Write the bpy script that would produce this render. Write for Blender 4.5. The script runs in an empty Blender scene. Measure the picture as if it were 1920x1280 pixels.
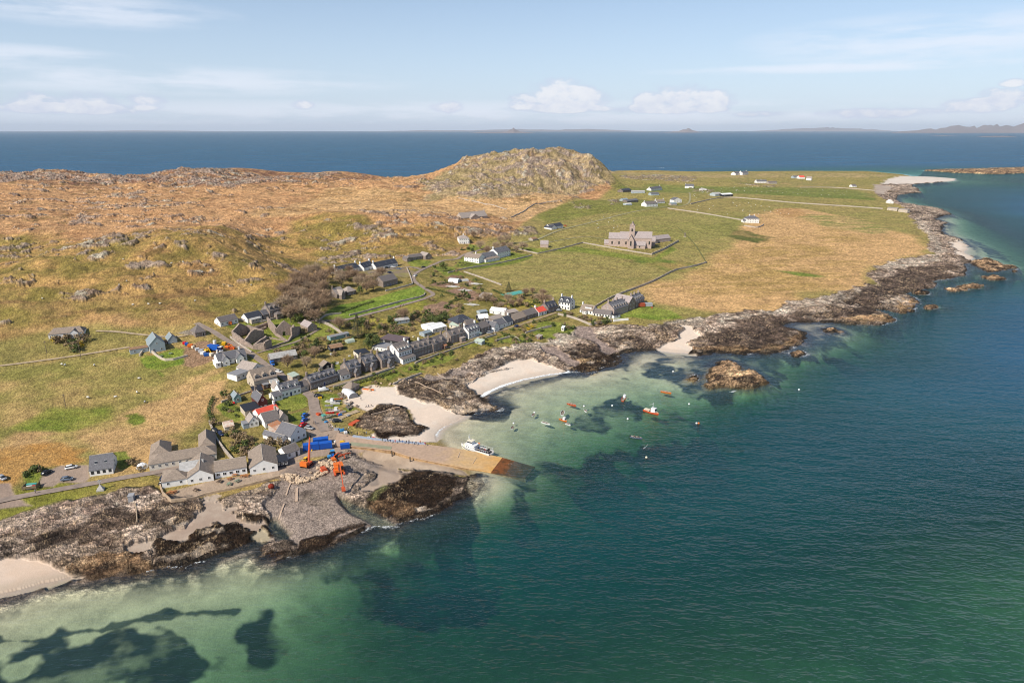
import bpy, bmesh, math, random
import numpy as np
from mathutils import Vector, Matrix
S = bpy.context.scene
COL = S.collection
random.seed(7)
RNG = np.random.default_rng(11)

# ------------------------------------------------------------------ camera
CH = 130.0                                   # camera height, metres
F = 1280.0                                   # focal length in photo pixels (1920 wide)
PITCH = math.radians(17.19)
SP, CP = math.sin(PITCH), math.cos(PITCH)
cam_d = bpy.data.cameras.new('camera')
cam = bpy.data.objects.new('camera', cam_d)
COL.objects.link(cam)
cam.location = (0, 0, CH)
cam.rotation_euler = (math.pi / 2 - PITCH, 0, 0)
cam_d.sensor_width = 36.0
cam_d.lens = 36.0 * F / 1920.0
cam_d.clip_start = 1.0
cam_d.clip_end = 200000.0
S.camera = cam

# ------------------------------------------------------------------ light
SUN_EL = math.radians(42)
HX, HY = 0.72, 0.69                          # direction the shadows fall
n_ = math.hypot(HX, HY); HX /= n_; HY /= n_
to_sun = Vector((-HX * math.cos(SUN_EL), -HY * math.cos(SUN_EL), math.sin(SUN_EL)))
sd_ = bpy.data.lights.new('sun', 'SUN')
sd_.energy = 4.6
sd_.angle = math.radians(0.5)
sd_.color = (1.0, 0.93, 0.82)
sun = bpy.data.objects.new('sun', sd_)
sun.rotation_euler = to_sun.to_track_quat('Z', 'Y').to_euler()
COL.objects.link(sun)

W = bpy.data.worlds.new('World'); S.world = W; W.use_nodes = True
nt = W.node_tree; nt.nodes.clear()
def wn(t, **k):
    n = nt.nodes.new(t)
    for a, b in k.items(): setattr(n, a, b)
    return n
def wl(a, b): nt.links.new(a, b)
def wmath(op, a, b=None, c=None):
    n = wn('ShaderNodeMath', operation=op)
    for i, v in enumerate((a, b, c)):
        if v is None: continue
        if isinstance(v, (int, float)): n.inputs[i].default_value = v
        else: wl(v, n.inputs[i])
    return n.outputs[0]
sky = wn('ShaderNodeTexSky', sky_type='NISHITA')
sky.sun_disc = False
sky.sun_elevation = SUN_EL
sky.sun_rotation = math.atan2(-HX, -HY)
sky.altitude = 100; sky.air_density = 0.9; sky.dust_density = 0.6; sky.ozone_density = 1.6
tc = wn('ShaderNodeTexCoord')
sep = wn('ShaderNodeSeparateXYZ'); wl(tc.outputs['Generated'], sep.inputs[0])
az = wmath('ARCTAN2', sep.outputs[0], sep.outputs[1])       # 0 straight ahead, + right
el = wmath('ARCSINE', sep.outputs[2])
def wnoise(sx, sy, off, scale, detail, rough=0.55):
    cb = wn('ShaderNodeCombineXYZ')
    wl(wmath('MULTIPLY', az, sx), cb.inputs[0]); wl(wmath('MULTIPLY', el, sy), cb.inputs[1]); cb.inputs[2].default_value = off
    nz = wn('ShaderNodeTexNoise'); nz.inputs['Scale'].default_value = scale
    nz.inputs['Detail'].default_value = detail; nz.inputs['Roughness'].default_value = rough
    wl(cb.outputs[0], nz.inputs['Vector'])
    return nz.outputs['Fac']
def blob(a0, e0, wa, we):
    """1 at the centre of an ellipse in azimuth / elevation (degrees), 0 outside it"""
    r = math.radians
    da = wmath('DIVIDE', wmath('SUBTRACT', az, r(a0)), r(wa))
    de = wmath('DIVIDE', wmath('SUBTRACT', el, r(e0)), r(we))
    d2 = wmath('ADD', wmath('MULTIPLY', da, da), wmath('MULTIPLY', de, de))
    return wmath('MAXIMUM', wmath('SUBTRACT', 1.0, d2), 0.0)
def wsum(lst):
    s = lst[0]
    for x in lst[1:]: s = wmath('ADD', s, x)
    return s
def ramp01(x, a, b):
    n = wn('ShaderNodeMapRange'); n.interpolation_type = 'SMOOTHSTEP'
    n.inputs['From Min'].default_value = a; n.inputs['From Max'].default_value = b
    wl(x, n.inputs['Value']); return n.outputs[0]
def pix_dir(u, v):
    x, y, z = (u - 960) / F, CP - SP * (v - 640) / F, -SP - CP * (v - 640) / F
    return math.degrees(math.atan2(x, y)), math.degrees(math.atan2(z, math.hypot(x, y)))
cum = []
for (u, v, wu, wv) in [(1050, 178, 75, 36), (1085, 188, 75, 26), (975, 190, 30, 16), (1275, 188, 85, 32), (1345, 192, 42, 24), (1210, 192, 34, 20),
                       (1880, 186, 46, 24), (60, 190, 34, 18), (165, 192, 55, 20), (275, 190, 34, 16), (568, 197, 26, 10), (840, 202, 40, 14),
                       (1640, 213, 110, 11), (1815, 200, 60, 14), (1240, 205, 120, 9), (1040, 204, 110, 9), (1900, 155, 25, 7), (1425, 214, 60, 7), (120, 205, 180, 10)]:
    a0, e0 = pix_dir(u, v)
    cum.append(blob(a0, e0, wu / F * 57.3, wv / F * 57.3))
cumw = wmath('MINIMUM', wsum(cum), 1.0)
n1 = wnoise(1.0, 1.7, 3.0, 42, 8, 0.66)
cmask = ramp01(wmath('ADD', wmath('MULTIPLY', cumw, 0.56), n1), 0.60, 1.06)
# soft shading inside the clouds: lighter tops, greyer bases
n1b = wnoise(1.0, 1.5, 3.0, 26, 6, 0.58)
cirr = []
for (u, v, wu, wv) in [(1750, 72, 300, 42), (1560, 128, 330, 9), (170, 20, 230, 28), (40, 102, 150, 16), (300, 150, 420, 26), (1000, 215, 1200, 26)]:
    a0, e0 = pix_dir(u, v)
    cirr.append(blob(a0, e0, wu / F * 57.3, wv / F * 57.3))
n2 = wnoise(1.0, 7.0, 9.0, 7, 5, 0.6)
cimask = wmath('MULTIPLY', wmath('MINIMUM', wsum(cirr), 1.0), ramp01(n2, 0.34, 0.62))
hz = wn('ShaderNodeMapRange'); hz.inputs['From Min'].default_value = 0.0; hz.inputs['From Max'].default_value = 0.30
hz.inputs['To Min'].default_value = 1.0; hz.inputs['To Max'].default_value = 0.0
wl(el, hz.inputs['Value'])
mixh = wn('ShaderNodeMixRGB'); mixh.inputs[2].default_value = (4.85, 5.85, 7.5, 1)
wl(wmath('MULTIPLY', wmath('POWER', wmath('MINIMUM', hz.outputs[0], 1.0), 1.3), 0.78), mixh.inputs[0]); wl(sky.outputs[0], mixh.inputs[1])
mixc = wn('ShaderNodeMixRGB'); mixc.inputs[2].default_value = (7.0, 7.3, 8.1, 1)
wl(wmath('MULTIPLY', cimask, 0.62), mixc.inputs[0]); wl(mixh.outputs[0], mixc.inputs[1])
shade = wn('ShaderNodeMixRGB'); shade.inputs[1].default_value = (4.7, 5.2, 6.6, 1); shade.inputs[2].default_value = (7.3, 7.3, 7.6, 1)
n3 = wnoise(1.0, 1.7, 3.05, 42, 5, 0.6)
wl(ramp01(wmath('SUBTRACT', wmath('ADD', cmask, wmath('MULTIPLY', wmath('SUBTRACT', el, math.radians(3.0)), 6.0)), n3), -0.10, 0.62), shade.inputs[0])
mixd = wn('ShaderNodeMixRGB'); wl(wmath('MULTIPLY', cmask, 0.8), mixd.inputs[0]); wl(mixc.outputs[0], mixd.inputs[1]); wl(shade.outputs[0], mixd.inputs[2])
bg = wn('ShaderNodeBackground'); bg.inputs['Strength'].default_value = 0.104
wl(mixd.outputs[0], bg.inputs['Color'])
wo = wn('ShaderNodeOutputWorld'); wl(bg.outputs[0], wo.inputs['Surface'])

S.view_settings.view_transform = 'Standard'
S.view_settings.look = 'None'
S.view_settings.exposure = 0.3
S.view_settings.gamma = 1.0
S.cycles.max_bounces = 6
S.cycles.filter_width = 1.05
S.cycles.transparent_max_bounces = 12
S.cycles.use_denoising = True
# ------------------------------------------------------------------ helpers for placing things on the land
def unproj(u, v, z=0.0):
    t = (v - 640.0) / F
    drop = SP + CP * t
    d = (CH - z) / max(drop, 1e-4)
    return (u - 960.0) / F * d, d * (CP - SP * t)
def lin(r, g, b, k=1.0):
    f = lambda c: (c / 255 / 12.92) if c <= 10 else ((c / 255 + 0.055) / 1.055) ** 2.4
    return (f(r) * k, f(g) * k, f(b) * k)
f4 = np.float32
HAZE = 1.2e-5
TAB = RNG.random((256, 256)).astype(f4)
def vn(x, y):
    xi = np.floor(x); yi = np.floor(y)
    fx = (x - xi).astype(f4); fy = (y - yi).astype(f4)
    fx = fx * fx * (3 - 2 * fx); fy = fy * fy * (3 - 2 * fy)
    ix = xi.astype(np.int32) & 255; iy = yi.astype(np.int32) & 255
    ix1 = (ix + 1) & 255; iy1 = (iy + 1) & 255
    a = TAB[iy, ix]; b = TAB[iy, ix1]; c = TAB[iy1, ix]; d = TAB[iy1, ix1]
    a = a + (b - a) * fx; c = c + (d - c) * fx
    return a + (c - a) * fy
def fbm(x, y, size, octv=4, seed=0, gain=0.5, rot=0.0, stretch=1.0, ridged=False):
    """noise about 0, roughly -1..1; size = metres of the largest feature"""
    c, s = math.cos(rot), math.sin(rot)
    X = (x * c + y * s) / size + seed * 17.31; Y = (-x * s + y * c) / size * stretch + seed * 7.77
    out = np.zeros_like(X, dtype=f4); amp = 1.0; tot = 0.0
    for o in range(octv):
        n = vn(X, Y) * 2 - 1
        if ridged: n = 1 - 2 * np.abs(n)
        out += amp * n; tot += amp; amp *= gain
        X, Y = X * 1.62 - Y * 1.21 + 5.3, X * 1.21 + Y * 1.62 + 1.7
    return out / (tot * 0.62)
def sstep(x, a, b):
    t = np.clip((x - a) / (b - a), 0, 1); return t * t * (3 - 2 * t)
def seg_sd(px, py, poly, closed=True):
    """signed distance (+ inside) to a polygon, or distance to an open line"""
    best = np.full(px.shape, 1e18, dtype=np.float64); inside = np.zeros(px.shape, bool)
    n = len(poly)
    for i in range(n if closed else n - 1):
        ax, ay = poly[i]; bx, by = poly[(i + 1) % n]
        dx, dy = bx - ax, by - ay; L = dx * dx + dy * dy + 1e-12
        t = np.clip(((px - ax) * dx + (py - ay) * dy) / L, 0, 1)
        d = (px - ax - t * dx) ** 2 + (py - ay - t * dy) ** 2
        np.minimum(best, d, out=best)
        if closed and ay != by:
            c = ((ay > py) != (by > py)) & (px < (bx - ax) * (py - ay) / (by - ay) + ax)
            inside ^= c
    best = np.sqrt(best)
    return np.where(inside, best, -best) if closed else best
class TPS:
    def __init__(s, pts, reg=1.0):
        P = np.array([(p[0], p[1]) for p in pts]) / 100.0; z = np.array([p[2] for p in pts], float)
        n = len(P); d = np.hypot(P[:, None, 0] - P[None, :, 0], P[:, None, 1] - P[None, :, 1])
        K = np.where(d > 0, d * d * np.log(d + 1e-9), 0) + np.eye(n) * reg
        A = np.zeros((n + 3, n + 3)); A[:n, :n] = K; A[:n, n] = 1; A[:n, n + 1:] = P; A[n, :n] = 1; A[n + 1:, :n] = P.T
        s.P = P; s.w = np.linalg.solve(A, np.r_[z, 0, 0, 0])
    def __call__(s, x, y):
        x = x / 100.0; y = y / 100.0
        out = s.w[-3] + s.w[-2] * x + s.w[-1] * y
        for (px, py), w in zip(s.P, s.w):
            r2 = (x - px) ** 2 + (y - py) ** 2
            out = out + w * 0.5 * r2 * np.log(r2 + 1e-9)
        return out

# ------------------------------------------------------------------ coastline and heights, surveyed as (u, v) sightings
COAST = [(-160, 1150), (-60, 1128), (0, 1112), (60, 1096), (110, 1084), (148, 1073), (180, 1076), (212, 1069), (280, 1068), (288, 1056), (320, 1057), (375, 1051), (425, 1033),
 (467, 1018), (492, 1008), (498, 1030), (520, 1038), (560, 1033), (600, 1025), (630, 1011), (664, 1003), (700, 988), (712, 984), (738, 985), (760, 975), (790, 968),
 (815, 955), (838, 935), (860, 925), (872, 905), (868, 888), (850, 876), (830, 850), (818, 828), (815, 815), (822, 806), (832, 799), (851, 790), (868, 780), (895, 774), (915, 771), (932, 768),
 (922, 760), (908, 752), (900, 742), (912, 734), (941, 721), (980, 710), (1027, 701), (1063, 697), (1090, 698), (1110, 700), (1135, 689), (1146, 680), (1161, 665),
 (1177, 659), (1208, 655), (1234, 656), (1260, 660), (1286, 661), (1307, 665), (1338, 660), (1364, 660), (1401, 663), (1443, 660), (1469, 656), (1500, 647),
 (1512, 632), (1500, 622), (1470, 614), (1462, 606), (1500, 604), (1560, 603), (1610, 607), (1645, 608), (1670, 603), (1672, 596), (1655, 587), (1632, 577), (1655, 580), (1690, 586), (1710, 584), (1727, 565),
 (1712, 556), (1690, 552), (1710, 543), (1745, 540), (1752, 532), (1742, 526), (1775, 524), (1805, 516), (1812, 503), (1808, 493), (1820, 489), (1816, 480), (1808, 472), (1814, 460), (1790, 444), (1768, 440),
 (1764, 426), (1775, 417), (1750, 410), (1776, 402), (1788, 405), (1765, 391), (1727, 386), (1690, 381), (1680, 375), (1682, 366), (1705, 363), (1727, 361), (1722, 354), (1708, 349), (1715, 345),
 (1752, 343), (1790, 339), (1792, 335), (1752, 332), (1710, 331), (1692, 327)]
coast_w = [unproj(u, v) for u, v in COAST]
coast_w += [(1180, 2330), (950, 2330), (700, 2280), (450, 2250), (300, 2200), (200, 2020), (60, 1820), (-100, 1700), (-350, 1660), (-700, 1720), (-1000, 1640), (-1300, 1700), (-1900, 1700), (-2600, 1500), (-2600, 100), (-300, 100)]
ISLES = [
 [(1322, 722), (1328, 708), (1341, 698), (1341, 682), (1364, 676), (1390, 688), (1392, 695), (1417, 694), (1430, 708), (1432, 715), (1417, 724), (1385, 728), (1351, 726), (1330, 727)],
 [(1288, 712), (1300, 704), (1310, 710), (1302, 716)],
 [(1826, 491), (1865, 491), (1905, 500), (1890, 506), (1852, 511), (1830, 499)],
 [(1847, 521), (1862, 518), (1880, 523), (1860, 526)], [(1800, 535), (1822, 533), (1840, 536), (1833, 540), (1804, 540)],
 [(1770, 541), (1790, 540), (1812, 544), (1785, 547)], [(1716, 545), (1742, 547), (1738, 551), (1718, 551)], [(1730, 577), (1742, 574), (1754, 576), (1742, 580)],
 [(1893, 507), (1905, 505), (1912, 508), (1900, 511)], [(1486, 662), (1500, 660), (1506, 663), (1492, 666)], [(1545, 618), (1562, 616), (1566, 620), (1550, 622)],
 [(1838, 490), (1850, 485), (1858, 488), (1848, 492)],
 [(1730, 320), (1770, 318), (1815, 317), (1920, 314), (2010, 311), (2040, 318), (1990, 324), (1920, 325), (1865, 327), (1790, 324)],
]
isles_w = [[unproj(u, v) for u, v in p] for p in ISLES]
HT = """-100 905 8;100 900 6;0 940 5;200 900 5;60 960 4.5;-100 990 4;300 895 4.5;400 890 4.5;470 880 4.5;560 860 4;620 820 4;700 830 3.8;545 830 4.5;480 780 6;590 740 6;640 720 6.5;700 700 7;800 660 7.5;900 620 8;1000 590 8.5;1100 595 7.5;1180 580 8;1060 640 4;1250 600 5;1350 590 5;1500 560 5;1600 520 5;1700 440 5;1690 385 5;1650 345 5;
450 680 10;390 650 13;280 650 14;120 640 16;0 690 13;-100 690 13;200 740 8;100 800 6;300 760 6;400 780 5.5;0 800 7;-120 800 8;500 620 13;560 570 18;650 560 14;750 560 13;840 540 13;700 510 18;640 510 20;780 480 18;900 480 16;950 530 12;870 450 22;890 405 27;1000 500 12;1100 520 10;
1045 420 18;1180 460 13;1100 400 18;1300 500 9;1400 460 9;1500 500 7;1400 415 11;1250 380 14;1200 360 16;1350 360 12;1500 380 9;1600 400 6;1300 340 12;1450 332 9;1600 327 8;
-100 560 30;0 560 30;200 560 28;350 560 26;450 530 28;100 460 38;250 430 44;400 432 45;445 425 44;340 400 42;300 385 38;100 390 38;0 400 40;-120 400 42;500 418 34;495 470 25;455 455 43;483 505 34;488 440 30;530 512 21;620 415 39;700 412 39;560 385 34;700 370 32;850 378 28;950 385 24;1050 370 22;820 430 30;850 350 40;900 352 40;790 330 38;
0 345 44;100 345 43;200 350 38;350 350 38;500 350 36;650 345 36;-100 325 52;0 322 53;80 321 53;150 328 47;200 335 42;260 333 40;330 321 47;400 324 46;450 315 48;560 314 47;600 322 42;650 322 42;700 314 46;800 311 47;870 306 52;
900 294 75;950 289 81;1000 284 86;1050 286 84;1100 297 73;1130 309 60;1143 323 46;1150 347 24;1120 354 20;1050 358 18;1000 362 18;950 362 22;900 366 26;1180 350 14;1050 320 52;1000 320 55;950 320 54;1100 325 45;1160 323 13;1162 350 15;1159 357 15;1176 338 14;1158 344 15;1160 336 14;1168 330 13;1200 320 12;1250 326 9;1350 322 9"""
hpts = []
for ln in HT.replace('\n', '').split(';'):
    u, v, z = map(float, ln.split()); x, y = unproj(u, v, z); hpts.append((x, y, z))
hpts += [(-1100, 1570, 30), (-800, 1560, 22), (-500, 1590, 22), (-250, 1660, 28), (-1500, 1480, 40), (-1200, 1000, 40), (-1000, 700, 36), (-700, 420, 25), (-450, 250, 8),
         (40, 1600, 55), (-120, 1690, 20), (250, 1650, 16), (600, 2200, 6), (1000, 2150, 5), (350, 2100, 8), (-2000, 1000, 40)]
Hland = TPS(hpts, 0.02)
DT = """-100 1200 1.6;0 1160 1.0;100 1130 1.4;0 1250 2.6;200 1230 2.8;300 1110 2.1;400 1130 2.8;500 1100 3.0;450 1200 4.2;330 1260 4.6;600 1080 4.4;550 1250 6.4;700 1150 9;800 1090 13;750 1270 8.8;900 1100 12;900 1000 14;1000 1000 14;1100 950 14;1000 1250 9.5;1300 1200 9;1500 1150 9.5;1700 1150 9;1850 1150 7.6;1900 1270 8.5;1500 1000 13;1700 1000 10;1930 950 11;1300 900 15;1500 850 19;1700 850 19;1930 800 22;1300 800 11;1400 780 15;1600 700 19;1800 650 25;1900 560 25;1900 400 25;
940 930 2.2;1000 940 8;960 880 2.6;900 930 1.3;880 820 1.2;950 800 1.6;1000 830 3.2;1000 760 1.9;1050 720 1.0;1100 760 2.8;1150 720 2.0;1200 700 1.7;1150 800 4.8;1220 740 3.6;1250 800 8;1300 760 6.5;1350 745 6;1450 715 8;1400 668 3;1500 690 8;1560 645 3.6;1650 640 9;1800 505 4;1850 462 4;1850 435 8;1800 400 6;1750 374 11;1850 341 7;1900 360 22;780 1000 5;850 980 6"""
dpts = []
for ln in DT.replace('\n', '').split(';'):
    u, v, z = map(float, ln.split()); x, y = unproj(u, v, 0); dpts.append((x, y, z))
dpts += [(2600, 2500, 40), (2600, 1500, 40), (1200, 700, 35), (2500, 3400, 45), (0, 3400, 45), (-2500, 3000, 45), (0, 2300, 40), (-1500, 2100, 40), (900, 300, 14), (600, 100, 8), (0, 60, 8), (-300, 60, 5), (900, 3000, 45)]
Dsea = TPS(dpts, 0.02)

# ------------------------------------------------------------------ the land grid: rows log-spaced in distance, columns in bearing
NC, NR = 1400, 1290
Y0, Y1, SM = 122.0, 3100.0, 1.0
ss = np.linspace(-SM, SM, NC); LY = np.linspace(math.log(Y0), math.log(Y1), NR)
GY = np.exp(LY)[:, None] * np.ones((1, NC)); GX = ss[None, :] * GY
cs = np.unique(np.r_[np.arange(0, NC, 3), NC - 1]); cr = np.unique(np.r_[np.arange(0, NR, 3), NR - 1])
cX = GX[np.ix_(cr, cs)]; cY = GY[np.ix_(cr, cs)]
def up(c):
    """coarse grid -> full grid, bilinear"""
    t = np.empty((len(cr), NC))
    ci = np.searchsorted(cs, np.arange(NC), 'right') - 1; ci = np.clip(ci, 0, len(cs) - 2)
    fc = (np.arange(NC) - cs[ci]) / (cs[ci + 1] - cs[ci])
    t = c[:, ci] * (1 - fc) + c[:, ci + 1] * fc
    ri = np.searchsorted(cr, np.arange(NR), 'right') - 1; ri = np.clip(ri, 0, len(cr) - 2)
    fr = ((np.arange(NR) - cr[ri]) / (cr[ri + 1] - cr[ri]))[:, None]
    return (t[ri] * (1 - fr) + t[ri + 1] * fr).astype(f4)
sdc = seg_sd(cX, cY, coast_w)
isl = np.full(cX.shape, -1e9)
for p in isles_w: isl = np.maximum(isl, seg_sd(cX, cY, p))
CSD = up(np.maximum(sdc, isl)); MSD = up(sdc); ISL = up(isl)
HL = up(Hland(cX, cY)); DS = up(np.clip(Dsea(cX, cY), 0.3, 55)); DS = np.minimum(np.where(DS > 3, 3 + (DS - 3) * 1.6, DS), 52)
X = GX.astype(f4); Y = GY.astype(f4)
rag0 = fbm(X, Y, 16, 5, 90, gain=.6)
ISL = np.where(ISL > -14, ISL + 3.2 * rag0 + .8, ISL).astype(f4)

def grid_ij(x, y):
    y = np.maximum(y, Y0 * 1.001)
    c = (np.clip(x / y, -SM, SM * 0.999999) + SM) / (2 * SM) * (NC - 1)
    r = (np.log(np.minimum(y, Y1 * 0.9999)) - LY[0]) / (LY[-1] - LY[0]) * (NR - 1)
    return c, r
def samp(A, x, y):
    c, r = grid_ij(np.asarray(x, float), np.asarray(y, float))
    ci = c.astype(int); ri = r.astype(int); fc = c - ci; fr = r - ri
    return (A[ri, ci] * (1 - fc) + A[ri, ci + 1] * fc) * (1 - fr) + (A[ri + 1, ci] * (1 - fc) + A[ri + 1, ci + 1] * fc) * fr
bw = np.zeros((NR, NC), f4)
for q in ["-160,1160 -160,1040 0,1030 150,1060 150,1080 60,1110", "640,740 700,700 880,760 935,775 860,800 830,870 690,850", "890,760 905,700 980,660 1075,685 1075,705 960,735", "1225,640 1290,605 1330,670 1240,672", "1640,350 1640,325 1800,320 1810,345"]:
    pl = [unproj(*map(float, t.split(','))) for t in q.split()]; d = seg_sd(cX, cY, pl); bw = np.maximum(bw, up(np.clip((d + 4) / 10, 0, 1)))
CSD = np.where(ISL > -14, np.maximum(MSD, -40), CSD); CSD = np.where(np.abs(CSD) < 25, CSD + 3.8 * rag0 * (1 - bw) * (1 - np.abs(CSD) / 25), CSD).astype(f4); CSD = np.maximum(CSD, np.where(ISL > -14, ISL, -99)).astype(f4); del rag0, bw
# base height before rocks: used to put the zone outlines where they were sighted
HB = np.where(CSD > 0, np.maximum(HL, 1.2) * (1 - np.exp(-np.maximum(CSD, 0) / 32.0)) + 0.25, -DS * (1 - np.exp(np.minimum(CSD, 0) * 0.10 / 1.0))).astype(f4)
HB = np.where((ISL > 0), np.minimum(0.3 + ISL * 0.22, 1.9), HB)
HCUR = HB
def G(u, v, A=None):
    """where the sight line (u, v) meets the land: world x, y, z"""
    A = HCUR if A is None else A
    t = (v - 640.0) / F
    dx, dy, dz = (u - 960.0) / F, CP - SP * t, -(SP + CP * t)
    d = np.exp(np.linspace(math.log(130), math.log(3300), 900))
    x = dx * d; y = dy * d; z = CH + dz * d
    h = np.maximum(samp(A, x, y), 0.0)
    k = np.nonzero(z <= h)[0]
    if len(k) == 0: i = len(d) - 1
    else: i = k[0]
    if i == 0: i = 1
    a0, a1 = z[i - 1] - h[i - 1], z[i] - h[i]
    w = a0 / (a0 - a1) if a0 != a1 else 0
    w = min(max(w, 0), 1)
    dd = d[i - 1] + (d[i] - d[i - 1]) * w
    px, py = dx * dd, dy * dd
    return px, py, float(samp(A, px, py))
def P(s, A=None):
    """'u,v u,v ...' -> list of world xy"""
    out = []
    for q in s.split():
        u, v = map(float, q.split(',')); x, y, z = G(u, v, A); out.append((x, y))
    return out
def zone(poly, soft=3.0, rag=3.0, size=12.0, seed=1, closed=True, width=0):
    """weight 0..1 over the full grid (soft, ragged edge), with its bounding slice"""
    xs = [p[0] for p in poly]; ys = [p[1] for p in poly]; m = soft + rag + 8 + width
    xa, xb, ya, yb = min(xs) - m, max(xs) + m, max(min(ys) - m, Y0), max(ys) + m
    r0 = max(0, np.searchsorted(GY[:, 0], ya) - 4); r1 = min(NR, np.searchsorted(GY[:, 0], yb) + 4)
    smin = min(xa / ya, xa / yb); smax = max(xb / ya, xb / yb)
    c0 = max(0, np.searchsorted(ss, smin) - 4); c1 = min(NC, np.searchsorted(ss, smax) + 4)
    if r1 - r0 < 3 or c1 - c0 < 3: return None
    sl = (slice(r0, r1), slice(c0, c1))
    x = X[sl]; y = Y[sl]
    big = (r1 - r0) * (c1 - c0) * len(poly) > 2e6
    if big:
        rr = np.unique(np.r_[np.arange(0, r1 - r0, 3), r1 - r0 - 1]); cc = np.unique(np.r_[np.arange(0, c1 - c0, 3), c1 - c0 - 1])
        d = seg_sd(x[np.ix_(rr, cc)].astype(float), y[np.ix_(rr, cc)].astype(float), poly, closed)
        t = np.empty((len(rr), c1 - c0))
        for i in range(len(rr)): t[i] = np.interp(np.arange(c1 - c0), cc, d[i])
        ri = np.clip(np.searchsorted(rr, np.arange(r1 - r0), 'right') - 1, 0, len(rr) - 2)
        fr = ((np.arange(r1 - r0) - rr[ri]) / (rr[ri + 1] - rr[ri]))[:, None]
        d = t[ri] * (1 - fr) + t[ri + 1] * fr
    else:
        d = seg_sd(x.astype(float), y.astype(float), poly, closed)
    if not closed: d = width - d
    if rag: d = d + rag * fbm(x, y, size, 4, seed)
    return sl, sstep(d, -soft * 0.5, soft * 0.5).astype(f4)
# ------------------------------------------------------------------ ground cover
n60 = fbm(X, Y, 70, 5, 1); n14 = fbm(X, Y, 16, 4, 2); n4 = fbm(X, Y, 4.5, 3, 3); n1_ = RNG.random(X.shape).astype(f4) * 2 - 1
nst = fbm(X, Y, 26, 4, 5, rot=0.35, stretch=4.0)         # streaky, along the lie of the land
n200 = fbm(X, Y, 260, 3, 6)
NZ = {'a': n60, 'b': n14, 'c': n4, 's': nst, 'l': n200}
C = np.zeros(X.shape + (3,), f4)
ROCK = np.zeros(X.shape, f4); SAND = np.zeros(X.shape, f4); WEED = np.zeros(X.shape, f4); ROUGH = np.zeros(X.shape, f4); FLAT = np.zeros(X.shape, f4)
K = 0.70                                                  # sunlit picture value -> base colour
def mixc_(c1, c2, t): return c1 + (c2 - c1) * t[..., None]
def col2(c1, c2, nz, sl, lo=-0.5, hi=0.5):
    n = 0
    for ch in nz: n = n + NZ[ch][sl]
    t = sstep(n / len(nz), lo, hi)
    return mixc_(np.array(lin(*c1, K), f4), np.array(lin(*c2, K), f4), t)
ALL = (slice(0, NR), slice(0, NC))
C[:] = col2((150, 138, 78), (178, 152, 94), 'ab', ALL)
def Z(s, c1, c2, nz='ab', soft=4, rag=4, size=14, seed=1, lo=-0.5, hi=0.5, closed=True, width=0, target=None, tv=1.0, alpha=1.0, poly=None, extra=None):
    poly = P(s) if poly is None else poly
    if extra: poly = poly + extra
    r = zone(poly, soft, rag, size, seed, closed, width)
    if r is None: return
    sl, w = r
    w = w * alpha
    if c1 is not None: C[sl] = C[sl] * (1 - w[..., None]) + col2(c1, c2, nz, sl, lo, hi) * w[..., None]
    if target is not None:
        for T, val in (target if isinstance(target, list) else [(target, tv)]): T[sl] = T[sl] * (1 - w) + val * w
    return sl, w
# the rough western half: tan moor, heather, grassy crags
MOOR = "-150,640 0,630 160,600 250,612 330,606 420,596 500,572 560,545 620,508 760,482 860,478 905,452 960,440 1010,400 1062,378 1150,352 1146,340"
west = [(120, 1560), (-200, 1560), (-900, 1560), (-1900, 1560), (-2400, 1000)]
Z(MOOR, (210, 164, 116), (188, 142, 98), 'sb', 12, 8, 40, 2, target=ROUGH, extra=west)
Z("-150,640 0,630 160,600 250,612 330,606 420,596 500,572 560,545 620,508 760,482 860,478 905,452 960,440 880,430 820,420 720,425 640,400 560,410 470,445 440,425 330,425 200,440 0,440 -150,450",
  (146, 128, 68), (186, 148, 92), 'ab', 26, 22, 60, 3, -0.5, 0.4)
Z("-150,345 0,345 120,350 240,345 420,352 560,345 720,335 820,318 700,310 560,310 450,312 330,318 250,330 170,325 80,318 -150,322", (142, 103, 80), (190, 148, 105), 'sb', 20, 25, 60, 4, -0.45, 0.35)
Z("470,405 620,352 760,362 880,372 960,375 1080,368 1060,380 1005,402 960,412 900,398 820,402 720,398", (214, 174, 124), (198, 156, 104), 'sl', 20, 10, 60, 5)
Z("800,372 790,340 860,312 900,292 1000,279 1100,293 1143,322 1160,345 1080,366 960,372", (160, 141, 98), (192, 166, 128), 'ab', 14, 14, 30, 6, extra=None)
Z('-150,565 0,545 300,545 470,560 420,596 330,606 250,612 160,600 0,630 -150,640', (142, 128, 66), (172, 140, 88), 'ab', 24, 16, 40, 3, -.5, .5)
# the cultivated eastern half
EAST = "1146,326 1250,324 1400,323 1600,324 1690,330 1650,345 1640,365 1700,395 1730,430 1750,475 1640,500 1640,532 1535,556 1440,580 1340,588 1240,610 1100,605 1000,585 900,545 850,500 870,478 905,455 960,440 1010,402 1062,380 1150,352"
Z(EAST, (154, 144, 80), (168, 150, 90), 'as', 14, 5, 40, 7, target=[(ROUGH, 0.06)])
Z("1150,322 1300,326 1450,325 1600,325 1690,330 1640,334 1500,332 1380,334 1250,333 1170,334", (196, 168, 118), (150, 140, 82), 'sb', 24, 16, 60, 8)
Z("1150,352 1220,345 1360,350 1500,352 1600,356 1640,366 1600,372 1500,366 1400,360 1280,362", (128, 134, 66), (146, 142, 76), 's', 24, 6, 60, 9)
Z("1370,335 1460,340 1560,345 1500,352 1400,348", (178, 152, 98), (140, 138, 76), 's', 14, 14, 40, 9)
Z("1010,402 1062,382 1160,372 1290,384 1230,392 1120,402 1060,412 1020,420", (131, 132, 62), (147, 141, 74), 's', 10, 4, 60, 10)
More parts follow.
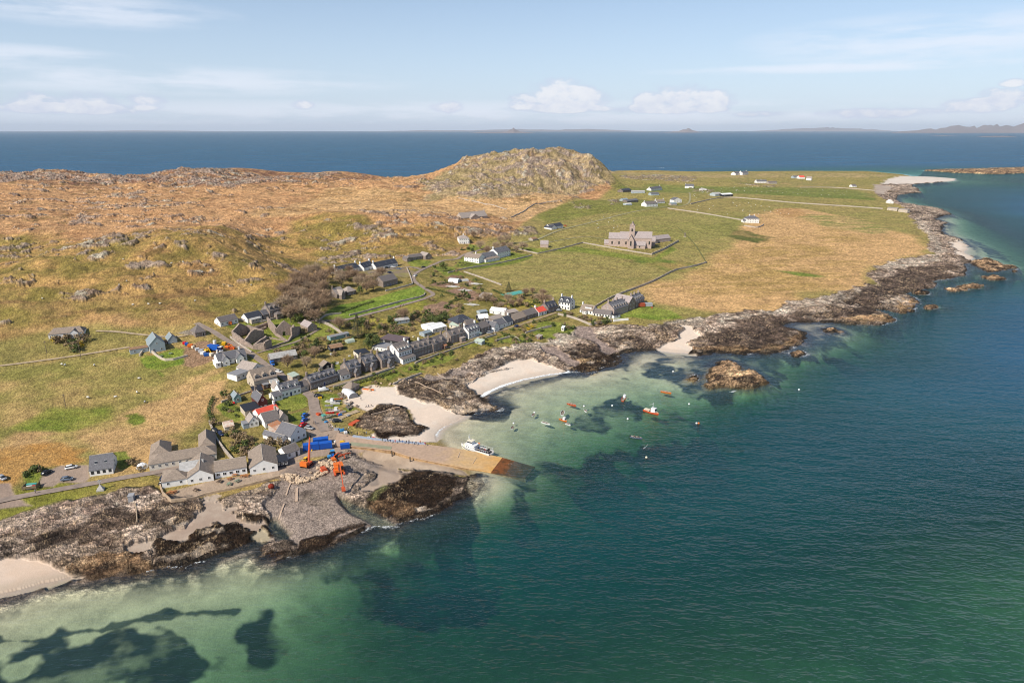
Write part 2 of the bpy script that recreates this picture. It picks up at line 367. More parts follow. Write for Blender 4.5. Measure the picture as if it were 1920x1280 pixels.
Z("1120,402 1230,393 1390,408 1480,420 1400,440 1290,455 1180,420 1080,428", (148, 144, 76), (163, 150, 88), 'as', 10, 4, 60, 11)
Z("1000,468 1082,456 1225,482 1260,452 1290,470 1320,495 1290,512 1160,560 1090,580 1040,560 980,545 905,520 870,505", (152, 144, 80), (166, 150, 90), 'as', 5, 2, 40, 12)
Z("1190,490 1225,484 1320,494 1290,512 1240,505", (118, 134, 58), (168, 144, 86), 'ab', 7, 5, 20, 12, -0.2, 0.7)
Z("1185,560 1290,508 1330,480 1400,430 1440,395 1500,388 1560,402 1640,420 1700,440 1750,478 1640,500 1640,530 1540,552 1440,578 1340,586 1260,590", (214, 172, 118), (184, 152, 92), 'as', 20, 18, 60, 13, -0.2, 0.7)
Z("1480,400 1600,405 1680,430 1640,440 1540,425", (148, 144, 78), (200, 168, 112), 's', 16, 12, 60, 14)
Z("1380,430 1440,445 1420,455 1370,445", (110, 112, 56), (150, 130, 80), 'b', 8, 8, 20, 14)
Z("1445,392 1500,390 1515,404 1470,410", (205, 160, 108), (190, 150, 96), 'b', 8, 8, 20, 15)
Z("1440,505 1500,510 1560,520 1500,518", (126, 138, 58), (140, 140, 70), 'b', 4, 3, 20, 15)
Z("1180,578 1205,572 1260,582 1282,596 1230,600 1175,594 1160,600 1150,596", (124, 142, 54), (140, 148, 66), 'b', 3, 2, 12, 16)
for q in ["1330,362 1640,376 1640,371 1330,358", "1200,350 1350,356 1520,360 1520,357 1350,352"]:
    Z(q, (120, 130, 60), (130, 134, 66), 's', 6, 3, 40, 16)
# near fields, left
Z("-140,695 0,688 150,672 240,655 330,650 440,662 455,735 430,745 440,790 400,795 395,830 370,815 300,815 280,850 160,850 0,850 -140,870", (147, 139, 74), (178, 150, 96), 'ab', 6, 3, 30, 17, -0.35, 0.65)
Z("-80,850 60,790 240,760 330,720 430,700 455,735 400,790 300,815 280,860 230,880 130,850 20,870 -100,900", (202, 164, 112), (150, 140, 74), 'ab', 12, 16, 40, 18, -0.15, 0.55)
Z("30,800 100,770 220,755 260,790 120,812", (126, 138, 54), (150, 146, 70), 'b', 8, 8, 30, 19)
Z("235,780 262,770 270,790 248,800", (104, 124, 42), (120, 130, 52), 'b', 3, 3, 10, 19)
Z("-60,850 30,838 110,828 160,842 168,868 100,872 50,885 38,905 10,925 -60,925", (204, 158, 94), (184, 136, 74), 'bc', 4, 3, 12, 20)
Z("-100,700 -10,700 -10,850 -100,860", (140, 132, 70), (180, 150, 96), 'ab', 6, 8, 20, 20)
# coastal turf by the road
Z("-140,940 0,925 120,905 300,880 330,890 300,912 230,915 190,928 130,943 60,960 0,975 -140,1000", (138, 136, 58), (164, 142, 82), 'ab', 3, 3, 12, 21)
Z("44,885 82,878 85,900 60,915 47,905", (132, 146, 58), (142, 148, 64), 'c', 1.5, 0.5, 6, 21)
# village ground
Z("400,620 560,545 640,520 800,500 870,500 905,520 985,548 1090,590 1110,606 1060,632 960,640 900,660 830,692 740,725 660,735 600,740 640,830 540,840 430,870 395,840 390,780 440,770 450,740 430,700 380,650", (137, 128, 66), (152, 134, 80), 'bc', 6, 5, 16, 22, target=[(ROUGH, 0.0)])
GREEN = dict(nz='bc', soft=1.5, rag=0.8, size=8, seed=23, lo=-0.8, hi=0.8)
g1, g2 = (124, 136, 56), (142, 144, 66)
Z("600,594 618,580 640,571 700,559 790,534 799,549 792,563 740,577 690,591 640,600 602,602", (118, 142, 52), (134, 148, 60), 'bc', 1.5, .5, 8, 24)
for s in ["423,612 452,606 500,601 540,594 600,586 640,600 625,612 560,632 500,652 480,660 446,650 480,632 500,600 440,620",
          "490,622 540,622 580,616 600,602 622,606 640,618 560,645 520,660 488,660 505,640", "495,640 530,620 568,618 545,640 510,650", "510,752 545,742 576,733 577,762 548,771 520,768", "536,778 575,768 571,790 552,795",
          "405,762 425,750 450,765 462,785 440,792 420,780", "600,738 640,740 640,760 610,770 600,755", "605,690 640,680 655,690 640,700", "745,690 800,672 860,665 835,680 790,690 770,700", "765,690 800,697 770,700 750,696",
          "706,700 740,690 755,700 730,712", "870,480 935,486 990,478 1002,482 960,496 890,505 850,500", "966,462 1012,466 1040,470 1010,475 975,468", "930,495 950,470 1000,480 960,492", "810,500 850,500 870,515 840,520",
          "1010,600 1060,605 1090,625 1040,640 1000,625", "945,625 985,632 1010,650 970,645 930,640", "760,482 810,490 800,500 770,500", "880,455 910,462 890,470 872,468", "1030,470 1080,462 1225,484 1260,462 1270,468 1225,492 1080,472",
          "306,705 270,665 285,668 330,652 350,668 345,682 300,686 272,688 262,668", "175,852 235,846 250,870 225,884 218,870", "355,885 300,893 310,908 350,905", "640,765 660,760 672,770 650,772"]:
    Z(s, g1, g2, **GREEN)
Z("262,672 275,690 300,693 352,680 372,664 345,652 320,658", (118, 140, 50), (134, 146, 58), 'c', 1.5, .5, 8, 24)
for s in ["470,668 500,680 470,690 440,690", "640,716 690,706 700,715 660,728", "830,705 870,690 880,700 850,712", "740,578 800,562 800,580 760,590", "862,640 900,620 930,640 880,652", "420,835 470,840 520,835 430,850",
          "930,570 990,560 1020,575 960,580", "660,600 700,595 740,600 700,615"]:
    Z(s, (146, 146, 62), (166, 150, 74), 'bc', 2, 2, 8, 25)
# vegetable plots and bare earth
for s in ["805,535 830,527 868,532 842,540", "838,545 868,537 895,548 860,556", "862,556 900,548 920,556 880,566", "795,575 830,565 860,573 835,587 800,590", "880,525 895,530 880,537 866,533", "850,515 870,520 850,528 834,522", "900,545 925,555 905,560"]:
    Z(s, (170, 138, 114), (142, 112, 90), 'bc', 2, 1.5, 6, 26)
Z("345,652 372,640 388,638 410,650 425,668 385,680 360,690 345,685", (176, 144, 112), (156, 124, 96), 'bc', 2, 1, 8, 27)
# hard standing: jetty head, quay yard, car park, terrace
HARD = dict(nz='bc', soft=1.5, rag=0.4, size=6, seed=28)
h1, h2 = (182, 160, 142), (168, 148, 132)
for s in ["578,770 600,765 625,800 655,815 700,825 740,832 690,845 640,850 560,862 510,880 505,865 560,842 580,820 570,800", "495,884 520,868 560,864 575,875 545,888 520,895 505,893"]:
    Z(s, (188, 166, 146), (172, 150, 132), target=[(FLAT, 1)], **HARD)
Z("84,885 115,872 165,872 168,893 160,905 110,905 100,912 78,912 72,905", h1, h2, target=[(FLAT, 1)], **HARD)
Z("-60,905 18,905 30,930 60,948 -60,958", (176, 154, 138), (160, 140, 124), target=[(FLAT, 1)], **HARD)
Z("322,920 362,910 405,898 465,890 510,885 545,878 545,888 505,897 430,915 388,928 350,935 322,938 308,928", (196, 172, 148), (180, 158, 136), target=[(FLAT, 1)], **HARD)
Z("280,888 335,872 350,880 330,905 300,893", (160, 142, 124), (150, 132, 114), target=[(FLAT, 1)], **HARD)
Z("668,508 745,500 790,512 760,520 700,512", (160, 140, 120), (150, 140, 90), target=[(FLAT, 1)], **HARD)
Z("330,625 388,632 380,620 352,618", (160, 145, 128), (150, 138, 120), **HARD)

# ---- shore
SHORE = "-140,1000 0,978 60,962 130,944 200,926 235,914 290,908 305,935 385,940 430,925 500,905 560,890 600,878 660,862 720,872 780,880 900,890 935,900"
rk1, rk2 = (194, 172, 152), (112, 94, 80)
def ROCKZ(s, c1=rk1, c2=rk2, amp=1.0, soft=2.5, rag=5, extra=None, lo=-0.45, hi=0.45, nz='bc', seed=31, size=12, closed=True, width=0):
    return Z(s, c1, c2, nz, soft, rag, size, seed, lo, hi, closed, width, target=[(ROCK, amp), (ROUGH, 0), (WEED, 0), (SAND, 0)], extra=extra)
def SANDZ(s, c1=(250, 232, 212), c2=(240, 218, 196), soft=1.5, rag=2.5, seed=33, size=8, **k):
    return Z(s, c1, c2, 'bc', soft, rag, size, seed, target=[(SAND, 1), (ROCK, 0), (WEED, 0), (ROUGH, 0)], **k)
sea = [unproj(u, v) for u, v in [(960, 960), (700, 1080), (300, 1130), (-160, 1200)]]
ROCKZ("-140,1000 0,976 60,960 130,942 200,925 235,914 290,908 305,935 385,940 430,925 500,905 560,890 600,878 660,862 720,872 780,880 900,890", extra=sea)
ROCKZ("-140,1000 0,976 60,960 130,942 200,925 235,914 290,908 310,940 250,960 150,985 0,1010 -140,1030", (190, 170, 152), (120, 102, 90), rag=3)
ROCKZ("748,738 746,725 769,716 790,706 825,699 862,692 885,668 918,655 949,648 973,655 1012,650 1027,636 1050,628 1075,626 1108,606 1150,606 1240,611 1300,600 1345,590 1400,581 1440,585 1472,567 1535,557 1590,545 1640,532 1625,518 1640,500 1690,487 1752,476 1742,462 1745,448 1727,430 1712,412 1700,398 1690,385 1655,372 1640,360 1652,345 1690,334 1710,332",
      extra=[unproj(u, v) for u, v in [(1830, 335), (1860, 400), (1960, 480), (1800, 580), (1600, 640), (1440, 690), (1200, 680), (1063, 712), (960, 740), (950, 790), (880, 790)]])
for s in ["870,680 950,650 1030,636 1110,608 1150,610 1060,650 960,665 900,680", "1440,588 1475,568 1590,546 1640,533 1600,560 1480,585 1400,600 1330,612 1350,592",
          "1640,500 1752,478 1745,448 1712,412 1730,412 1770,470 1760,490 1680,510", "1150,606 1240,611 1340,592 1300,612 1200,622 1100,628"]:
    ROCKZ(s, (214, 196, 174), (146, 128, 112), amp=0.8)
for s in ["1290,640 1400,600 1480,590 1500,610 1480,640 1400,655 1330,645", "1440,600 1560,575 1640,575 1640,600 1540,600", "1640,530 1700,500 1790,500 1780,530 1700,550 1650,575 1580,570", "1100,640 1200,625 1240,650 1150,665 1080,690 1040,670",
          "70,1010 200,965 330,950 420,960 330,985 200,1010 100,1030"]:
    ROCKZ(s, (112, 94, 80), (74, 62, 54), amp=0.9, rag=8, soft=5)
for s in ["1280,655 1340,650 1420,655 1470,640 1500,622 1514,632 1500,648 1440,662 1340,662", "1560,598 1620,592 1680,590 1665,606 1600,608", "1690,560 1730,560 1710,588 1680,588", "1060,690 1090,672 1140,670 1120,700 1080,700", "140,1072 200,1058 280,1060 290,1070 180,1080"]:
    ROCKZ(s, (206, 172, 128), (150, 116, 84), amp=1.0, rag=4, soft=3)
# sand: beaches, pockets between the rocks
SANDZ("656,762 650,748 669,742 679,729 701,722 746,724 765,740 800,752 816,757 862,773 905,770 880,785 852,795 830,812 818,830 760,832 735,828 700,822 690,812 740,812 787,812 770,785 763,770 731,757 712,761 690,775 672,768")
SANDZ("872,722 919,697 960,690 907,700 940,685 970,674 996,674 1043,688 1063,696 1040,705 960,725 915,740 895,745 880,735", rag=1.5)
SANDZ("-160,1050 0,1044 60,1050 100,1058 138,1072 160,1082 60,1110 -160,1160", (236, 212, 190), (224, 198, 174), rag=4, size=10)
SANDZ("1225,655 1262,640 1285,618 1275,610 1295,612 1315,632 1290,645 1307,668 1250,668", rag=2)
SANDZ("1690,330 1660,338 1655,345 1690,346 1715,345 1752,342 1800,339 1795,333 1750,330 1710,331", (240, 228, 214), (226, 210, 194), rag=8)
SANDZ("1780,455 1800,450 1830,470 1825,490 1800,478 1790,465", rag=6); SANDZ("1770,415 1790,440 1775,440", rag=5); SANDZ("1640,345 1675,350 1660,365 1640,362", (205, 188, 170), (180, 160, 145), rag=6)
SANDZ("345,1000 352,975 372,958 392,965 380,985 350,1003 300,1020 245,1032 240,1022 300,1005", (214, 192, 172), (196, 172, 152), rag=3)
SANDZ("288,1058 280,1040 270,1030 300,1024 296,1044", (206, 186, 164), (190, 168, 146), rag=2)
SANDZ("700,860 760,874 778,884 745,910 722,925 690,930 662,922 690,890 680,870", (196, 174, 154), (176, 154, 134), rag=5, size=10)
for s in ["1075,628 1110,640 1130,660 1150,668 1160,660 1120,632 1110,608 1080,612", "1010,650 1040,650 1090,680 1080,690 1040,668"]:
    Z(s, (170, 150, 138), (156, 136, 124), 'bc', 2, 2, 8, 34, target=[(ROCK, .15)])
# shingle
for s in ["525,888 560,872 600,862 660,845 700,852 725,866 690,885 690,900 660,915 640,930 700,960 745,985 700,984 690,986 664,1003 630,1010 560,1020 545,1008 520,985 500,960 505,930",
          "788,712 800,702 830,704 862,694 890,690 850,712 800,722"]:
    Z(s, (172, 154, 140), (146, 130, 118), 'bc', 2.5, 2.5, 8, 35, target=[(ROCK, 0.12), (WEED, 0), (SAND, 0)])
Z("560,925 640,915 610,945 570,940", (118, 104, 94), (150, 134, 120), 'bc', 3, 4, 8, 36)
Z("640,850 690,855 720,868 700,905 670,880", (136, 122, 110), (160, 144, 130), 'bc', 2, 3, 8, 36)
# the foot of the slip: sand and gravel, then the sandy beach running under the lower left shallows
SANDZ("690,838 735,845 772,858 825,870 872,884 880,893 830,884 775,882 720,874 700,860 680,848", (206, 184, 160), (180, 158, 136), rag=2)
SANDZ("-160,1095 0,1096 60,1083 120,1075 150,1078 110,1092 60,1105 0,1122 -160,1160", (232, 210, 186), (222, 198, 174), rag=.5)
# seaweed-covered rock
wd1, wd2 = (70, 53, 38), (26, 20, 16)
for s in ["345,1002 400,976 470,962 500,975 520,1000 492,1010 425,1034 320,1060 285,1052 300,1012", "190,1042 240,1022 275,1032 282,1062 215,1068 190,1055", "775,878 830,884 885,892 872,915 838,938 808,962 760,978 680,950 690,932 722,912 745,905",
          "560,1035 548,1012 625,1000 632,1012 600,1028 500,1045 495,1020", "664,990 700,978 728,985 700,1003 630,1014", "600,1012 625,990 700,972 705,985", "673,800 675,785 712,761 731,757 763,770 769,785 787,804 780,812 750,813 712,817",
          "816,757 862,768 892,762 934,768 892,778 868,776", "880,736 909,744 909,752 892,745", "1060,696 1120,690 1160,664 1150,660 1100,680", "1290,664 1300,656 1340,657 1365,662"]:
    Z(s, wd1, wd2, 'bc', 2, 4, 10, 37, target=[(ROCK, 0.75), (WEED, 1), (SAND, 0)])
for s in ["673,800 675,785 712,761 731,757 763,770 769,785 787,804 780,812 750,813 712,817", "748,738 746,725 790,708 850,715 890,740 862,765 816,755"]:
    ROCKZ(s, (146, 126, 108), (84, 68, 56), amp=0.8, rag=3)
Z("816,750 862,764 890,766 868,776 830,765", (196, 166, 132), (110, 86, 66), 'c', 1.5, 2, 8, 38, target=[(ROCK, .8)])
for s in ["690,958 705,940 745,935 790,945 780,965 740,972", "140,1068 160,1050 200,1040 235,1046 290,1050 285,1068 215,1072 175,1080"]:
    Z(s, (176, 140, 104), (96, 74, 54), 'c', 1.5, 2, 8, 39, target=[(ROCK, .8), (WEED, .5)])
Z("692,925 720,905 740,915 700,935", (150, 148, 96), (160, 140, 104), 'b', 3, 3, 8, 40)
SANDZ("492,1002 470,985 420,960 398,940 385,942 392,958 372,980 345,1000 300,1012 240,1026 245,1036 300,1026 352,1008 392,984 410,975", (204, 184, 164), (176, 154, 136), rag=6, size=7)
SANDZ("470,1006 490,990 502,998 500,1012 480,1018", (206, 190, 160), (186, 170, 140), rag=2)
# islets
isw = sstep(ISL, -3, 2)
C = C * (1 - isw[..., None]) + col2((196, 160, 122), (56, 44, 36), 'bc', ALL, -0.2, 0.35) * isw[..., None]
ROCK = np.maximum(ROCK, isw); fr_ = ROCK * sstep(CSD, -19, -5) * sstep(n14 * .7 + n4 * .4 + n60 * .5 + .5 * sstep(X, -110, -40), -.1, .3) * (CSD < 1); ROCK = ROCK * sstep(CSD, -12, -3); WEED = WEED * sstep(CSD, -12, -3)
# ---- seabed
under = CSD < 0
sb = sstep(-CSD, 0.5, 5)[..., None]
keep = np.maximum(ROCK, WEED)[..., None] * sstep(CSD, -14, -3)[..., None]
C = C * (1 - sb * (1 - keep)) + np.array(lin(218, 204, 170, 0.70), f4) * (sb * (1 - keep))
fr_ = np.maximum(fr_, sstep(ISL, -34, -22) * (CSD < 0) * sstep(n14, -.5, 0) * .0)[..., None]
C = C * (1 - fr_ * .9) + np.array((.022, .024, .02), f4) * fr_ * .9; del fr_
for s in ["0,1237 40,1240 103,1219 134,1200 175,1184 197,1181 200,1190 244,1175 281,1166 344,1156 356,1147 381,1166 378,1178 400,1200 419,1203 390,1225 328,1250 281,1269 237,1256 219,1265 206,1290 144,1290 131,1243 66,1278 0,1300 -80,1300 -80,1240",
          "444,1137 478,1150 506,1128 494,1169 469,1200 459,1181 441,1172", "428,1069 437,1053 469,1037 475,1047 447,1069", "481,1050 500,1031 540,1020 600,1019 640,1015 700,1003 745,985 757,995 741,1003 698,1000 660,1018 640,1030 562,1050 512,1069 485,1060",
          "613,1055 680,1027 745,1006 760,985 800,958 835,938 870,908 882,935 903,985 930,1010 900,1050 800,1090 720,1130 650,1112 635,1082", "941,926 954,912 981,901 1000,916 1003,942 987,955 961,939",
          "1134,756 1158,744 1193,739 1240,744 1287,754 1322,766 1240,764 1200,770 1176,763", "1069,784 1094,770 1120,770 1125,780 1165,780 1165,787 1125,789 1087,796",
          "1012,845 1040,838 1078,836 1111,832 1139,836 1193,859 1215,880 1250,920 1134,905 1064,880 1017,862", "1144,824 1181,812 1228,789 1275,784 1345,780 1400,800 1400,850 1300,850 1205,842", "1225,700 1250,708 1271,695 1286,675 1325,669 1391,664 1443,672 1460,700 1442,730 1365,742 1299,726 1250,715",
          "1216,685 1250,698 1263,688 1250,680 1234,680", "1240,677 1260,674 1265,680", "1138,708 1112,700 1140,693 1164,700 1159,713", "1088,714 1106,714 1104,718 1092,718", "1117,716 1133,721 1128,725 1116,721", "1165,687 1175,684 1181,688 1172,691",
          "1068,700 1085,702 1080,707 1070,705", "950,868 1010,872 1022,900 985,905 940,895",
          "1560,650 1620,655 1640,668 1580,665", "1820,440 1870,455 1900,480 1840,470", "1850,500 1900,515 1880,535 1840,528", "1512,636 1560,625 1600,640 1540,655", "915,728 960,722 945,732 915,738", "915,762 950,768 940,775 905,770",
          "380,1045 420,1030 400,1060"]:
    poly = [unproj(*map(float, q.split(','))) for q in s.split()]
    L_ = max(p[0] for p in poly) - min(p[0] for p in poly); r = zone(poly, 3.0 + min(9, max(0, L_ - 75) * .12), 6.5 + L_ * .04, 13, 51)
    if r:
        sl, w = r; w = w * under[sl] * sstep(CSD[sl], 0, -3) * (0.35 + 0.65 * sstep(n14[sl] * 0.5 + nst[sl] * 0.5 + n4[sl] * .35 + n60[sl] * 0.3, -0.5, 0.15))
        C[sl] = C[sl] * (1 - w[..., None]) + np.array((0.016, 0.022, 0.022), f4) * w[..., None] * (1 + 0.35 * n4[sl][..., None])
poly = [unproj(*map(float, q.split(','))) for q in "-60,1192 0,1193 65,1190 110,1180 160,1170 190,1170 250,1152 290,1143 310,1135 340,1138 395,1132 440,1130".split()]
r = zone(poly, 1.0, 1.6, 7, 52, closed=False, width=1.3)
sl, w = r
C[sl] = C[sl] * (1 - w[..., None] * .9) + np.array((0.02, 0.03, 0.025), f4) * w[..., None] * .9
r = zone([unproj(*map(float, q.split(','))) for q in "305,1138 318,1130 333,1136 320,1143".split()], 1, 1, 5, 53); sl, w = r
C[sl] = C[sl] * (1 - w[..., None]) + np.array((0.02, 0.03, 0.025), f4) * w[..., None]
# the pocket of open sand south of the slip and the gleams between the weed beds stay clear
for s in ["875,900 900,893 948,893 985,900 955,912 942,925 958,940 975,950 950,965 920,980 905,985 890,940 878,918", "683,1022 742,1003 738,1012 690,1026", "780,1013 800,1010 812,1000 818,1015 795,1020"]:
    poly = [unproj(*map(float, q.split(','))) for q in s.split()]
    sl, w = zone(poly, 2, 2, 8, 54); w = w * under[sl]
    C[sl] = C[sl] * (1 - w[..., None]) + np.array(lin(222, 205, 172, .7), f4) * w[..., None]

# ---- heights
und = (1 + .5 * sstep(GY.astype(f4), 1050, 1300)) * (fbm(X, Y, 130, 4, 61) * 4.0 + fbm(X, Y, 40, 5, 62, gain=.6) * 3.3) * ROUGH * sstep(HB, 12, 30)
rid = fbm(X, Y, 20, 5, 63, rot=0.6, stretch=2.2, ridged=True)
rid2 = fbm(X, Y, 7, 4, 64, rot=0.6, stretch=1.8, ridged=True)
cragn = fbm(X, Y, 34, 5, 65, gain=0.55, rot=0.3, stretch=1.6)
# where the rock comes through the turf
cdens = np.full(X.shape, -0.02, f4)
def dens(s, val, soft=20, rag=10):
    global cdens
    sl, w = zone(P(s), soft, rag, 40, 66); cdens[sl] = cdens[sl] * (1 - w) + val * w
dens("800,372 790,340 860,312 900,292 1000,279 1100,293 1143,322 1150,345 1080,362 960,372", 0.36, 14)
dens("870,305 1000,276 1143,318 1146,345 1100,335 1000,315 900,330", 0.52, 10)
dens("-100,400 330,400 470,440 500,520 300,560 0,560 -100,560", 0.16, 30)
dens("0,440 100,430 270,420 440,430 460,500 330,500 200,500 80,490", 0.26, 30)
dens("470,460 540,410 650,410 820,440 850,480 700,490 600,500 520,520", 0.30)
dens("-150,345 0,345 240,345 420,352 560,340 820,318 700,308 560,308 330,316 80,316 -150,320", 0.62, 10)
dens("640,385 800,380 1000,440 960,450 860,450 700,420", 0.30)
dens("430,360 620,352 880,372 1060,372 1000,402 820,400 560,395", -0.75)
dens("60,370 250,360 300,400 80,410", 0.22)
cragf = fbm(X, Y, 13, 5, 76, gain=.6, rot=.3, stretch=1.5)
crag = sstep(cragn * .65 + 0.75 * cragf + .25 * n14 + cdens * 1.1, 0.55, 0.85) * sstep(ROUGH, 0.3, 0.8)
for s in ["1150,330 1230,328 1310,332 1300,342 1200,338", "1290,352 1340,356 1335,362 1300,360", "1140,376 1165,372 1163,382 1145,384", "835,428 1000,425 1010,440 960,445 850,440", "800,455 850,450 850,475 790,475", "1070,380 1110,385 1100,392 1070,390", "1385,345 1470,348 1440,352"]:
    sl, w = zone(P(s), 8, 6, 20, 67)
    crag[sl] = np.maximum(crag[sl], w * sstep(n14[sl] + 0.5 * n4[sl], -0.1, 0.3))
crag_h = crag * (1.0 + 0.8 * rid + 0.9 * rid2) * (1 + .5 * sstep(Y, 950, 1250) * (X < -150))
DUN, dw = zone(P("850,330 900,292 1000,279 1100,293 1143,322 1150,345 1080,362 960,368 860,365"), 30, 10, 40, 68)
big = fbm(X[DUN], Y[DUN], 55, 4, 69, rot=0.9, stretch=1.6, ridged=True)
dh = np.zeros(X.shape, f4); dh[DUN] = dw * (big * 4.0 + .6 * rid[DUN])
shorew = sstep(CSD, -7, 3)
H = HB + und * sstep(CSD, 5, 60) + crag_h + dh
rockamp = ROCK * shorew
strat = fbm(X, Y, 9, 5, 70, rot=0.72, stretch=3.4, ridged=True, gain=0.6)
bould = fbm(X, Y, 3.2, 3, 71, gain=0.6)
lowc = sstep(CSD, 30, 2) * ROCK
H = H + rockamp * (0.2 + 0.8 * strat + 0.35 * bould + 1.0 * fbm(X, Y, 26, 4, 72, rot=.75, stretch=1.8)) - lowc * 0.15
H = H + SAND * 0.06 * n14 * shorew
# tide pools cut into the foreshore
for s in ["632,932 655,940 690,955 722,972 752,992 740,1000 700,985 660,965 640,950", "500,972 520,975 546,1002 540,1013 524,1013 504,992"]:
    poly = [unproj(*map(float, q.split(','))) for q in s.split()]
    sl, w = zone(poly, 3.0, 0.6, 6, 73)
    H[sl] = H[sl] * (1 - w) + (-0.75) * w
    C[sl] = C[sl] * (1 - w[..., None]) + np.array(lin(120, 112, 92, .7), f4) * w[..., None]
H = H * (1 - FLAT) + (HB + 0.0) * FLAT
sl, w = zone(P("668,848 700,849 735,854 772,869 825,878 874,890 820,898 760,890 705,872 676,858"), 5, .5, 6, 79)
H[sl] = H[sl] * (1 - w) + np.minimum(H[sl], 0.8 + .25 * n4[sl]) * w
# ---- colour detail that belongs to the surfaces
rockc = col2((200, 178, 160), (134, 114, 102), 'bc', ALL, -0.6, 0.5)
lich = sstep(n14 - n4 * 0.5, 0.5, 0.9)[..., None]
rockc = rockc * (1 - lich) + np.array(lin(196, 188, 168, K), f4) * lich
C = C * (1 - crag[..., None] * 0.85) + rockc * crag[..., None] * 0.85
# heather and dead bracken in the moor, rushes in the fields
hth = sstep(nst * 0.8 + n14 * 0.5 + n60 * 0.3, 0.38, 0.75) * ROUGH * (1 - crag)
C = C * (1 - hth[..., None] * 0.5) + np.array(lin(118, 84, 60, K), f4) * hth[..., None] * 0.5
hth2 = sstep(fbm(X, Y, 9, 4, 75) + 0.4 * n60, 0.45, 0.8) * np.clip(ROUGH + 0.25, 0, 1) * (1 - ROCK) * (1 - crag) * (1 - SAND) * (1 - FLAT)
C = C * (1 - hth2[..., None] * 0.45) + np.array(lin(105, 98, 48, K), f4) * hth2[..., None] * 0.32
mid = fbm(X, Y, 30, 5, 78, gain=.62, rot=.7, stretch=2.0)
tone = 1.15 * mid + 0.45 * strat + 0.45 * fbm(X, Y, 5, 4, 77, gain=.65) + 0.14 * n1_ + .15 * bould
rt = ROCK[..., None] * (1 - WEED[..., None] * .6)
C = C * (1 - rt + rt * np.where(tone > 0, 1 + .55 * tone, 1 + .75 * np.maximum(tone, -.95))[..., None])
pk = sstep(n14 * .7 + n4 * .35, .22, .5) * sstep(HB, 3.6, 1.8) * (ROCK > .5) * (CSD > 1.5) * (ISL < -3) * sstep(n60, -.3, .3)
C = C * (1 - pk[..., None] * .8) + np.array(lin(212, 192, 170, K), f4) * pk[..., None] * .8
ROCK = ROCK * (1 - .6 * pk); del tone, rt, pk, cragf
# pale ledges and dark wet clefts of the shore rock
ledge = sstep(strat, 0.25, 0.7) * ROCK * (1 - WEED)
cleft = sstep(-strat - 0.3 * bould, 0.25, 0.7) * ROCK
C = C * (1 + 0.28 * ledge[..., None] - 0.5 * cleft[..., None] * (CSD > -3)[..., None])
peb = sstep(bould * .6 + 0.5 * n1_ + .25 * n14, 0.30, 0.62) * np.maximum(WEED * .5, 0.5 * (ROCK > 0.3)) * (CSD > -2)
C = C * (1 - peb[..., None] * 0.85) + np.array(lin(196, 168, 132, K), f4) * peb[..., None] * 0.85
tide = sstep(HB + 0.5 * n14, 1.1, 0.2) * (ROCK > 0.3) * (1 - SAND) * (CSD > -6)
C = C * (1 - tide[..., None] * 0.55) + np.array(lin(58, 44, 34, K), f4) * tide[..., None] * 0.55
wet = sstep(CSD, 7, 0.5) * SAND
C = C * (1 - 0.20 * wet[..., None])
grain = 1 + (0.14 * n1_ + 0.18 * n4 + 0.10 * n14) * (1 - 0.6 * SAND) * (1 + 0.6 * ROCK)
tuft = 1 + 0.30 * n1_ * (1 - SAND) * (1 - FLAT) * (CSD > 0)
C = np.clip(C * (grain * tuft)[..., None], 0.004, 0.85)
HCUR = H.astype(f4); ROCK = np.maximum(ROCK, crag * .45)
SAND = np.maximum(SAND, sstep(CSD, -1, -5))
for d_ in ('dh', 'cragn', 'rid', 'rid2', 'und', 'crag_h', 'hth', 'hth2', 'rockc', 'lich', 'ledge', 'cleft', 'peb', 'tide', 'grain', 'tuft', 'bould', 'strat', 'mid'):
    globals().pop(d_, None)
# ------------------------------------------------------------------ materials
MATS = {}
def new_mat(name):
    m = bpy.data.materials.new(name); m.use_nodes = True
    t = m.node_tree; t.nodes.clear()
    o = t.nodes.new('ShaderNodeOutputMaterial')
    return m, t, o
def N(t, typ, **k):
    n = t.nodes.new(typ)
    for a, b in k.items():
        if a.startswith('_'): n.inputs[a[1:].replace('_', ' ')].default_value = b
        else: setattr(n, a, b)
    return n
def MT(t, op, a, b=None, clamp=False):
    n = t.nodes.new('ShaderNodeMath'); n.operation = op; n.use_clamp = clamp
    for i, v in enumerate((a, b)):
        if v is None: continue
        if isinstance(v, (int, float)): n.inputs[i].default_value = v
        else: t.links.new(v, n.inputs[i])
    return n.outputs[0]

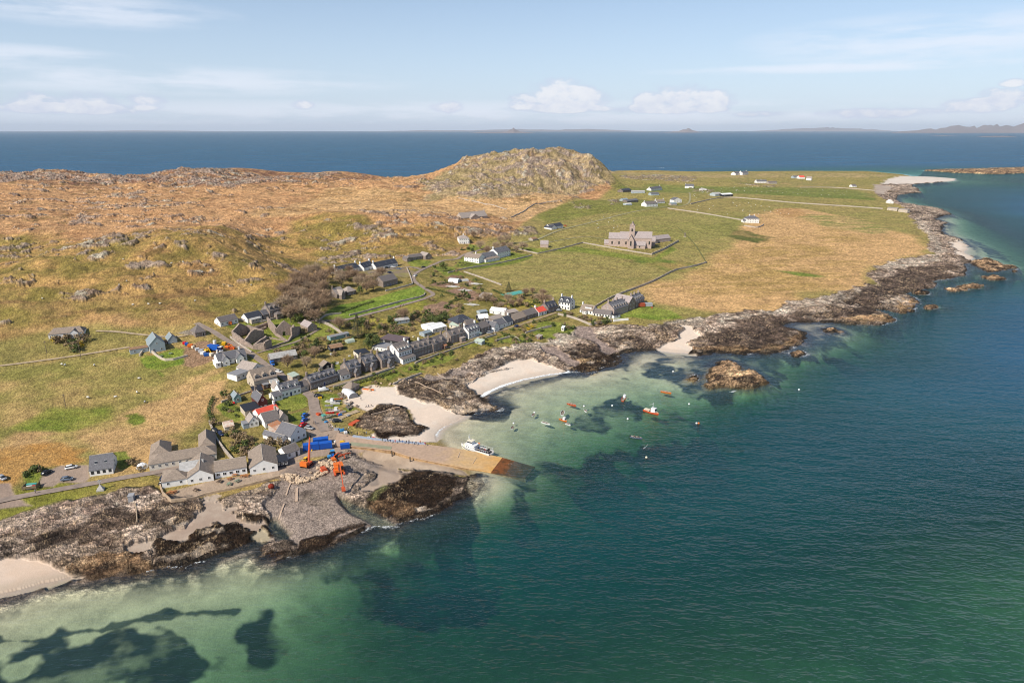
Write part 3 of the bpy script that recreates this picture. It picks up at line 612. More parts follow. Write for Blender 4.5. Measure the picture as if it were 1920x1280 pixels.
def ground_material():
    m, t, o = new_mat('ground_cover')
    b = N(t, 'ShaderNodeBsdfPrincipled'); b.inputs['Roughness'].default_value = 0.95
    b.inputs['Specular IOR Level'].default_value = 0.15
    a = N(t, 'ShaderNodeAttribute', attribute_name='cover')
    k = N(t, 'ShaderNodeAttribute', attribute_name='kinds')
    sp = N(t, 'ShaderNodeSeparateColor'); t.links.new(k.outputs['Color'], sp.inputs[0])
    g = N(t, 'ShaderNodeTexCoord')
    n1 = N(t, 'ShaderNodeTexNoise'); n1.inputs['Scale'].default_value = 1.1; n1.inputs['Detail'].default_value = 5; n1.inputs['Roughness'].default_value = 0.7
    t.links.new(g.outputs['Object'], n1.inputs['Vector'])
    n2 = N(t, 'ShaderNodeTexNoise'); n2.inputs['Scale'].default_value = 0.32; n2.inputs['Detail'].default_value = 4
    t.links.new(g.outputs['Object'], n2.inputs['Vector'])
    amp = MT(t, 'ADD', MT(t, 'MULTIPLY', sp.outputs[0], 0.3), MT(t, 'MULTIPLY', MT(t, 'SUBTRACT', 1.0, sp.outputs[1]), 0.55))
    v = MT(t, 'MULTIPLY', MT(t, 'SUBTRACT', MT(t, 'ADD', n1.outputs['Fac'], MT(t, 'MULTIPLY', n2.outputs['Fac'], 0.6)), 0.8), amp)
    v = MT(t, 'ADD', MT(t, 'MULTIPLY', v, 2.3), 1.0)
    mx = N(t, 'ShaderNodeVectorMath', operation='SCALE'); t.links.new(a.outputs['Color'], mx.inputs[0]); t.links.new(v, mx.inputs['Scale'])
    mp = N(t, 'ShaderNodeMapping'); mp.inputs['Rotation'].default_value = (0, 0, -.75); mp.inputs['Scale'].default_value = (.14, .38, .3); t.links.new(g.outputs['Object'], mp.inputs[0])
    wd = N(t, 'ShaderNodeMixRGB'); wd.inputs[0].default_value = .16; t.links.new(mp.outputs[0], wd.inputs[1]); t.links.new(n2.outputs['Color'], wd.inputs[2])
    vor = []
    for sc, rnd in ((1.0, 1), (3.1, 1)):
        a1 = N(t, 'ShaderNodeTexVoronoi'); a1.inputs['Scale'].default_value = sc; t.links.new(wd.outputs[0], a1.inputs['Vector'])
        a2 = N(t, 'ShaderNodeTexVoronoi', feature='DISTANCE_TO_EDGE'); a2.inputs['Scale'].default_value = sc; t.links.new(wd.outputs[0], a2.inputs['Vector'])
        cs_ = N(t, 'ShaderNodeSeparateColor'); t.links.new(a1.outputs['Color'], cs_.inputs[0])
        vor.append((cs_.outputs[0], MT(t, 'MULTIPLY', a2.outputs['Distance'], 9.0, True)))
    tone = MT(t, 'MULTIPLY', MT(t, 'ADD', MT(t, 'MULTIPLY', vor[0][0], .75), MT(t, 'ADD', MT(t, 'MULTIPLY', vor[1][0], .55), .38)), MT(t, 'ADD', MT(t, 'MULTIPLY', MT(t, 'MULTIPLY', vor[0][1], vor[1][1]), .55), .45))
    tone = MT(t, 'ADD', MT(t, 'MULTIPLY', MT(t, 'SUBTRACT', MT(t, 'MULTIPLY', tone, 1.25), 1.0), sp.outputs[0]), 1.0)
    m3 = N(t, 'ShaderNodeVectorMath', operation='SCALE'); t.links.new(mx.outputs[0], m3.inputs[0]); t.links.new(tone, m3.inputs['Scale'])
    t.links.new(m3.outputs[0], b.inputs['Base Color'])
    bp = N(t, 'ShaderNodeBump'); bp.inputs['Strength'].default_value = 1.0
    bh = MT(t, 'MULTIPLY', MT(t, 'ADD', n1.outputs['Fac'], MT(t, 'MULTIPLY', n2.outputs['Fac'], 1.4)), MT(t, 'ADD', MT(t, 'MULTIPLY', sp.outputs[0], 1.6), MT(t, 'MULTIPLY', MT(t, 'SUBTRACT', 1.0, sp.outputs[1]), 0.5)))
    bh = MT(t, 'ADD', bh, MT(t, 'MULTIPLY', MT(t, 'MULTIPLY', MT(t, 'ADD', vor[0][0], MT(t, 'MULTIPLY', vor[1][0], .5)), 1.6), sp.outputs[0]))
    t.links.new(bh, bp.inputs['Height']); bp.inputs['Distance'].default_value = 0.6
    t.links.new(bp.outputs[0], b.inputs['Normal'])
    t.links.new(b.outputs[0], o.inputs['Surface'])
    return m

def grid_mesh(name, Xa, Ya, Za, keep, attrs, mat, smooth=True):
    nr, nc = Xa.shape
    idx = np.arange(nr * nc).reshape(nr, nc)
    q = np.stack([idx[:-1, :-1], idx[:-1, 1:], idx[1:, 1:], idx[1:, :-1]], -1)[keep]
    used = np.zeros(nr * nc, bool); used[q.ravel()] = True
    remap = np.cumsum(used) - 1
    q = remap[q]
    me = bpy.data.meshes.new(name)
    co = np.stack([Xa, Ya, Za], -1).reshape(-1, 3)[used].astype(f4)
    me.vertices.add(len(co)); me.vertices.foreach_set('co', co.ravel())
    me.loops.add(q.size); me.loops.foreach_set('vertex_index', q.astype(np.int32).ravel())
    me.polygons.add(len(q)); me.polygons.foreach_set('loop_start', np.arange(0, q.size, 4, dtype=np.int32))
    try: me.polygons.foreach_set('loop_total', np.full(len(q), 4, np.int32))
    except Exception: pass
    if smooth: me.polygons.foreach_set('use_smooth', np.ones(len(q), bool))
    for an, arr in attrs.items():
        A = me.color_attributes.new(an, 'FLOAT_COLOR', 'POINT')
        v = np.ones((len(co), 4), f4); v[:, :arr.shape[-1]] = arr.reshape(-1, arr.shape[-1])[used]
        A.data.foreach_set('color', v.ravel())
    me.materials.append(mat); me.update(calc_edges=True); me.validate()
    o = bpy.data.objects.new(name, me); COL.objects.link(o)
    return o
def cellmax(A): return np.maximum(np.maximum(A[:-1, :-1], A[1:, :-1]), np.maximum(A[:-1, 1:], A[1:, 1:]))
keep = cellmax(CSD) > -330
keep &= ~((cellmax(GY) > 1900) & (cellmax(HCUR) < -25))
kinds = np.stack([ROCK, SAND + FLAT * 0.7, WEED], -1)
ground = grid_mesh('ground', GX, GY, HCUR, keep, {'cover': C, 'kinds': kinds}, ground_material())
ground['kind'] = 'structure'

# ------------------------------------------------------------------ the sea
def sea_material():
    m, t, o = new_mat('sea_water')
    a = N(t, 'ShaderNodeAttribute', attribute_name='depth')
    sp = N(t, 'ShaderNodeSeparateColor'); t.links.new(a.outputs['Color'], sp.inputs[0])
    D = MT(t, 'MULTIPLY', sp.outputs[0], 60.0); foam = sp.outputs[1]
    cb = N(t, 'ShaderNodeCombineColor'); ci = N(t, 'ShaderNodeCombineColor')
    for i, k in enumerate((0.34, 0.20, 0.27)):
        T = MT(t, 'EXPONENT', MT(t, 'MULTIPLY', D, -k * 0.5))
        t.links.new(T, cb.inputs[i])
        t.links.new(MT(t, 'SUBTRACT', 1.0, MT(t, 'MULTIPLY', T, T)), ci.inputs[i])
    tr = N(t, 'ShaderNodeBsdfTransparent'); t.links.new(cb.outputs[0], tr.inputs[0])
    # light scattered back by the water itself: green over shallow sand, blue in the open sea
    rp = N(t, 'ShaderNodeValToRGB'); t.links.new(sp.outputs[0], rp.inputs[0])
    els = rp.color_ramp.elements
    els[0].position = 0.0; els[0].color = (0.020, 0.070, 0.052, 1)
    els[1].position = 1.0; els[1].color = (0.010, 0.075, 0.165, 1)
    for p_, c_ in ((0.10, (0.012, 0.036, 0.027, 1)), (0.20, (0.008, 0.026, 0.026, 1)), (0.33, (0.005, 0.037, 0.040, 1)), (0.55, (0.007, 0.052, 0.066, 1))):
        e = els.new(p_); e.color = c_
    ml = N(t, 'ShaderNodeMixRGB', blend_type='MULTIPLY'); ml.inputs[0].default_value = 1
    t.links.new(rp.outputs[0], ml.inputs[1]); t.links.new(ci.outputs[0], ml.inputs[2])
    g = N(t, 'ShaderNodeTexCoord')
    # patches of wind on the water
    mp0 = N(t, 'ShaderNodeMapping'); mp0.inputs['Scale'].default_value = (0.004, 0.012, 1); mp0.inputs['Rotation'].default_value = (0, 0, 0.35)
    t.links.new(g.outputs['Object'], mp0.inputs[0])
    n0 = N(t, 'ShaderNodeTexNoise'); n0.inputs['Scale'].default_value = 1; n0.inputs['Detail'].default_value = 4; t.links.new(mp0.outputs[0], n0.inputs[0])
    vv = MT(t, 'ADD', MT(t, 'MULTIPLY', MT(t, 'SUBTRACT', n0.outputs['Fac'], 0.5), 0.9), 1.0)
    ms = N(t, 'ShaderNodeVectorMath', operation='SCALE'); t.links.new(ml.outputs[0], ms.inputs[0]); t.links.new(vv, ms.inputs['Scale'])
    df = N(t, 'ShaderNodeBsdfDiffuse'); t.links.new(ms.outputs[0], df.inputs[0])
    ad = N(t, 'ShaderNodeAddShader'); t.links.new(tr.outputs[0], ad.inputs[0]); t.links.new(df.outputs[0], ad.inputs[1])
    # ripples: wind wavelets over a longer swell
    def nz(sx, sy, rot, det, rough=0.6):
        mp = N(t, 'ShaderNodeMapping'); mp.inputs['Scale'].default_value = (sx, sy, 1); mp.inputs['Rotation'].default_value = (0, 0, rot)
        t.links.new(g.outputs['Object'], mp.inputs[0])
        n = N(t, 'ShaderNodeTexNoise'); n.inputs['Scale'].default_value = 1; n.inputs['Detail'].default_value = det; n.inputs['Roughness'].default_value = rough
        t.links.new(mp.outputs[0], n.inputs[0]); return n.outputs['Fac']
    w1 = nz(0.3, 0.8, 0.85, 1.5, 0.5); w2 = nz(0.05, 0.16, 0.8, 1); w3 = nz(0.8, 1.7, 0.6, 1)
    hgt = MT(t, 'ADD', MT(t, 'MULTIPLY', w1, 1.15), MT(t, 'ADD', MT(t, 'MULTIPLY', w2, 2.0), MT(t, 'MULTIPLY', w3, 0.22)))
    calm = MT(t, 'ADD', 0.28, MT(t, 'MULTIPLY', MT(t, 'MULTIPLY', sp.outputs[0], 6.0, True), 0.72))
    bp = N(t, 'ShaderNodeBump'); bp.inputs['Distance'].default_value = 0.68
    t.links.new(calm, bp.inputs['Strength']); t.links.new(hgt, bp.inputs['Height'])
    gl = N(t, 'ShaderNodeBsdfGlossy'); gl.inputs['Roughness'].default_value = 0.13; gl.inputs['Color'].default_value = (0.9, 0.95, 1, 1)
    t.links.new(bp.outputs[0], gl.inputs['Normal'])
    t.links.new(bp.outputs[0], df.inputs['Normal'])
    fr = N(t, 'ShaderNodeFresnel'); fr.inputs['IOR'].default_value = 1.33; t.links.new(bp.outputs[0], fr.inputs['Normal'])
    fac = MT(t, 'MINIMUM', MT(t, 'MULTIPLY', fr.outputs[0], 0.9), 0.19)
    mx = N(t, 'ShaderNodeMixShader'); t.links.new(fac, mx.inputs[0]); t.links.new(ad.outputs[0], mx.inputs[1]); t.links.new(gl.outputs[0], mx.inputs[2])
    # surf: white where it breaks
    fn = nz(0.9, 0.9, 0.0, 5, 0.7)
    ff = MT(t, 'MULTIPLY', MT(t, 'SUBTRACT', MT(t, 'ADD', foam, fn), 0.95), 4.0, True)
    # a few small whitecaps offshore
    fd = N(t, 'ShaderNodeBsdfDiffuse'); fd.inputs[0].default_value = (0.72, 0.74, 0.74, 1)
    m2 = N(t, 'ShaderNodeMixShader'); t.links.new(ff, m2.inputs[0]); t.links.new(mx.outputs[0], m2.inputs[1]); t.links.new(fd.outputs[0], m2.inputs[2])
    t.links.new(m2.outputs[0], o.inputs['Surface'])
    return m
SEAM = sea_material()
sr = np.unique(np.r_[np.arange(0, NR, 2), NR - 1]); sc_ = np.unique(np.r_[np.arange(0, NC, 2), NC - 1])
sX = GX[np.ix_(sr, sc_)]; sY = GY[np.ix_(sr, sc_)]; sH = HCUR[np.ix_(sr, sc_)]; sS = CSD[np.ix_(sr, sc_)]
dep = np.clip(-sH, 0, 52)
FOAM = np.zeros(sX.shape)
def foamline(s, wd, amp):
    global FOAM
    poly = [unproj(*map(float, q.split(','))) for q in s.split()]
    d = seg_sd(sX, sY, poly, False)
    FOAM = np.maximum(FOAM, amp * np.exp(-(d / wd) ** 2))
foamline("905,740 925,728 945,720 980,709 1027,700 1063,696", 3.0, 0.8)
foamline("905,743 925,731 945,723 980,712 1027,703 1066,698", 1.6, 0.7)
foamline("817,818 820,808 833,798 851,789", 2.2, 0.62)
foamline("0,1112 60,1096 110,1084", 1.0, 0.45)
foamline("1370,735 1380,732", 1.5, 0.6); foamline("712,986 725,989", 1.2, 0.6); foamline("1240,655 1300,664 1340,662", 1.4, 0.4); foamline("952,868 965,872", 1.2, 0.5)
foamline("1690,326 1752,330 1800,333 1830,337", 7, 0.45); foamline("1205,842 1215,833", 0.6, 0.6); foamline("1232,314 1244,315", 5, .8); foamline("66,292 80,292", 6, .8); foamline("1770,440 1790,443 1815,460 1820,478", 3, 0.35)
rocky = ROCK[np.ix_(sr, sc_)]
FOAM = np.maximum(FOAM, 0.52 * np.exp(-(np.abs(sS + 1.0) / 2.2) ** 2) * (fbm(sX.astype(f4), sY.astype(f4), 18, 3, 81) > 0.0) * (rocky > .3))
skeep = cellmax(-sH) > -0.35
skeep[...] = skeep
sea = grid_mesh('water', sX, sY, np.zeros(sX.shape), skeep, {'depth': np.stack([dep / 60, FOAM, np.zeros_like(dep)], -1)}, SEAM)
sea['kind'] = 'structure'
# open ocean from the edge of the survey to the horizon
def sheet(name, rows, mat, z, dval):
    me = bpy.data.meshes.new(name); bm = bmesh.new(); lay = bm.verts.layers.float_color.new('depth') if dval is not None else None
    prev = None
    for (y, xs) in rows:
        cur = []
        for x in xs:
            v = bm.verts.new((x, y, z))
            if lay is not None: v[lay] = (dval, 0, 0, 1)
            cur.append(v)
        if prev:
            for i in range(len(cur) - 1): bm.faces.new((prev[i], prev[i + 1], cur[i + 1], cur[i]))
        prev = cur
    bm.to_mesh(me); bm.free(); me.materials.append(mat)
    o = bpy.data.objects.new(name, me); COL.objects.link(o); o['kind'] = 'structure'; return o
rows = []
for y in [Y1, 4200, 6000, 9000, 14000, 22000, 35000, 55000, 90000]:
    rows.append((y, [y * s for s in np.linspace(-2.6, 2.6, 41)]))
sheet('water', rows, SEAM, 0.0, 50 / 60.0)
SBM = new_mat('seabed_sand'); b_ = N(SBM[1], 'ShaderNodeBsdfDiffuse'); b_.inputs[0].default_value = (*lin(214, 206, 166, .66), 1); SBM[1].links.new(b_.outputs[0], SBM[2].inputs[0])
def apron(name, Xa, Ya):
    d = np.clip(Dsea(Xa, Ya), 2, 55); d = np.minimum(np.where(d > 3, 3 + (d - 3) * 1.6, d), 52)
    grid_mesh(name, Xa, Ya, np.zeros(Xa.shape), np.ones((Xa.shape[0] - 1, Xa.shape[1] - 1), bool), {'depth': np.stack([d / 60, d * 0, d * 0], -1)}, SEAM)['kind'] = 'structure'
    grid_mesh('seabed', Xa, Ya, -d, np.ones((Xa.shape[0] - 1, Xa.shape[1] - 1), bool), {}, SBM[0])['kind'] = 'structure'
lo = np.linspace(0, 1, 40)
for sg in (-1, 1):                                        # the sea to either side of the surveyed wedge
    yy = GY[sr, 0][::4]; yy = np.r_[yy, GY[-1, 0]][:, None]
    apron('water', sg * (yy + (yy * 1.5 + 900) * lo[None, :] ** 1.5) if sg > 0 else -(yy + (yy * 1.5 + 900) * lo[None, ::-1] ** 1.5), yy * np.ones((1, 40)))
xx = np.linspace(-1, 1, 81)[None, :]; tt = np.linspace(0, 1, 30)[:, None]
apron('water', xx * (Y0 + (1 - tt) * 1500), -1200 + (Y0 + 1200) * tt ** .6 + 0 * xx)
# ------------------------------------------------------------------ modelling helpers
def surf(name, rgb, var=0.12, scale=1.5, rough=0.85, bump=0.0, kind='noise', rgb2=None, metal=0.0, spec=0.3, bscale=None):
    """one procedural surface: base colour broken up by noise / courses / ribs"""
    if name in MATS: return MATS[name]
    m, t, o = new_mat(name)
    b = N(t, 'ShaderNodeBsdfPrincipled'); b.inputs['Roughness'].default_value = rough; b.inputs['Metallic'].default_value = metal
    b.inputs['Specular IOR Level'].default_value = spec
    g = N(t, 'ShaderNodeTexCoord')
    nz = N(t, 'ShaderNodeTexNoise'); nz.inputs['Scale'].default_value = scale; nz.inputs['Detail'].default_value = 5; nz.inputs['Roughness'].default_value = 0.65
    t.links.new(g.outputs['Object'], nz.inputs['Vector'])
    c = (*rgb, 1); c2 = (*(rgb2 or tuple(x * (1 - var * 2.2) for x in rgb)), 1)
    mx = N(t, 'ShaderNodeMixRGB'); mx.inputs[1].default_value = c; mx.inputs[2].default_value = c2
    rp = N(t, 'ShaderNodeMapRange'); rp.inputs['From Min'].default_value = 0.38; rp.inputs['From Max'].default_value = 0.66
    t.links.new(nz.outputs['Fac'], rp.inputs['Value']); t.links.new(rp.outputs[0], mx.inputs[0])
    out = mx.outputs[0]
    hsrc = nz.outputs['Fac']
    if kind in ('stone', 'slate', 'ribs', 'boards'):
        if kind in ('stone', 'slate'):
            br = N(t, 'ShaderNodeTexBrick'); br.inputs['Scale'].default_value = bscale or 1.0
            br.inputs['Color1'].default_value = (1, 1, 1, 1); br.inputs['Color2'].default_value = (0.72, 0.72, 0.74, 1); br.inputs['Mortar'].default_value = (0.55, 0.53, 0.5, 1) if kind == 'stone' else (0.6, 0.6, 0.6, 1)
            br.inputs['Mortar Size'].default_value = 0.03; br.inputs['Brick Width'].default_value = 0.7; br.inputs['Row Height'].default_value = 0.32
            cb = N(t, 'ShaderNodeCombineXYZ'); sx = N(t, 'ShaderNodeSeparateXYZ'); t.links.new(g.outputs['Object'], sx.inputs[0])
            t.links.new(MT(t, 'ADD', sx.outputs[0], sx.outputs[1]), cb.inputs[0]); t.links.new(sx.outputs[2], cb.inputs[1])
            t.links.new(cb.outputs[0], br.inputs['Vector'])
            f = br.outputs['Color']
        else:
            wv = N(t, 'ShaderNodeTexWave'); wv.inputs['Scale'].default_value = bscale or 1.2; wv.inputs['Distortion'].default_value = 0.0
            t.links.new(g.outputs['Object'], wv.inputs['Vector']); f = None
            mr = N(t, 'ShaderNodeMapRange'); mr.inputs['To Min'].default_value = 0.72; mr.inputs['To Max'].default_value = 1.0
            t.links.new(wv.outputs['Fac'], mr.inputs['Value']); f = mr.outputs[0]
        mm = N(t, 'ShaderNodeMixRGB', blend_type='MULTIPLY'); mm.inputs[0].default_value = 0.85
        t.links.new(out, mm.inputs[1]); t.links.new(f, mm.inputs[2]); out = mm.outputs[0]
    t.links.new(out, b.inputs['Base Color'])
    if bump:
        bp = N(t, 'ShaderNodeBump'); bp.inputs['Strength'].default_value = bump; bp.inputs['Distance'].default_value = 0.2
        t.links.new(hsrc, bp.inputs['Height']); t.links.new(bp.outputs[0], b.inputs['Normal'])
    t.links.new(b.outputs[0], o.inputs['Surface'])
    MATS[name] = m
    return m
def paint(name, r, g, b, rough=0.45, var=0.06, k=0.85):
    return surf(name, lin(r, g, b, k), var, 0.9, rough, spec=0.4)
SF = {
 'white': surf('white_harling', (0.80, 0.78, 0.74), 0.05, 0.7, 0.9, 0.2), 'cream': surf('cream_harling', (0.66, 0.60, 0.50), 0.06, 0.8, 0.9, 0.2),
 'pink': surf('pink_granite_wall', (0.50, 0.40, 0.35), 0.16, 1.6, 0.95, 0.4, 'stone'), 'stone': surf('grey_brown_rubble', (0.36, 0.29, 0.245), 0.2, 1.4, 0.95, 0.5, 'stone'),
 'dkstone': surf('dark_rubble', (0.30, 0.245, 0.215), 0.2, 1.4, 0.95, 0.5, 'stone'), 'abbey': surf('pink_grey_rubble', (0.54, 0.42, 0.36), 0.2, 0.6, 0.95, 0.5, 'stone', (0.45, 0.35, 0.30)),
 'ruin': surf('weathered_pink_rubble', (0.46, 0.35, 0.28), 0.2, 0.9, 0.95, 0.6, 'stone', (0.25, 0.2, 0.165)), 'black': surf('black_timber', (0.035, 0.035, 0.04), 0.1, 2, 0.8, 0, 'boards'),
 'clad': surf('pale_grey_cladding', (0.40, 0.46, 0.49), 0.05, 1, 0.6, 0, 'boards', bscale=2.0), 'green': surf('blue_green_boards', (0.25, 0.40, 0.38), 0.08, 1, 0.7, 0, 'boards'),
 'brownboard': surf('brown_boards', (0.20, 0.12, 0.08), 0.1, 1, 0.8, 0, 'boards'), 'beige': surf('beige_render', (0.52, 0.44, 0.35), 0.08, 1, 0.9), 'redbrown': surf('dark_red_boards', (0.16, 0.05, 0.04), 0.1, 1, 0.8, 0, 'boards'),
 'palestone': surf('pale_dry_stone', (0.55, 0.47, 0.39), 0.2, 1.3, 0.95, 0.6, 'stone', (0.36, 0.31, 0.26)),
}
RF = {
 'slate': surf('blue_grey_slate', (0.18, 0.176, 0.188), 0.15, 2.2, 0.62, 0.2, 'slate', bscale=1.4), 'dslate': surf('dark_slate', (0.07, 0.075, 0.092), 0.12, 2.2, 0.55, 0.2, 'slate', bscale=1.4),
 'bslate': surf('brown_grey_slate', (0.215, 0.185, 0.17), 0.15, 2.2, 0.75, 0.2, 'slate', bscale=1.4), 'tile': surf('brown_concrete_tiles', (0.35, 0.275, 0.215), 0.14, 1.8, 0.85, 0.3, 'slate', (0.25, 0.20, 0.155), bscale=1.2),
 'ltile': surf('pale_brown_tiles', (0.44, 0.37, 0.32), 0.12, 1.8, 0.85, 0.2, 'slate', bscale=1.2), 'tin': surf('pale_corrugated_sheet', (0.52, 0.50, 0.47), 0.14, 1.0, 0.6, 0, 'ribs', bscale=1.5),
 'white': surf('white_roof_sheet', (0.76, 0.76, 0.74), 0.05, 0.8, 0.6), 'pgreen': surf('pale_green_sheet', (0.50, 0.58, 0.47), 0.08, 1, 0.6, 0, 'ribs'), 'red': surf('red_painted_sheet', (0.72, 0.10, 0.06), 0.08, 1.2, 0.55),
 'rust': surf('rusted_sheet', (0.50, 0.17, 0.06), 0.2, 1.5, 0.8, 0, 'ribs', (0.42, 0.27, 0.18)), 'zinc': surf('blue_grey_standing_seam', (0.27, 0.325, 0.35), 0.05, 1.0, 0.5, 0, 'ribs', bscale=1.2),
 'astone': surf('stone_slab_roof', (0.44, 0.37, 0.355), 0.14, 1.2, 0.9, 0.3, 'slate', (0.34, 0.29, 0.27), bscale=1.0), 'flatgrey': surf('grey_felt_roof', (0.25, 0.25, 0.26), 0.1, 1.0, 0.9), 'turf': surf('brown_sedum_roof', (0.32, 0.19, 0.11), 0.2, 1.4, 0.95, 0.4),
 'black': surf('black_felt_roof', (0.03, 0.032, 0.04), 0.1, 2, 0.5), 'patch': surf('patched_rust_and_cream_sheet', (0.70, 0.62, 0.52), 0.2, 0.5, 0.7, 0, 'ribs', (0.45, 0.2, 0.1)), 'purple': surf('aubergine_felt_roof', (0.13, 0.095, 0.10), 0.12, 1, 0.8),
}
def glassy():
    m, t, o = new_mat('window_glass'); b = N(t, 'ShaderNodeBsdfPrincipled'); b.inputs['Base Color'].default_value = (0.03, 0.035, 0.04, 1); b.inputs['Roughness'].default_value = 0.12
    b.inputs['Specular IOR Level'].default_value = 0.6; t.links.new(b.outputs[0], o.inputs['Surface']); return m
GLASS = glassy()
TRIM = surf('white_trim', (0.78, 0.77, 0.75), 0.03, 1, 0.6); DARKTRIM = surf('dark_trim', (0.05, 0.045, 0.04), 0.05, 1, 0.6)
SOLAR = surf('solar_panel', (0.02, 0.022, 0.035), 0.1, 1.2, 0.2, spec=0.6)

class MB:
    def __init__(s): s.v = []; s.f = []; s.m = []; s.mats = []
    def mi(s, mat):
        if mat not in s.mats: s.mats.append(mat)
        return s.mats.index(mat)
    def add(s, vs, fs, mat=None):
        k = len(s.v); s.v += [tuple(v) for v in vs]; i = s.mi(mat) if mat is not None else 0
        for f in fs: s.f.append(tuple(a + k for a in f)); s.m.append(i)
        return s
    def box(s, x0, x1, y0, y1, z0, z1, mat=None, M=None, tap=0.0):
        cx, cy = (x0 + x1) / 2, (y0 + y1) / 2
        t = lambda x, y: (cx + (x - cx) * (1 - tap), cy + (y - cy) * (1 - tap))
        vs = [(x0, y0, z0), (x1, y0, z0), (x1, y1, z0), (x0, y1, z0), (*t(x0, y0), z1), (*t(x1, y0), z1), (*t(x1, y1), z1), (*t(x0, y1), z1)]
        if M is not None: vs = [M @ Vector(v) for v in vs]
        return s.add(vs, [(3, 2, 1, 0), (4, 5, 6, 7), (0, 1, 5, 4), (1, 2, 6, 5), (2, 3, 7, 6), (3, 0, 4, 7)], mat)
    def bar(s, p, q, w, h=None, mat=None, w2=None):
        """square bar between two points"""
        p = Vector(p); q = Vector(q); d = q - p; L = d.length
        if L < 1e-6: return s
        R = d.to_track_quat('Z', 'Y').to_matrix().to_4x4(); M = Matrix.Translation(p) @ R
        h = h or w; k = (w2 / w) if w2 else 1
        vs = [M @ Vector((x * w / 2 * kk, y * h / 2 * kk, z)) for z, kk in ((0, 1), (L, k)) for x, y in ((-1, -1), (1, -1), (1, 1), (-1, 1))]
        return s.add(vs, [(3, 2, 1, 0), (4, 5, 6, 7), (0, 1, 5, 4), (1, 2, 6, 5), (2, 3, 7, 6), (3, 0, 4, 7)], mat)
    def tube(s, p, q, r, r2=None, n=8, mat=None):
        p = Vector(p); q = Vector(q); d = q - p; L = d.length; r2 = r if r2 is None else r2
        M = Matrix.Translation(p) @ d.to_track_quat('Z', 'Y').to_matrix().to_4x4()
        vs = [M @ Vector((math.cos(a) * rr, math.sin(a) * rr, z)) for z, rr in ((0, r), (L, r2)) for a in [2 * math.pi * i / n for i in range(n)]]
        fs = [(i, (i + 1) % n, n + (i + 1) % n, n + i) for i in range(n)] + [tuple(range(n - 1, -1, -1)), tuple(range(n, 2 * n))]
        return s.add(vs, fs, mat)
    def ball(s, c, rx, ry, rz, n=8, m=5, mat=None, jit=0.0, rnd=random):
        vs = [(c[0], c[1], c[2] - rz)]
        for j in range(1, m):
            ph = -math.pi / 2 + math.pi * j / m
            for i in range(n):
                a = 2 * math.pi * i / n; k = 1 + (rnd.random() - .5) * jit
                vs.append((c[0] + rx * k * math.cos(ph) * math.cos(a), c[1] + ry * k * math.cos(ph) * math.sin(a), c[2] + rz * k * math.sin(ph)))
        vs.append((c[0], c[1], c[2] + rz)); fs = []
        for i in range(n):
            fs.append((0, 1 + (i + 1) % n, 1 + i)); b = 1 + (m - 2) * n; fs.append((b + i, b + (i + 1) % n, len(vs) - 1))
            for j in range(m - 2): k = 1 + j * n; fs.append((k + i, k + (i + 1) % n, k + n + (i + 1) % n, k + n + i))
        return s.add(vs, fs, mat)
    def prism(s, poly, axis, a0, a1, mat=None):
        """polygon in (p, z) extruded along x ('x': p is y) or along y ('y': p is x)"""
        n = len(poly)
        vs = [((a, p, z) if axis == 'x' else (p, a, z)) for a in (a0, a1) for p, z in poly]
        fs = [tuple(range(n)), tuple(range(2 * n - 1, n - 1, -1))] + [(i, n + i, n + (i + 1) % n, (i + 1) % n) for i in range(n)]
        return s.add(vs, fs, mat)
    def mesh(s, name, smooth=False):
        me = bpy.data.meshes.new(name); me.from_pydata(s.v, [], s.f)
        for m in s.mats: me.materials.append(m)
        if len(s.mats) > 1: me.polygons.foreach_set('material_index', s.m)
        bm = bmesh.new(); bm.from_mesh(me); bmesh.ops.recalc_face_normals(bm, faces=bm.faces[:]); bm.to_mesh(me); bm.free()
        if smooth: me.polygons.foreach_set('use_smooth', [True] * len(me.polygons))
        me.update(); return me
    def build(s, name, parent=None, smooth=False):
        return put(name, s.mesh(name, smooth), parent)
def put(name, me, parent=None, loc=None, rz=0):
    o = bpy.data.objects.new(name, me); COL.objects.link(o)
    if parent is not None: o.parent = parent
    if loc is not None: o.location = loc
    if rz: o.rotation_euler = (0, 0, rz)
    return o
LABELS = {}
def thing(name, label, cat, loc, rz=0, group=None):
    o = bpy.data.objects.new(name, None); COL.objects.link(o); o.empty_display_size = 1
    o.location = loc; o.rotation_euler = (0, 0, rz); tag(o, label, cat, group); return o
def tag(o, label, cat, group=None):
    o['label'] = label; o['category'] = cat
    if group: o['group'] = group
    LABELS.setdefault(label, []).append(o.name)
    return o
def copy_tree(o, loc=None, rz=None, sc=None, label=None, parent=None):
    c = o.copy(); COL.objects.link(c); c.parent = parent
    if loc is not None: c.location = loc
    if rz is not None: c.rotation_euler = (c.rotation_euler[0], c.rotation_euler[1], rz)
    if sc is not None: c.scale = sc if hasattr(sc, '__len__') else (sc, sc, sc)
    if label: c['label'] = label
    for ch in list(o.children): copy_tree(ch, parent=c)
    return c
def uv(s):
    a = s.split(','); return float(a[0]), float(a[1])
def zat(x, y): return float(samp(HCUR, x, y))

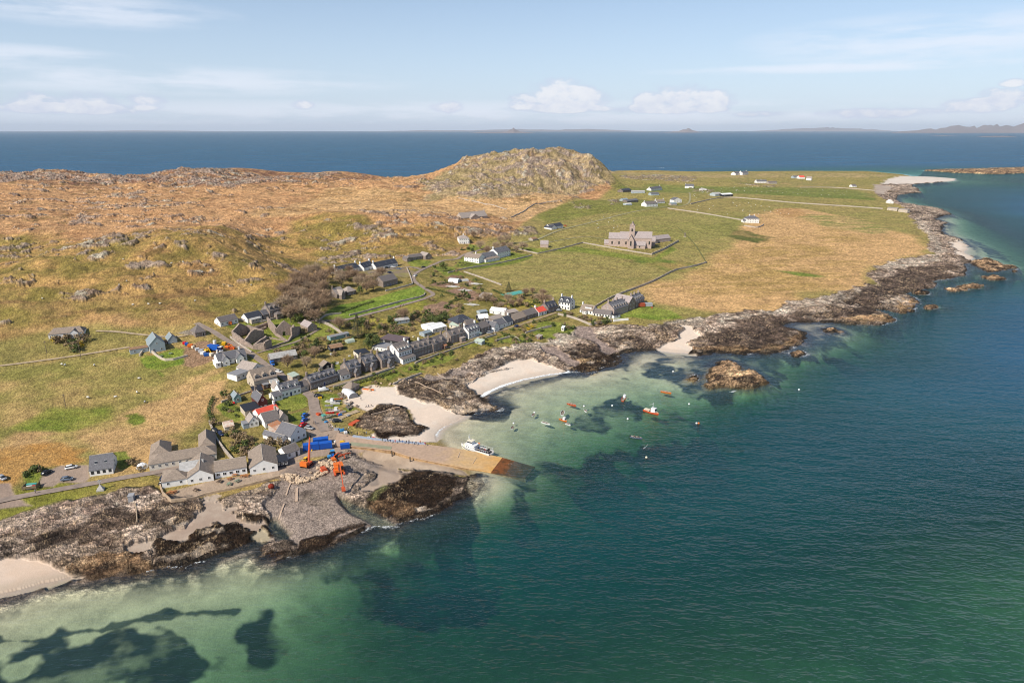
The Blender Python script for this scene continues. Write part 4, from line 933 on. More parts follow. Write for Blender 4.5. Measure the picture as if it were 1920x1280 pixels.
WINM = {}
def win_mesh(w, h, frame='w', panes=2):
    k = (w, h, frame, panes)
    if k in WINM: return WINM[k]
    mb = MB(); fm = TRIM if frame == 'w' else DARKTRIM
    mb.box(-w / 2 + .06, w / 2 - .06, -0.03, 0.05, .06, h - .06, GLASS)
    f = 0.09
    mb.box(-w / 2, w / 2, -0.06, 0.05, 0, f, fm); mb.box(-w / 2, w / 2, -0.06, 0.05, h - f, h, fm)
    mb.box(-w / 2, -w / 2 + f, -0.055, 0.05, f, h - f, fm); mb.box(w / 2 - f, w / 2, -0.055, 0.05, f, h - f, fm)
    for i in range(1, panes):
        x = -w / 2 + w * i / panes; mb.box(x - .03, x + .03, -0.05, 0.05, f, h - f, fm)
    WINM[k] = mb.mesh('window'); return WINM[k]
def door_mesh(col='b'):
    k = ('door', col)
    if k not in WINM:
        mb = MB(); m = {'b': paint('navy_door', 30, 50, 110), 'd': DARKTRIM, 'w': TRIM, 'r': paint('red_door', 150, 40, 30)}[col]
        mb.box(-.45, .45, -.05, .05, 0, 2.0, m); mb.box(-.55, -.45, -.07, .05, 0, 2.1, TRIM); mb.box(.45, .55, -.07, .05, 0, 2.1, TRIM); mb.box(-.45, .45, -.07, .05, 2.0, 2.1, TRIM)
        WINM[k] = mb.mesh('door')
    return WINM[k]
def walls(root, x0, x1, y0, y1, e, r, axis, hip, mat, zb=-1.2):
    mb = MB()
    if hip or r <= e + .01: mb.box(x0, x1, y0, y1, zb, e, mat)
    elif axis == 'x': mb.prism([(y0, zb), (y1, zb), (y1, e), ((y0 + y1) / 2, r - .02), (y0, e)], 'x', x0, x1, mat)
    elif axis == 's': mb.prism([(y0, zb), (y1, zb), (y1, r - .02), (y0, e)], 'x', x0, x1, mat)
    else: mb.prism([(x0, zb), (x1, zb), (x1, e), ((x0 + x1) / 2, r - .02), (x0, e)], 'y', y0, y1, mat)
    return mb.build('wall', root)
def roofs(root, x0, x1, y0, y1, e, r, axis, hip, mat, ov=0.25, th=0.16, og=0.12):
    mb = MB()
    if r <= e + .01:
        mb.box(x0 - .1, x1 + .1, y0 - .1, y1 + .1, e + .003, e + .2, mat)
        return mb.build('roof', root)
    if axis == 'y':
        T = lambda p: (p[1], p[0], p[2]); a0, a1, b0, b1 = y0, y1, x0, x1
    else:
        T = lambda p: p; a0, a1, b0, b1 = x0, x1, y0, y1
    bm_ = (b0 + b1) / 2; sl = (r - e) / ((b1 - b0) / 2)
    if axis == 's':
        sl = (r - e) / (b1 - b0)
        vs = [(a0 - og, b0 - ov, e - ov * sl), (a1 + og, b0 - ov, e - ov * sl), (a1 + og, b1 + ov, r + ov * sl), (a0 - og, b1 + ov, r + ov * sl)]
        vs = vs + [(a, b, c + th) for a, b, c in vs]
        mb.add(vs, [(0, 3, 2, 1), (4, 5, 6, 7), (0, 1, 5, 4), (1, 2, 6, 5), (2, 3, 7, 6), (3, 0, 4, 7)], mat); return mb.build('roof', root)
    if hip:
        h = min((b1 - b0) / 2, (a1 - a0) / 2 - .01) * (1.0 if hip is True else hip)
        zo = e - ov * sl + .03
        lo = [(a0 - ov, b0 - ov, zo), (a1 + ov, b0 - ov, zo), (a1 + ov, b1 + ov, zo), (a0 - ov, b1 + ov, zo)]
        vs = [T(p) for p in lo] + [T((a, b, c + th * .6)) for a, b, c in lo] + [T((a0 + h, bm_, r + .05)), T((a1 - h, bm_, r + .05))]
        mb.add(vs, [(0, 1, 2, 3), (0, 1, 5, 4), (1, 2, 6, 5), (2, 3, 7, 6), (3, 0, 4, 7), (4, 5, 9, 8), (5, 6, 9), (6, 7, 8, 9), (7, 4, 8)], mat)
        return mb.build('roof', root)
    for sgn, bb in ((-1, b0), (1, b1)):
        bo = bb + sgn * ov; zo = e - ov * sl
        vs = [(a0 - og, bo, zo), (a1 + og, bo, zo), (a1 + og, bm_, r), (a0 - og, bm_, r)]
        vs = [T(p) for p in vs] + [T((a, b, c + th)) for a, b, c in vs]
        mb.add(vs, [(0, 3, 2, 1), (4, 5, 6, 7), (0, 1, 5, 4), (1, 2, 6, 5), (2, 3, 7, 6), (3, 0, 4, 7)], mat)
    mb.add([T(p) for p in [(a0 - og, bm_ - .14, r + th - .03), (a1 + og, bm_ - .14, r + th - .03), (a1 + og, bm_, r + th + .07), (a0 - og, bm_, r + th + .07), (a1 + og, bm_ + .14, r + th - .03), (a0 - og, bm_ + .14, r + th - .03)]],
           [(0, 1, 2, 3), (3, 2, 4, 5), (0, 3, 5), (1, 4, 2), (0, 5, 4, 1)], SF['palestone'])
    return mb.build('roof', root)
def chimney(parent, x, y, z, mat, h=1.5, s=0.75, l=1.1, along='y'):
    mb = MB(); a, b = (s / 2, l / 2) if along == 'y' else (l / 2, s / 2)
    mb.box(x - a, x + a, y - b, y + b, z - 1.3, z + h, mat); mb.box(x - a - .08, x + a + .08, y - b - .08, y + b + .08, z + h, z + h + .14, mat)
    o = mb.build('chimney', parent)
    mb = MB(); pot = surf('buff_clay_pot', (0.55, 0.40, 0.26), .1)
    for k in (-.25, .25):
        px, py = (x, y + k) if along == 'y' else (x + k, y)
        mb.tube((px, py, z + h + .14), (px, py, z + h + .55), .14, .12, 6, pot)
    # pots stay part of the chimney mesh
    me = o.data; me2 = mb.mesh('pots'); bm = bmesh.new(); bm.from_mesh(me); n0 = len(me.materials)
    me.materials.append(pot); k0 = len(bm.faces); bm.from_mesh(me2); bm.faces.ensure_lookup_table()
    for f in bm.faces[k0:]: f.material_index = n0
    bm.to_mesh(me); bm.free(); bpy.data.meshes.remove(me2)
def dormer(root, x, y0, e, r, d, roofm, wallm, w=1.5, kind='gable', frac=.42):
    """gabled dormer on the front slope; x along the front, y0 the front wall line"""
    sl = (r - e) / (d / 2); yb = y0 + d / 2 * frac * .35; zb = e + (yb - y0) * sl; h = 1.35; top = zb + h
    yend = min(y0 + (top + .5 - e) / sl, y0 + d / 2 * .98)
    mb = MB(); mb.prism([(x - w / 2, zb - .1), (x + w / 2, zb - .1), (x + w / 2, top), (x, top + w * .42), (x - w / 2, top)], 'y', yb, yend, wallm)
    for sg in (-1, 1):
        a = [(x, yb - .15, top + w * .42 + .02), (x, yend, top + w * .42 + .02), (x + sg * (w / 2 + .15), yend, top - .1), (x + sg * (w / 2 + .15), yb - .15, top - .1)]
        mb.add(a + [(p, q, s_ + .1) for p, q, s_ in a], [(0, 1, 2, 3), (4, 5, 6, 7), (0, 1, 5, 4), (1, 2, 6, 5), (2, 3, 7, 6), (3, 0, 4, 7)], roofm)
    o = mb.build('dormer', root)
    put('window', win_mesh(w - .4, 1.15), o, (x, yb, zb + .1))
def frame_AB(A, B):
    ax, ay, az_ = G(*uv(A)); bx, by, bz = G(*uv(B))
    L = math.hypot(bx - ax, by - ay); ang = math.atan2(by - ay, bx - ax)
    nx, ny = -math.sin(ang), math.cos(ang)
    return ax, ay, bx, by, L, ang, nx, ny
HOUSES = []
def house(name, label, A, B, d, e, r, wall='white', roof='slate', ch='', dm=0, w=3, fl=1, axis='x', hip=False, ext=(), door='d', gw=1, cat='house', group=None, chm=None, frame='w', ww=1.0, wh=1.25, sky=0, dz=0, dw=1.5, wz=0.95, nowin=False):
    ax, ay, bx, by, L, ang, nx, ny = frame_AB(A, B)
    corners = [(ax, ay), (bx, by), (ax + nx * d, ay + ny * d), (bx + nx * d, by + ny * d)]
    z = min(zat(ax, ay), zat(bx, by)) + dz
    mx, my = (ax + bx) / 2, (ay + by) / 2
    root = thing(name, label, cat, (mx, my, z), ang, group)
    HOUSES.append((root, L, d))
    x0, x1 = -L / 2, L / 2; wm = SF[wall]; rm = RF[roof]
    walls(root, x0, x1, 0, d, e, r, axis, hip, wm, zb=-2.5)
    ro = roofs(root, x0, x1, 0, d, e, r, axis, hip, rm)
    cm = SF[chm] if chm else wm
    for c in ([float(q) for q in ch.split()] if ch else []):
        if axis == 'x': chimney(ro, x0 + .45 + (L - .9) * c, d / 2, r, cm)
        else: chimney(ro, 0, .45 + (d - .9) * c, r, cm, along='x')
    for i in range(dm): dormer(root, x0 + L * (i + .5) / dm, 0, e, r, d, rm, TRIM if wall in ('white', 'cream') else wm, w=dw)
    if not nowin:
        for f in range(fl):
            zz = wz + f * (e / fl)
            if zz + wh > e - .05: zz = e - wh - .15
            n = w
            for i in range(n):
                x = x0 + L * (i + .5) / n
                if f == 0 and door and n > 1 and i == n // 2 and axis == 'x': put('door', door_mesh(door), root, (x, 0, 0.05)); continue
                put('window', win_mesh(ww, wh, frame), root, (x, 0, zz))
            for sx, rz in ((x0, -math.pi / 2), (x1, math.pi / 2)):
                for j in range(gw): put('window', win_mesh(.8, 1.1, frame), root, (sx, d * (j + 1) / (gw + 1), zz), rz)
        if axis == 'y' and r - e > 2: put('window', win_mesh(.9, 1.0, frame), root, (0, 0, e + .1))
        if axis == 'x' and r - e > 2.8 and not hip:
            for sx, rz in ((x0, -math.pi / 2), (x1, math.pi / 2)): put('window', win_mesh(.7, .9, frame), root, (sx, d / 2, e + .3), rz)
    for i in range(sky):
        x = x0 + L * (i + .7) / (sky + .4); k = .45; sl = (r - e) / (d / 2); mb = MB()
        yy, zz = d / 2 * k, e + (r - e) * k + .18
        a = math.atan(sl); M = Matrix.Translation((x, yy, zz)) @ Matrix.Rotation(a, 4, 'X')
        mb.box(-.45, .45, -.5, .5, -.05, .08, GLASS, M); mb.box(-.52, .52, -.57, -.5, -.05, .1, TRIM, M); mb.box(-.52, .52, .5, .57, -.05, .1, TRIM, M)
        mb.build('skylight', ro)
    for q in ext: block(root, L, d, *q)
    return root
def block(root, L, d, x0, x1, y0, y1, e, r, axis='x', wall='white', roof='slate', nw=1, hip=False, wside='f', chy=None):
    """an extra wing: x as a fraction of the front, y in metres from the front wall"""
    X0, X1 = -L / 2 + L * x0, -L / 2 + L * x1
    walls(root, X0, X1, y0, y1, e, r, axis, hip, SF[wall], zb=-2.5)
    ro = roofs(root, X0, X1, y0, y1, e, r, axis, hip, RF[roof])
    for i in range(nw): put('window', win_mesh(1.0 if X1 - X0 > 2.4 else .7, 1.1), root, (X0 + (X1 - X0) * (i + .5) / nw, y0, max(.3, min(.95, e - 1.3))))
    if chy is not None: chimney(ro, (X0 + X1) / 2, chy, r, SF[wall], along='x')
    return ro
# ------------------------------------------------------------------ the buildings, front wall sighted left and right
house('cottage', 'white cottage with grey slate roof and four rooflights beside the shore car park', '169,893', '213,887.5', 9.5, 2.7, 6.6, 'white', 'slate', w=4, door='', sky=2, frame='b', chm='white')
q = house('hotel', 'long low hotel with brown tiled roof and two rear wings inland of the road', '281,883', '407,861', 8, 2.8, 5.0, 'cream', 'tile', w=10, hip=.9, door='', cat='hotel', gw=0,
      ext=[(0.0, .30, 7.9, 19, 2.8, 5.6, 'y', 'cream', 'tile', 0, .8), (.74, 1.0, 7.9, 22, 2.8, 5.8, 'y', 'cream', 'tile', 0, .8)])
q = house('restaurant', 'brown roofed restaurant building with white gables behind the picnic terrace', '404,897', '464,887.5', 8, 3.0, 5.4, 'white', 'tile', w=5, door='', cat='restaurant', ww=1.3, gw=0)
block(q, 12.4, 8, 1.04, 1.86, -1.4, 14, 2.7, 5.3, 'y', 'white', 'tile', 3)
block(q, 12.4, 8, -.72, 0.0, -1.2, 14, 2.7, 5.4, 'y', 'white', 'tile', 3)
block(q, 12.4, 8, -1.42, -.73, -.6, 9, 2.6, 4.8, 'x', 'white', 'tile', 2, .9)
mb = MB(); mb.add([(-18, 4, 4.5), (-9.5, 4, 4.5), (-9.5, 8, 5.4), (-18, 8, 5.4)], [(0, 1, 2, 3)], RF['tin']); mb.box(-18, -9.5, 4, 8, 3, 4.48, TRIM); mb.build('glazed_roof', q)
house('ticket_office', 'long low whitewashed shed with grey brown roof next to the blue containers', '537,862', '563,852', 6, 2.6, 4.5, 'white', 'bslate', w=2, cat='office', gw=1)
house('shelter', 'dark timber waiting shelter with black flat roofs in front of the whitewashed shed', '519,877', '541,873', 5, 2.4, 2.9, 'black', 'black', axis='s', w=3, cat='shelter', door='', ext=[(-.22, -.02, 2.5, 7, 2.3, 2.3, 'x', 'clad', 'flatgrey', 0)])
house('house', 'white gabled house with blue grey slate roof at the head of the slipway', '546,833', '575,819', 9, 3.6, 7.0, 'white', 'slate', axis='y', w=3, fl=1, dw=1.4, ext=[(-.28, .02, 2, 14, 2.8, 4.2, 'y', 'white', 'slate', 1)])
house('outbuilding', 'low shed with white and rust striped roof beside the white gabled house', '517,822', '537,815', 5, 2.2, 3.0, 'beige', 'patch', axis='s', w=2, cat='shed', door='')
house('outbuilding', 'small lean-to shed with orange rusted roof behind the striped roof shed', '514,811', '532,803', 3.5, 2.2, 3.0, 'beige', 'rust', axis='s', w=1, cat='shed', door='')
house('house', 'grey roofed white house between the red roof and the white gabled house', '498,803', '527,796', 9, 3.0, 5.8, 'white', 'bslate', w=3, ch='1', axis='x', chm='beige', ext=[(.95, 1.5, 0, 9, 3.0, 5.4, 'y', 'beige', 'ltile', 1)])
house('cottage', 'low cottage with bright red sheet roof behind the solar roofed house', '487,790', '525,779', 6.5, 3.0, 5.0, 'white', 'red', w=4, ch='.95')
house('cottage', 'small cottage with pale brown roof and grey garage left of the red roof', '468,802', '486,798', 6, 2.6, 4.8, 'white', 'ltile', w=2, axis='y', ext=[(-.6, -.05, 0, 4, 2.2, 2.2, 'x', 'clad', 'flatgrey', 0)])
house('glasshouse', 'derelict cream glasshouse by the hedge left of the rear hotel wing', '422,808', '440,804', 6, 1.8, 3.2, 'cream', 'patch', w=2, cat='greenhouse', door='', nowin=True)
house('house', 'tall house with dark slate roof and scaffolded dark red gable above the red roofed cottage', '486,770', '503,766', 10, 4.4, 7.4, 'redbrown', 'slate', axis='y', w=2, fl=1, ch='.9', chm='stone', ext=[(-1.7, -.05, -3, 4, 2.6, 3.4, 's', 'beige', 'black', 0)])
house('shed', 'pale blue green shed with white roof at the corner of the garden lawn', '440,756', '453,753', 6, 2.6, 4.4, 'green', 'zinc', axis='y', w=1, cat='shed', door='')
house('shed', 'brown timber shed with black roof below the big dark roofed house', '477,745', '495,741', 5, 3.0, 3.9, 'brownboard', 'black', axis='s', w=2, cat='shed', door='')
house('cottage', 'white cottage with three dormers facing the bright green lawn', '527,747', '565,737', 6.5, 3.8, 6.6, 'white', 'slate', dm=3, w=5, ch='0', door='b', ext=[(-.38, .02, -1.5, 4.5, 2.3, 3.8, 'x', 'white', 'slate', 2), (.05, .3, 6.4, 12, 3, 5.6, 'y', 'white', 'ltile', 0)])
house('house', 'big brown gabled house with dark tiled roof and three triangular dormers', '478,730', '521,719', 10, 4.4, 8.8, 'beige', 'tile', dm=3, w=5, fl=1, gw=2, frame='b', dw=2.4, ext=[(.62, .98, -3, -.02, 2.2, 3.2, 's', 'cream', 'tin', 2), (.3, .55, -3, -.02, 2.2, 2.2, 'x', 'brownboard', 'flatgrey', 1)])
house('bungalow', 'white bungalow with pale brown gabled roof and flat grey extension beside the village road', '472,705', '497,694', 11, 3.0, 5.6, 'white', 'ltile', axis='y', w=2, ext=[(-.95, -.02, 1, 8, 2.8, 2.8, 'x', 'white', 'flatgrey', 3)])
house('bungalow', 'white bungalow with twin front gables and two white chimneys below the storage yard', '410,686', '464,675.5', 9, 2.9, 5.8, 'white', 'slate', w=6, ch='0.05 .85', ext=[(.12, .36, -2, 4, 2.9, 5.2, 'y', 'white', 'slate', 1), (.60, .86, -2, 4, 2.9, 5.4, 'y', 'white', 'slate', 1), (-.12, .05, -2.5, 4, 2.4, 2.6, 's', 'white', 'white', 1)])
house('terrace', 'dark stone terrace with six small dormers beside the village road junction', '583,731.5', '634,714.5', 7, 4.0, 7.0, 'dkstone', 'slate', dm=6, w=9, ch='0 .5 1', gw=1, door='b', chm='stone', ext=[(-.42, -.02, 1, 7, 2.8, 4.8, 'x', 'beige', 'bslate', 2)])
house('shed', 'small shed with pale green roof behind the dark stone terrace', '549,715', '562,710', 4, 2.4, 3.2, 'beige', 'pgreen', axis='s', w=1, cat='shed', door='')
house('cottage', 'small white cottage with grey roof squeezed between two stone houses', '640,714', '657,709', 6, 2.8, 5.0, 'white', 'bslate', w=2, door='')
house('shed', 'black timber shed with brown roof on the lawn behind the white small cottage', '606,695', '624,691', 5, 2.4, 4.2, 'black', 'tile', axis='y', w=1, cat='shed', door='')
house('byre', 'long stone byre with patched corrugated roof below the priory ruin', '508,681', '558,673', 6, 2.6, 4.8, 'dkstone', 'tin', w=5, cat='barn')
SH = [('655,708.5', '678,701.5', 'stone house with porch, first past the small white cottage'), ('685,697.5', '708,690.5', 'stone house with slate roof and tall porch, second in the seafront row'), ('717,691', '740,683.5', 'dark stone house with central porch right beside the big white hotel')]
for A, B, lb in SH:
    house('house', lb, A, B, 8, 4.8, 8.0, 'stone', 'slate', dm=2, w=3, fl=2, ch='0 1', door='', group='stone houses in the seafront row', ext=[(.36, .64, -2.2, -.02, 2.8, 4.4, 'y', 'stone', 'slate', 1)])
house('hotel', 'large white gabled hotel with grey roof and glazed sun lounge facing the bay', '749,680.5', '773,672.5', 11, 6.2, 9.8, 'white', 'bslate', dm=4, w=5, fl=2, gw=2, ch='1', cat='hotel', dw=1.2, door='', ext=[(0, 1.0, -3, -.02, 2.5, 3.4, 's', 'white', 'bslate', 6)])
house('hotel', 'dark slated hotel wing with white left gable and four dormers', '775,672', '812,660', 9, 5.0, 8.0, 'dkstone', 'bslate', dm=4, w=7, fl=2, ch='0 .55', cat='hotel', door='', dw=1.3, chm='white', group='hotel buildings on the seafront')
house('extension', 'flat roofed hotel extension with aubergine felt roof behind the white gabled hotel', '697,655', '742,664', 9, 2.8, 2.8, 'white', 'flatgrey', w=6, cat='extension', door='')
house('extension', 'low dark roofed annex with projecting wing behind the hotel row', '713,640', '755,650', 8, 2.8, 3.6, 'black', 'purple', w=3, cat='extension', door='', axis='s')
house('cottage', 'low modern chalet with black roof in the back gardens left of the hotel', '672,672', '694,668', 7, 2.6, 2.9, 'cream', 'black', w=3, axis='s', door='')
house('house', 'stone house with tall chimneys and small orange porch right of the dark hotel wing', '813,661.5', '838,650.5', 8, 4.8, 7.8, 'stone', 'bslate', dm=2, w=4, fl=2, ch='0 1', door='r', ext=[(.68, .85, -1.8, -.02, 2.3, 2.9, 's', 'brownboard', 'rust', 1)])
house('house', 'grey stone house with flat porch left of the white gabled four dormer house', '846,644.5', '872,636.5', 8, 4.8, 7.8, 'stone', 'bslate', dm=2, w=4, fl=2, ch='0 1', door='', ext=[(.55, .85, -2.5, -.02, 2.5, 2.7, 's', 'stone', 'ltile', 2)])
house('house', 'white gabled house with four dormers in the middle of the seafront row', '879,636', '900,628.5', 8, 4.8, 7.8, 'white', 'slate', dm=4, w=4, fl=2, ch='0 1', dw=1.2, door='')
house('house', 'plain grey stone house with brown slate roof right of the four dormer white house', '902,628', '919,621.5', 8, 4.2, 6.8, 'dkstone', 'bslate', w=3, fl=2, ch='1', door='')
house('cottage', 'white L-shaped cottage with dark roof and a gable towards the sea', '932,618.5', '950,612.5', 8, 3.0, 5.6, 'white', 'slate', w=2, door='', ext=[(-.5, .0, -2, 8, 3.2, 5.8, 'y', 'white', 'slate', 1)])
house('cottage', 'small white cottage with black roof joined to the L-shaped cottage', '951,612', '962,608', 8, 2.8, 5.8, 'white', 'dslate', w=2, ch='1')
house('barn', 'long stone barn with brown slate roof, left half of the pair before the red roof', '965,607', '986,600', 8, 2.7, 5.6, 'stone', 'tile', w=2, cat='barn', door='')
house('barn', 'stone cottage with dark brown roof, right half of the pair before the red roof', '987,599.5', '1009,592.5', 8, 2.9, 5.6, 'dkstone', 'bslate', w=3, cat='barn')
house('cottage', 'white cottage with vivid red roof among the dark roofs of the seafront', '1010,593', '1025,588.5', 7.5, 2.9, 5.4, 'white', 'red', w=3, ch='0')
house('house', 'dark house with slate roof and chimneys just right of the red roofed cottage', '1028,588', '1046,582', 8, 3.9, 7.2, 'dkstone', 'dslate', dm=3, w=3, fl=1, ch='0 1', door='', chm='pink', dw=1.2)
house('house', 'tall white house with dark roof, two dormers and chimneys on both gables', '1047,577', '1068,582', 7.5, 5.4, 8.6, 'white', 'dslate', dm=2, w=4, fl=2, ch='0 1', frame='b', dw=2.0)
house('bungalow', 'long low white cottage with dark windows below the pink gabled terrace', '1112,591', '1144,597', 6.5, 2.7, 4.9, 'white', 'bslate', w=6, door='', frame='b')
house('cottage', 'white cottage with big white box dormer and brown roof left of the long low cottage', '1087,585', '1111,590.5', 8, 2.8, 5.8, 'white', 'tile', w=3, ch='0', frame='b', door='', ext=[(.35, .85, 1.2, 4.5, 5.0, 5.1, 's', 'white', 'tile', 2), (.28, .6, -2, .02, 2.6, 2.8, 's', 'white', 'tile', 2)])
house('terrace', 'tall terrace with pink stone left gable, dark slate roof and a row of dormers', '1151,594.5', '1178,584', 11, 5.6, 9.6, 'pink', 'slate', dm=6, w=7, fl=2, ch='0 .35 .6 1', door='', dw=1.3)
house('house', 'stone cross gabled house with pale slate roof in the middle of the tall terrace', '1179,583', '1191,579', 14, 6.0, 9.8, 'stone', 'astone', axis='y', w=2, fl=2, door='')
house('terrace', 'far section of the tall terrace with five dormers and twin chimneys', '1192,577.5', '1208,570', 9, 5.2, 8.6, 'dkstone', 'slate', dm=5, w=5, fl=2, ch='0 .4 .9', door='', chm='pink', dw=1.2)
house('garage', 'small white garage with black roof at the foot of the pink gabled terrace', '1151,598', '1163,595', 4, 2.3, 2.6, 'white', 'black', axis='s', w=1, cat='garage', door='')
house('hall', 'big dark hip roofed hall with grey front wing behind the seafront houses', '858,616', '889,610', 12, 3.6, 7.2, 'stone', 'dslate', w=4, hip=.8, cat='hall', door='', sky=3, ext=[(.35, .85, -4, .5, 3.2, 5.2, 'x', 'stone', 'bslate', 3)])
for A, B, d, e, r, wl_, rf, lb in [('803,620', '820,616', 8, 2.4, 3.4, 'white', 'white', 'small white roofed shed, left of the big white shed behind the row'), ('812,625', '838,618', 11, 2.6, 4.0, 'white', 'white', 'big white sheeted shed behind the row of stone houses'),
      ('842,614', '860,618', 10, 2.4, 3.6, 'cream', 'pgreen', 'shed with pale green roof left of the dark hip roofed hall'), ('796,632', '810,628', 5, 2.2, 3.0, 'clad', 'zinc', 'small pale blue grey shed below the white sheeted shed'), ('898,604', '917,603', 8, 2.6, 4.6, 'black', 'white', 'black shed with light grey roof right of the dark hall'),
      ('900,590', '914,588', 5, 1.8, 2.6, 'clad', 'zinc', 'low grey shed half hidden by gorse in the back gardens'), ('918,587', '946,592', 7, 2.7, 4.4, 'white', 'white', 'long white shed with dark gable in the back gardens'), ('924,606', '944,600', 7, 2.4, 3.8, 'stone', 'ltile', 'grey roofed shed behind the L-shaped white cottage'),
      ('951,594', '972,590', 8, 2.4, 3.6, 'stone', 'ltile', 'wide pale grey shed behind the long stone barn'), ('745,608', '768,605', 5, 2.4, 3.4, 'clad', 'tin', 'tumbledown grey shed among trees above the hotel'), ('620,639', '655,631', 4, 2.2, 2.8, 'green', 'flatgrey', 'long low blue grey shed beside the priory field'),
      ('621,660', '644,656', 6, 2.2, 3.6, 'black', 'turf', 'brown roofed black shed in the back gardens'), ('888,632', '903,629', 4, 1.8, 2.4, 'clad', 'pgreen', 'pale green roofed shed at the foot of the seafront lane')]:
    house('shed', lb, A, B, d, e, r, wl_, rf, w=2, cat='shed', door='')
house('shed', 'pale green roofed garden shed below the seafront lane', '889,642', '903,647', 3, 1.8, 2.6, 'clad', 'pgreen', w=1, cat='shed', door='', axis='s')
house('shed', 'little grey roofed hut in the seafront gardens', '1004,634', '1012,637', 3, 1.8, 2.4, 'brownboard', 'ltile', w=1, cat='shed', door='', axis='s')
# behind the village
house('cottage', 'white cottage with brown grey roof and navy door nearest the pyramid roofed stone building', '414,613', '447,605', 7, 2.9, 5.4, 'white', 'bslate', w=4, door='b')
house('cottage', 'white cottage with black roof and grey conservatory above the priory lawn', '465,606', '492,599', 7, 3.0, 5.6, 'white', 'dslate', w=3, ext=[(.1, .8, -2.5, -.02, 2.3, 2.8, 's', 'beige', 'tin', 3)])
house('house', 'grey stone manse with gabled dormers and two chimneys at the end of the upper row', '507,597', '532,590.5', 9, 5.0, 8.4, 'stone', 'bslate', dm=3, w=4, fl=2, ch='0 1', ext=[(-.42, -.02, 1, 7, 3.0, 5.4, 'x', 'stone', 'slate', 2), (.25, .75, -4, -.02, 2.8, 4.0, 'x', 'stone', 'bslate', 2, True)], dw=1.8)
house('chapel', 'small stone chapel with skylit roof inside the walled priory grounds', '578,623', '595,619.5', 10, 3.2, 5.6, 'ruin', 'astone', axis='y', w=1, cat='chapel', door='', sky=0)
house('pavilion', 'square stone building with pyramid roof by the yard entrance', '367,632.5', '387,628.5', 8, 2.8, 6.4, 'stone', 'bslate', hip=True, w=2, cat='pavilion')
house('hall', 'modern grey clad hall with blue grey seamed roof beside the lawn', '282,662', '311,656.5', 13, 4.4, 8.4, 'clad', 'zinc', axis='y', w=2, cat='hall', door='', ext=[(-1.2, -.05, 3, 8, 2.6, 2.6, 'x', 'clad', 'turf', 2), (1.35, 1.95, 8, 17, 3.4, 6.0, 'y', 'clad', 'zinc', 1), (.98, 1.4, 9, 13, 2.6, 2.6, 'x', 'brownboard', 'turf', 2)], sky=0)
house('bungalow', 'white bungalow with brown tiled roof alone on the rough ground at far left', '92,637', '158,630', 9, 3.0, 5.4, 'white', 'tile', w=8, hip=.5, ext=[(.62, .86, -1.6, 4, 3.0, 4.8, 'y', 'white', 'tile', 2)])
for A, B, lb, n in [('634,515', '674,508', 'white cottage row with dark roof and left gable, leftmost of three', 6), ('683,508', '701,503.5', 'short white cottage with dark roof, middle of three in line', 3), ('706,506', '746,499', 'white cottage row with dark roof, rightmost of three beside parked cars', 6)]:
    house('cottage', lb, A, B, 8, 3.2, 6.6, 'white', 'dslate', w=n, ch='0 1', group='three white dark roofed cottages on the hillside', sky=3, gw=1)
house('church', 'plain stone parish church with brown slate roof above the green field', '719,539', '746,532', 10, 4.4, 7.8, 'stone', 'bslate', w=5, cat='church', door='b')
house('house', 'grey stone house with steep gables among the bare trees', '632,560', '648,557', 9, 3.6, 7.4, 'stone', 'ltile', axis='x', w=2, ch='0', ext=[(.2, .6, -3, 3, 3.2, 6.4, 'y', 'stone', 'ltile', 1)])
house('house', 'grey roofed stone lodge right of the steep gabled house in the trees', '652,554', '668,551', 8, 2.8, 5.8, 'stone', 'ltile', hip=.8, w=2)
house('barn', 'stone steading with slate roof round a paved yard', '768,489', '793,485.5', 6, 2.8, 4.8, 'stone', 'bslate', w=5, cat='barn', ext=[(-.3, -.02, -3, 5, 2.6, 4.2, 'y', 'stone', 'bslate', 1), (1.02, 1.5, -4, 7, 3.2, 5.6, 'y', 'stone', 'ltile', 1)])
house('house', 'white two storey house with hipped pale grey roof on the knoll', '861,457', '880,457', 12, 5.6, 8.2, 'white', 'ltile', hip=.8, w=5, fl=2, ch='.5')
house('hotel', 'white hotel with brown roofed left block and long terrace front', '870,489', '898,494', 11, 4.8, 7.6, 'white', 'tile', w=6, fl=2, cat='hotel', ch='.6', ext=[(-.12, .15, 8, 14, 5.6, 7.4, 'x', 'white', 'bslate', 1, True)], door='')
house('hotel', 'middle section of the white hotel with slate roof and low brown lean-to', '905,491', '931,486', 9, 4.4, 7.0, 'white', 'slate', w=4, fl=2, cat='hotel', ext=[(0, 1, -4, -.02, 2.4, 3.4, 's', 'white', 'tile', 4)], door='')
house('hotel', 'right section of the white hotel with tall white gable and dark roof', '933,485', '957,479', 11, 5.4, 9.0, 'white', 'slate', w=6, fl=2, cat='hotel', ch='0', sky=4, door='')
house('retreat', 'large grey stone lodge with big pale roof alone below the moor', '866,409.5', '914,409', 13, 3.2, 9.0, 'palestone', 'ltile', w=6, cat='lodge', ch='1', ext=[(.28, .6, -4, 5, 3.0, 7.0, 'y', 'palestone', 'ltile', 1)])
house('cottage', 'white cottage with black roof and orange cars behind, above the abbey path', '1033,430', '1056,427.5', 10, 3.2, 6.2, 'white', 'dslate', w=3, ext=[(-.12, .3, -3, 8, 3.2, 5.8, 'y', 'white', 'dslate', 1)])
house('chapel', 'tiny stone chapel with steep roof standing in the walled graveyard', '1013,463.5', '1028,464.5', 6.5, 3.8, 7.0, 'abbey', 'astone', w=0, cat='chapel', door='', gw=0)
house('hut', 'low brown roofed stone hut at the path side left of the tiny chapel', '999,452', '1008,451', 7, 2.2, 3.4, 'palestone', 'turf', w=1, cat='hut', door='')

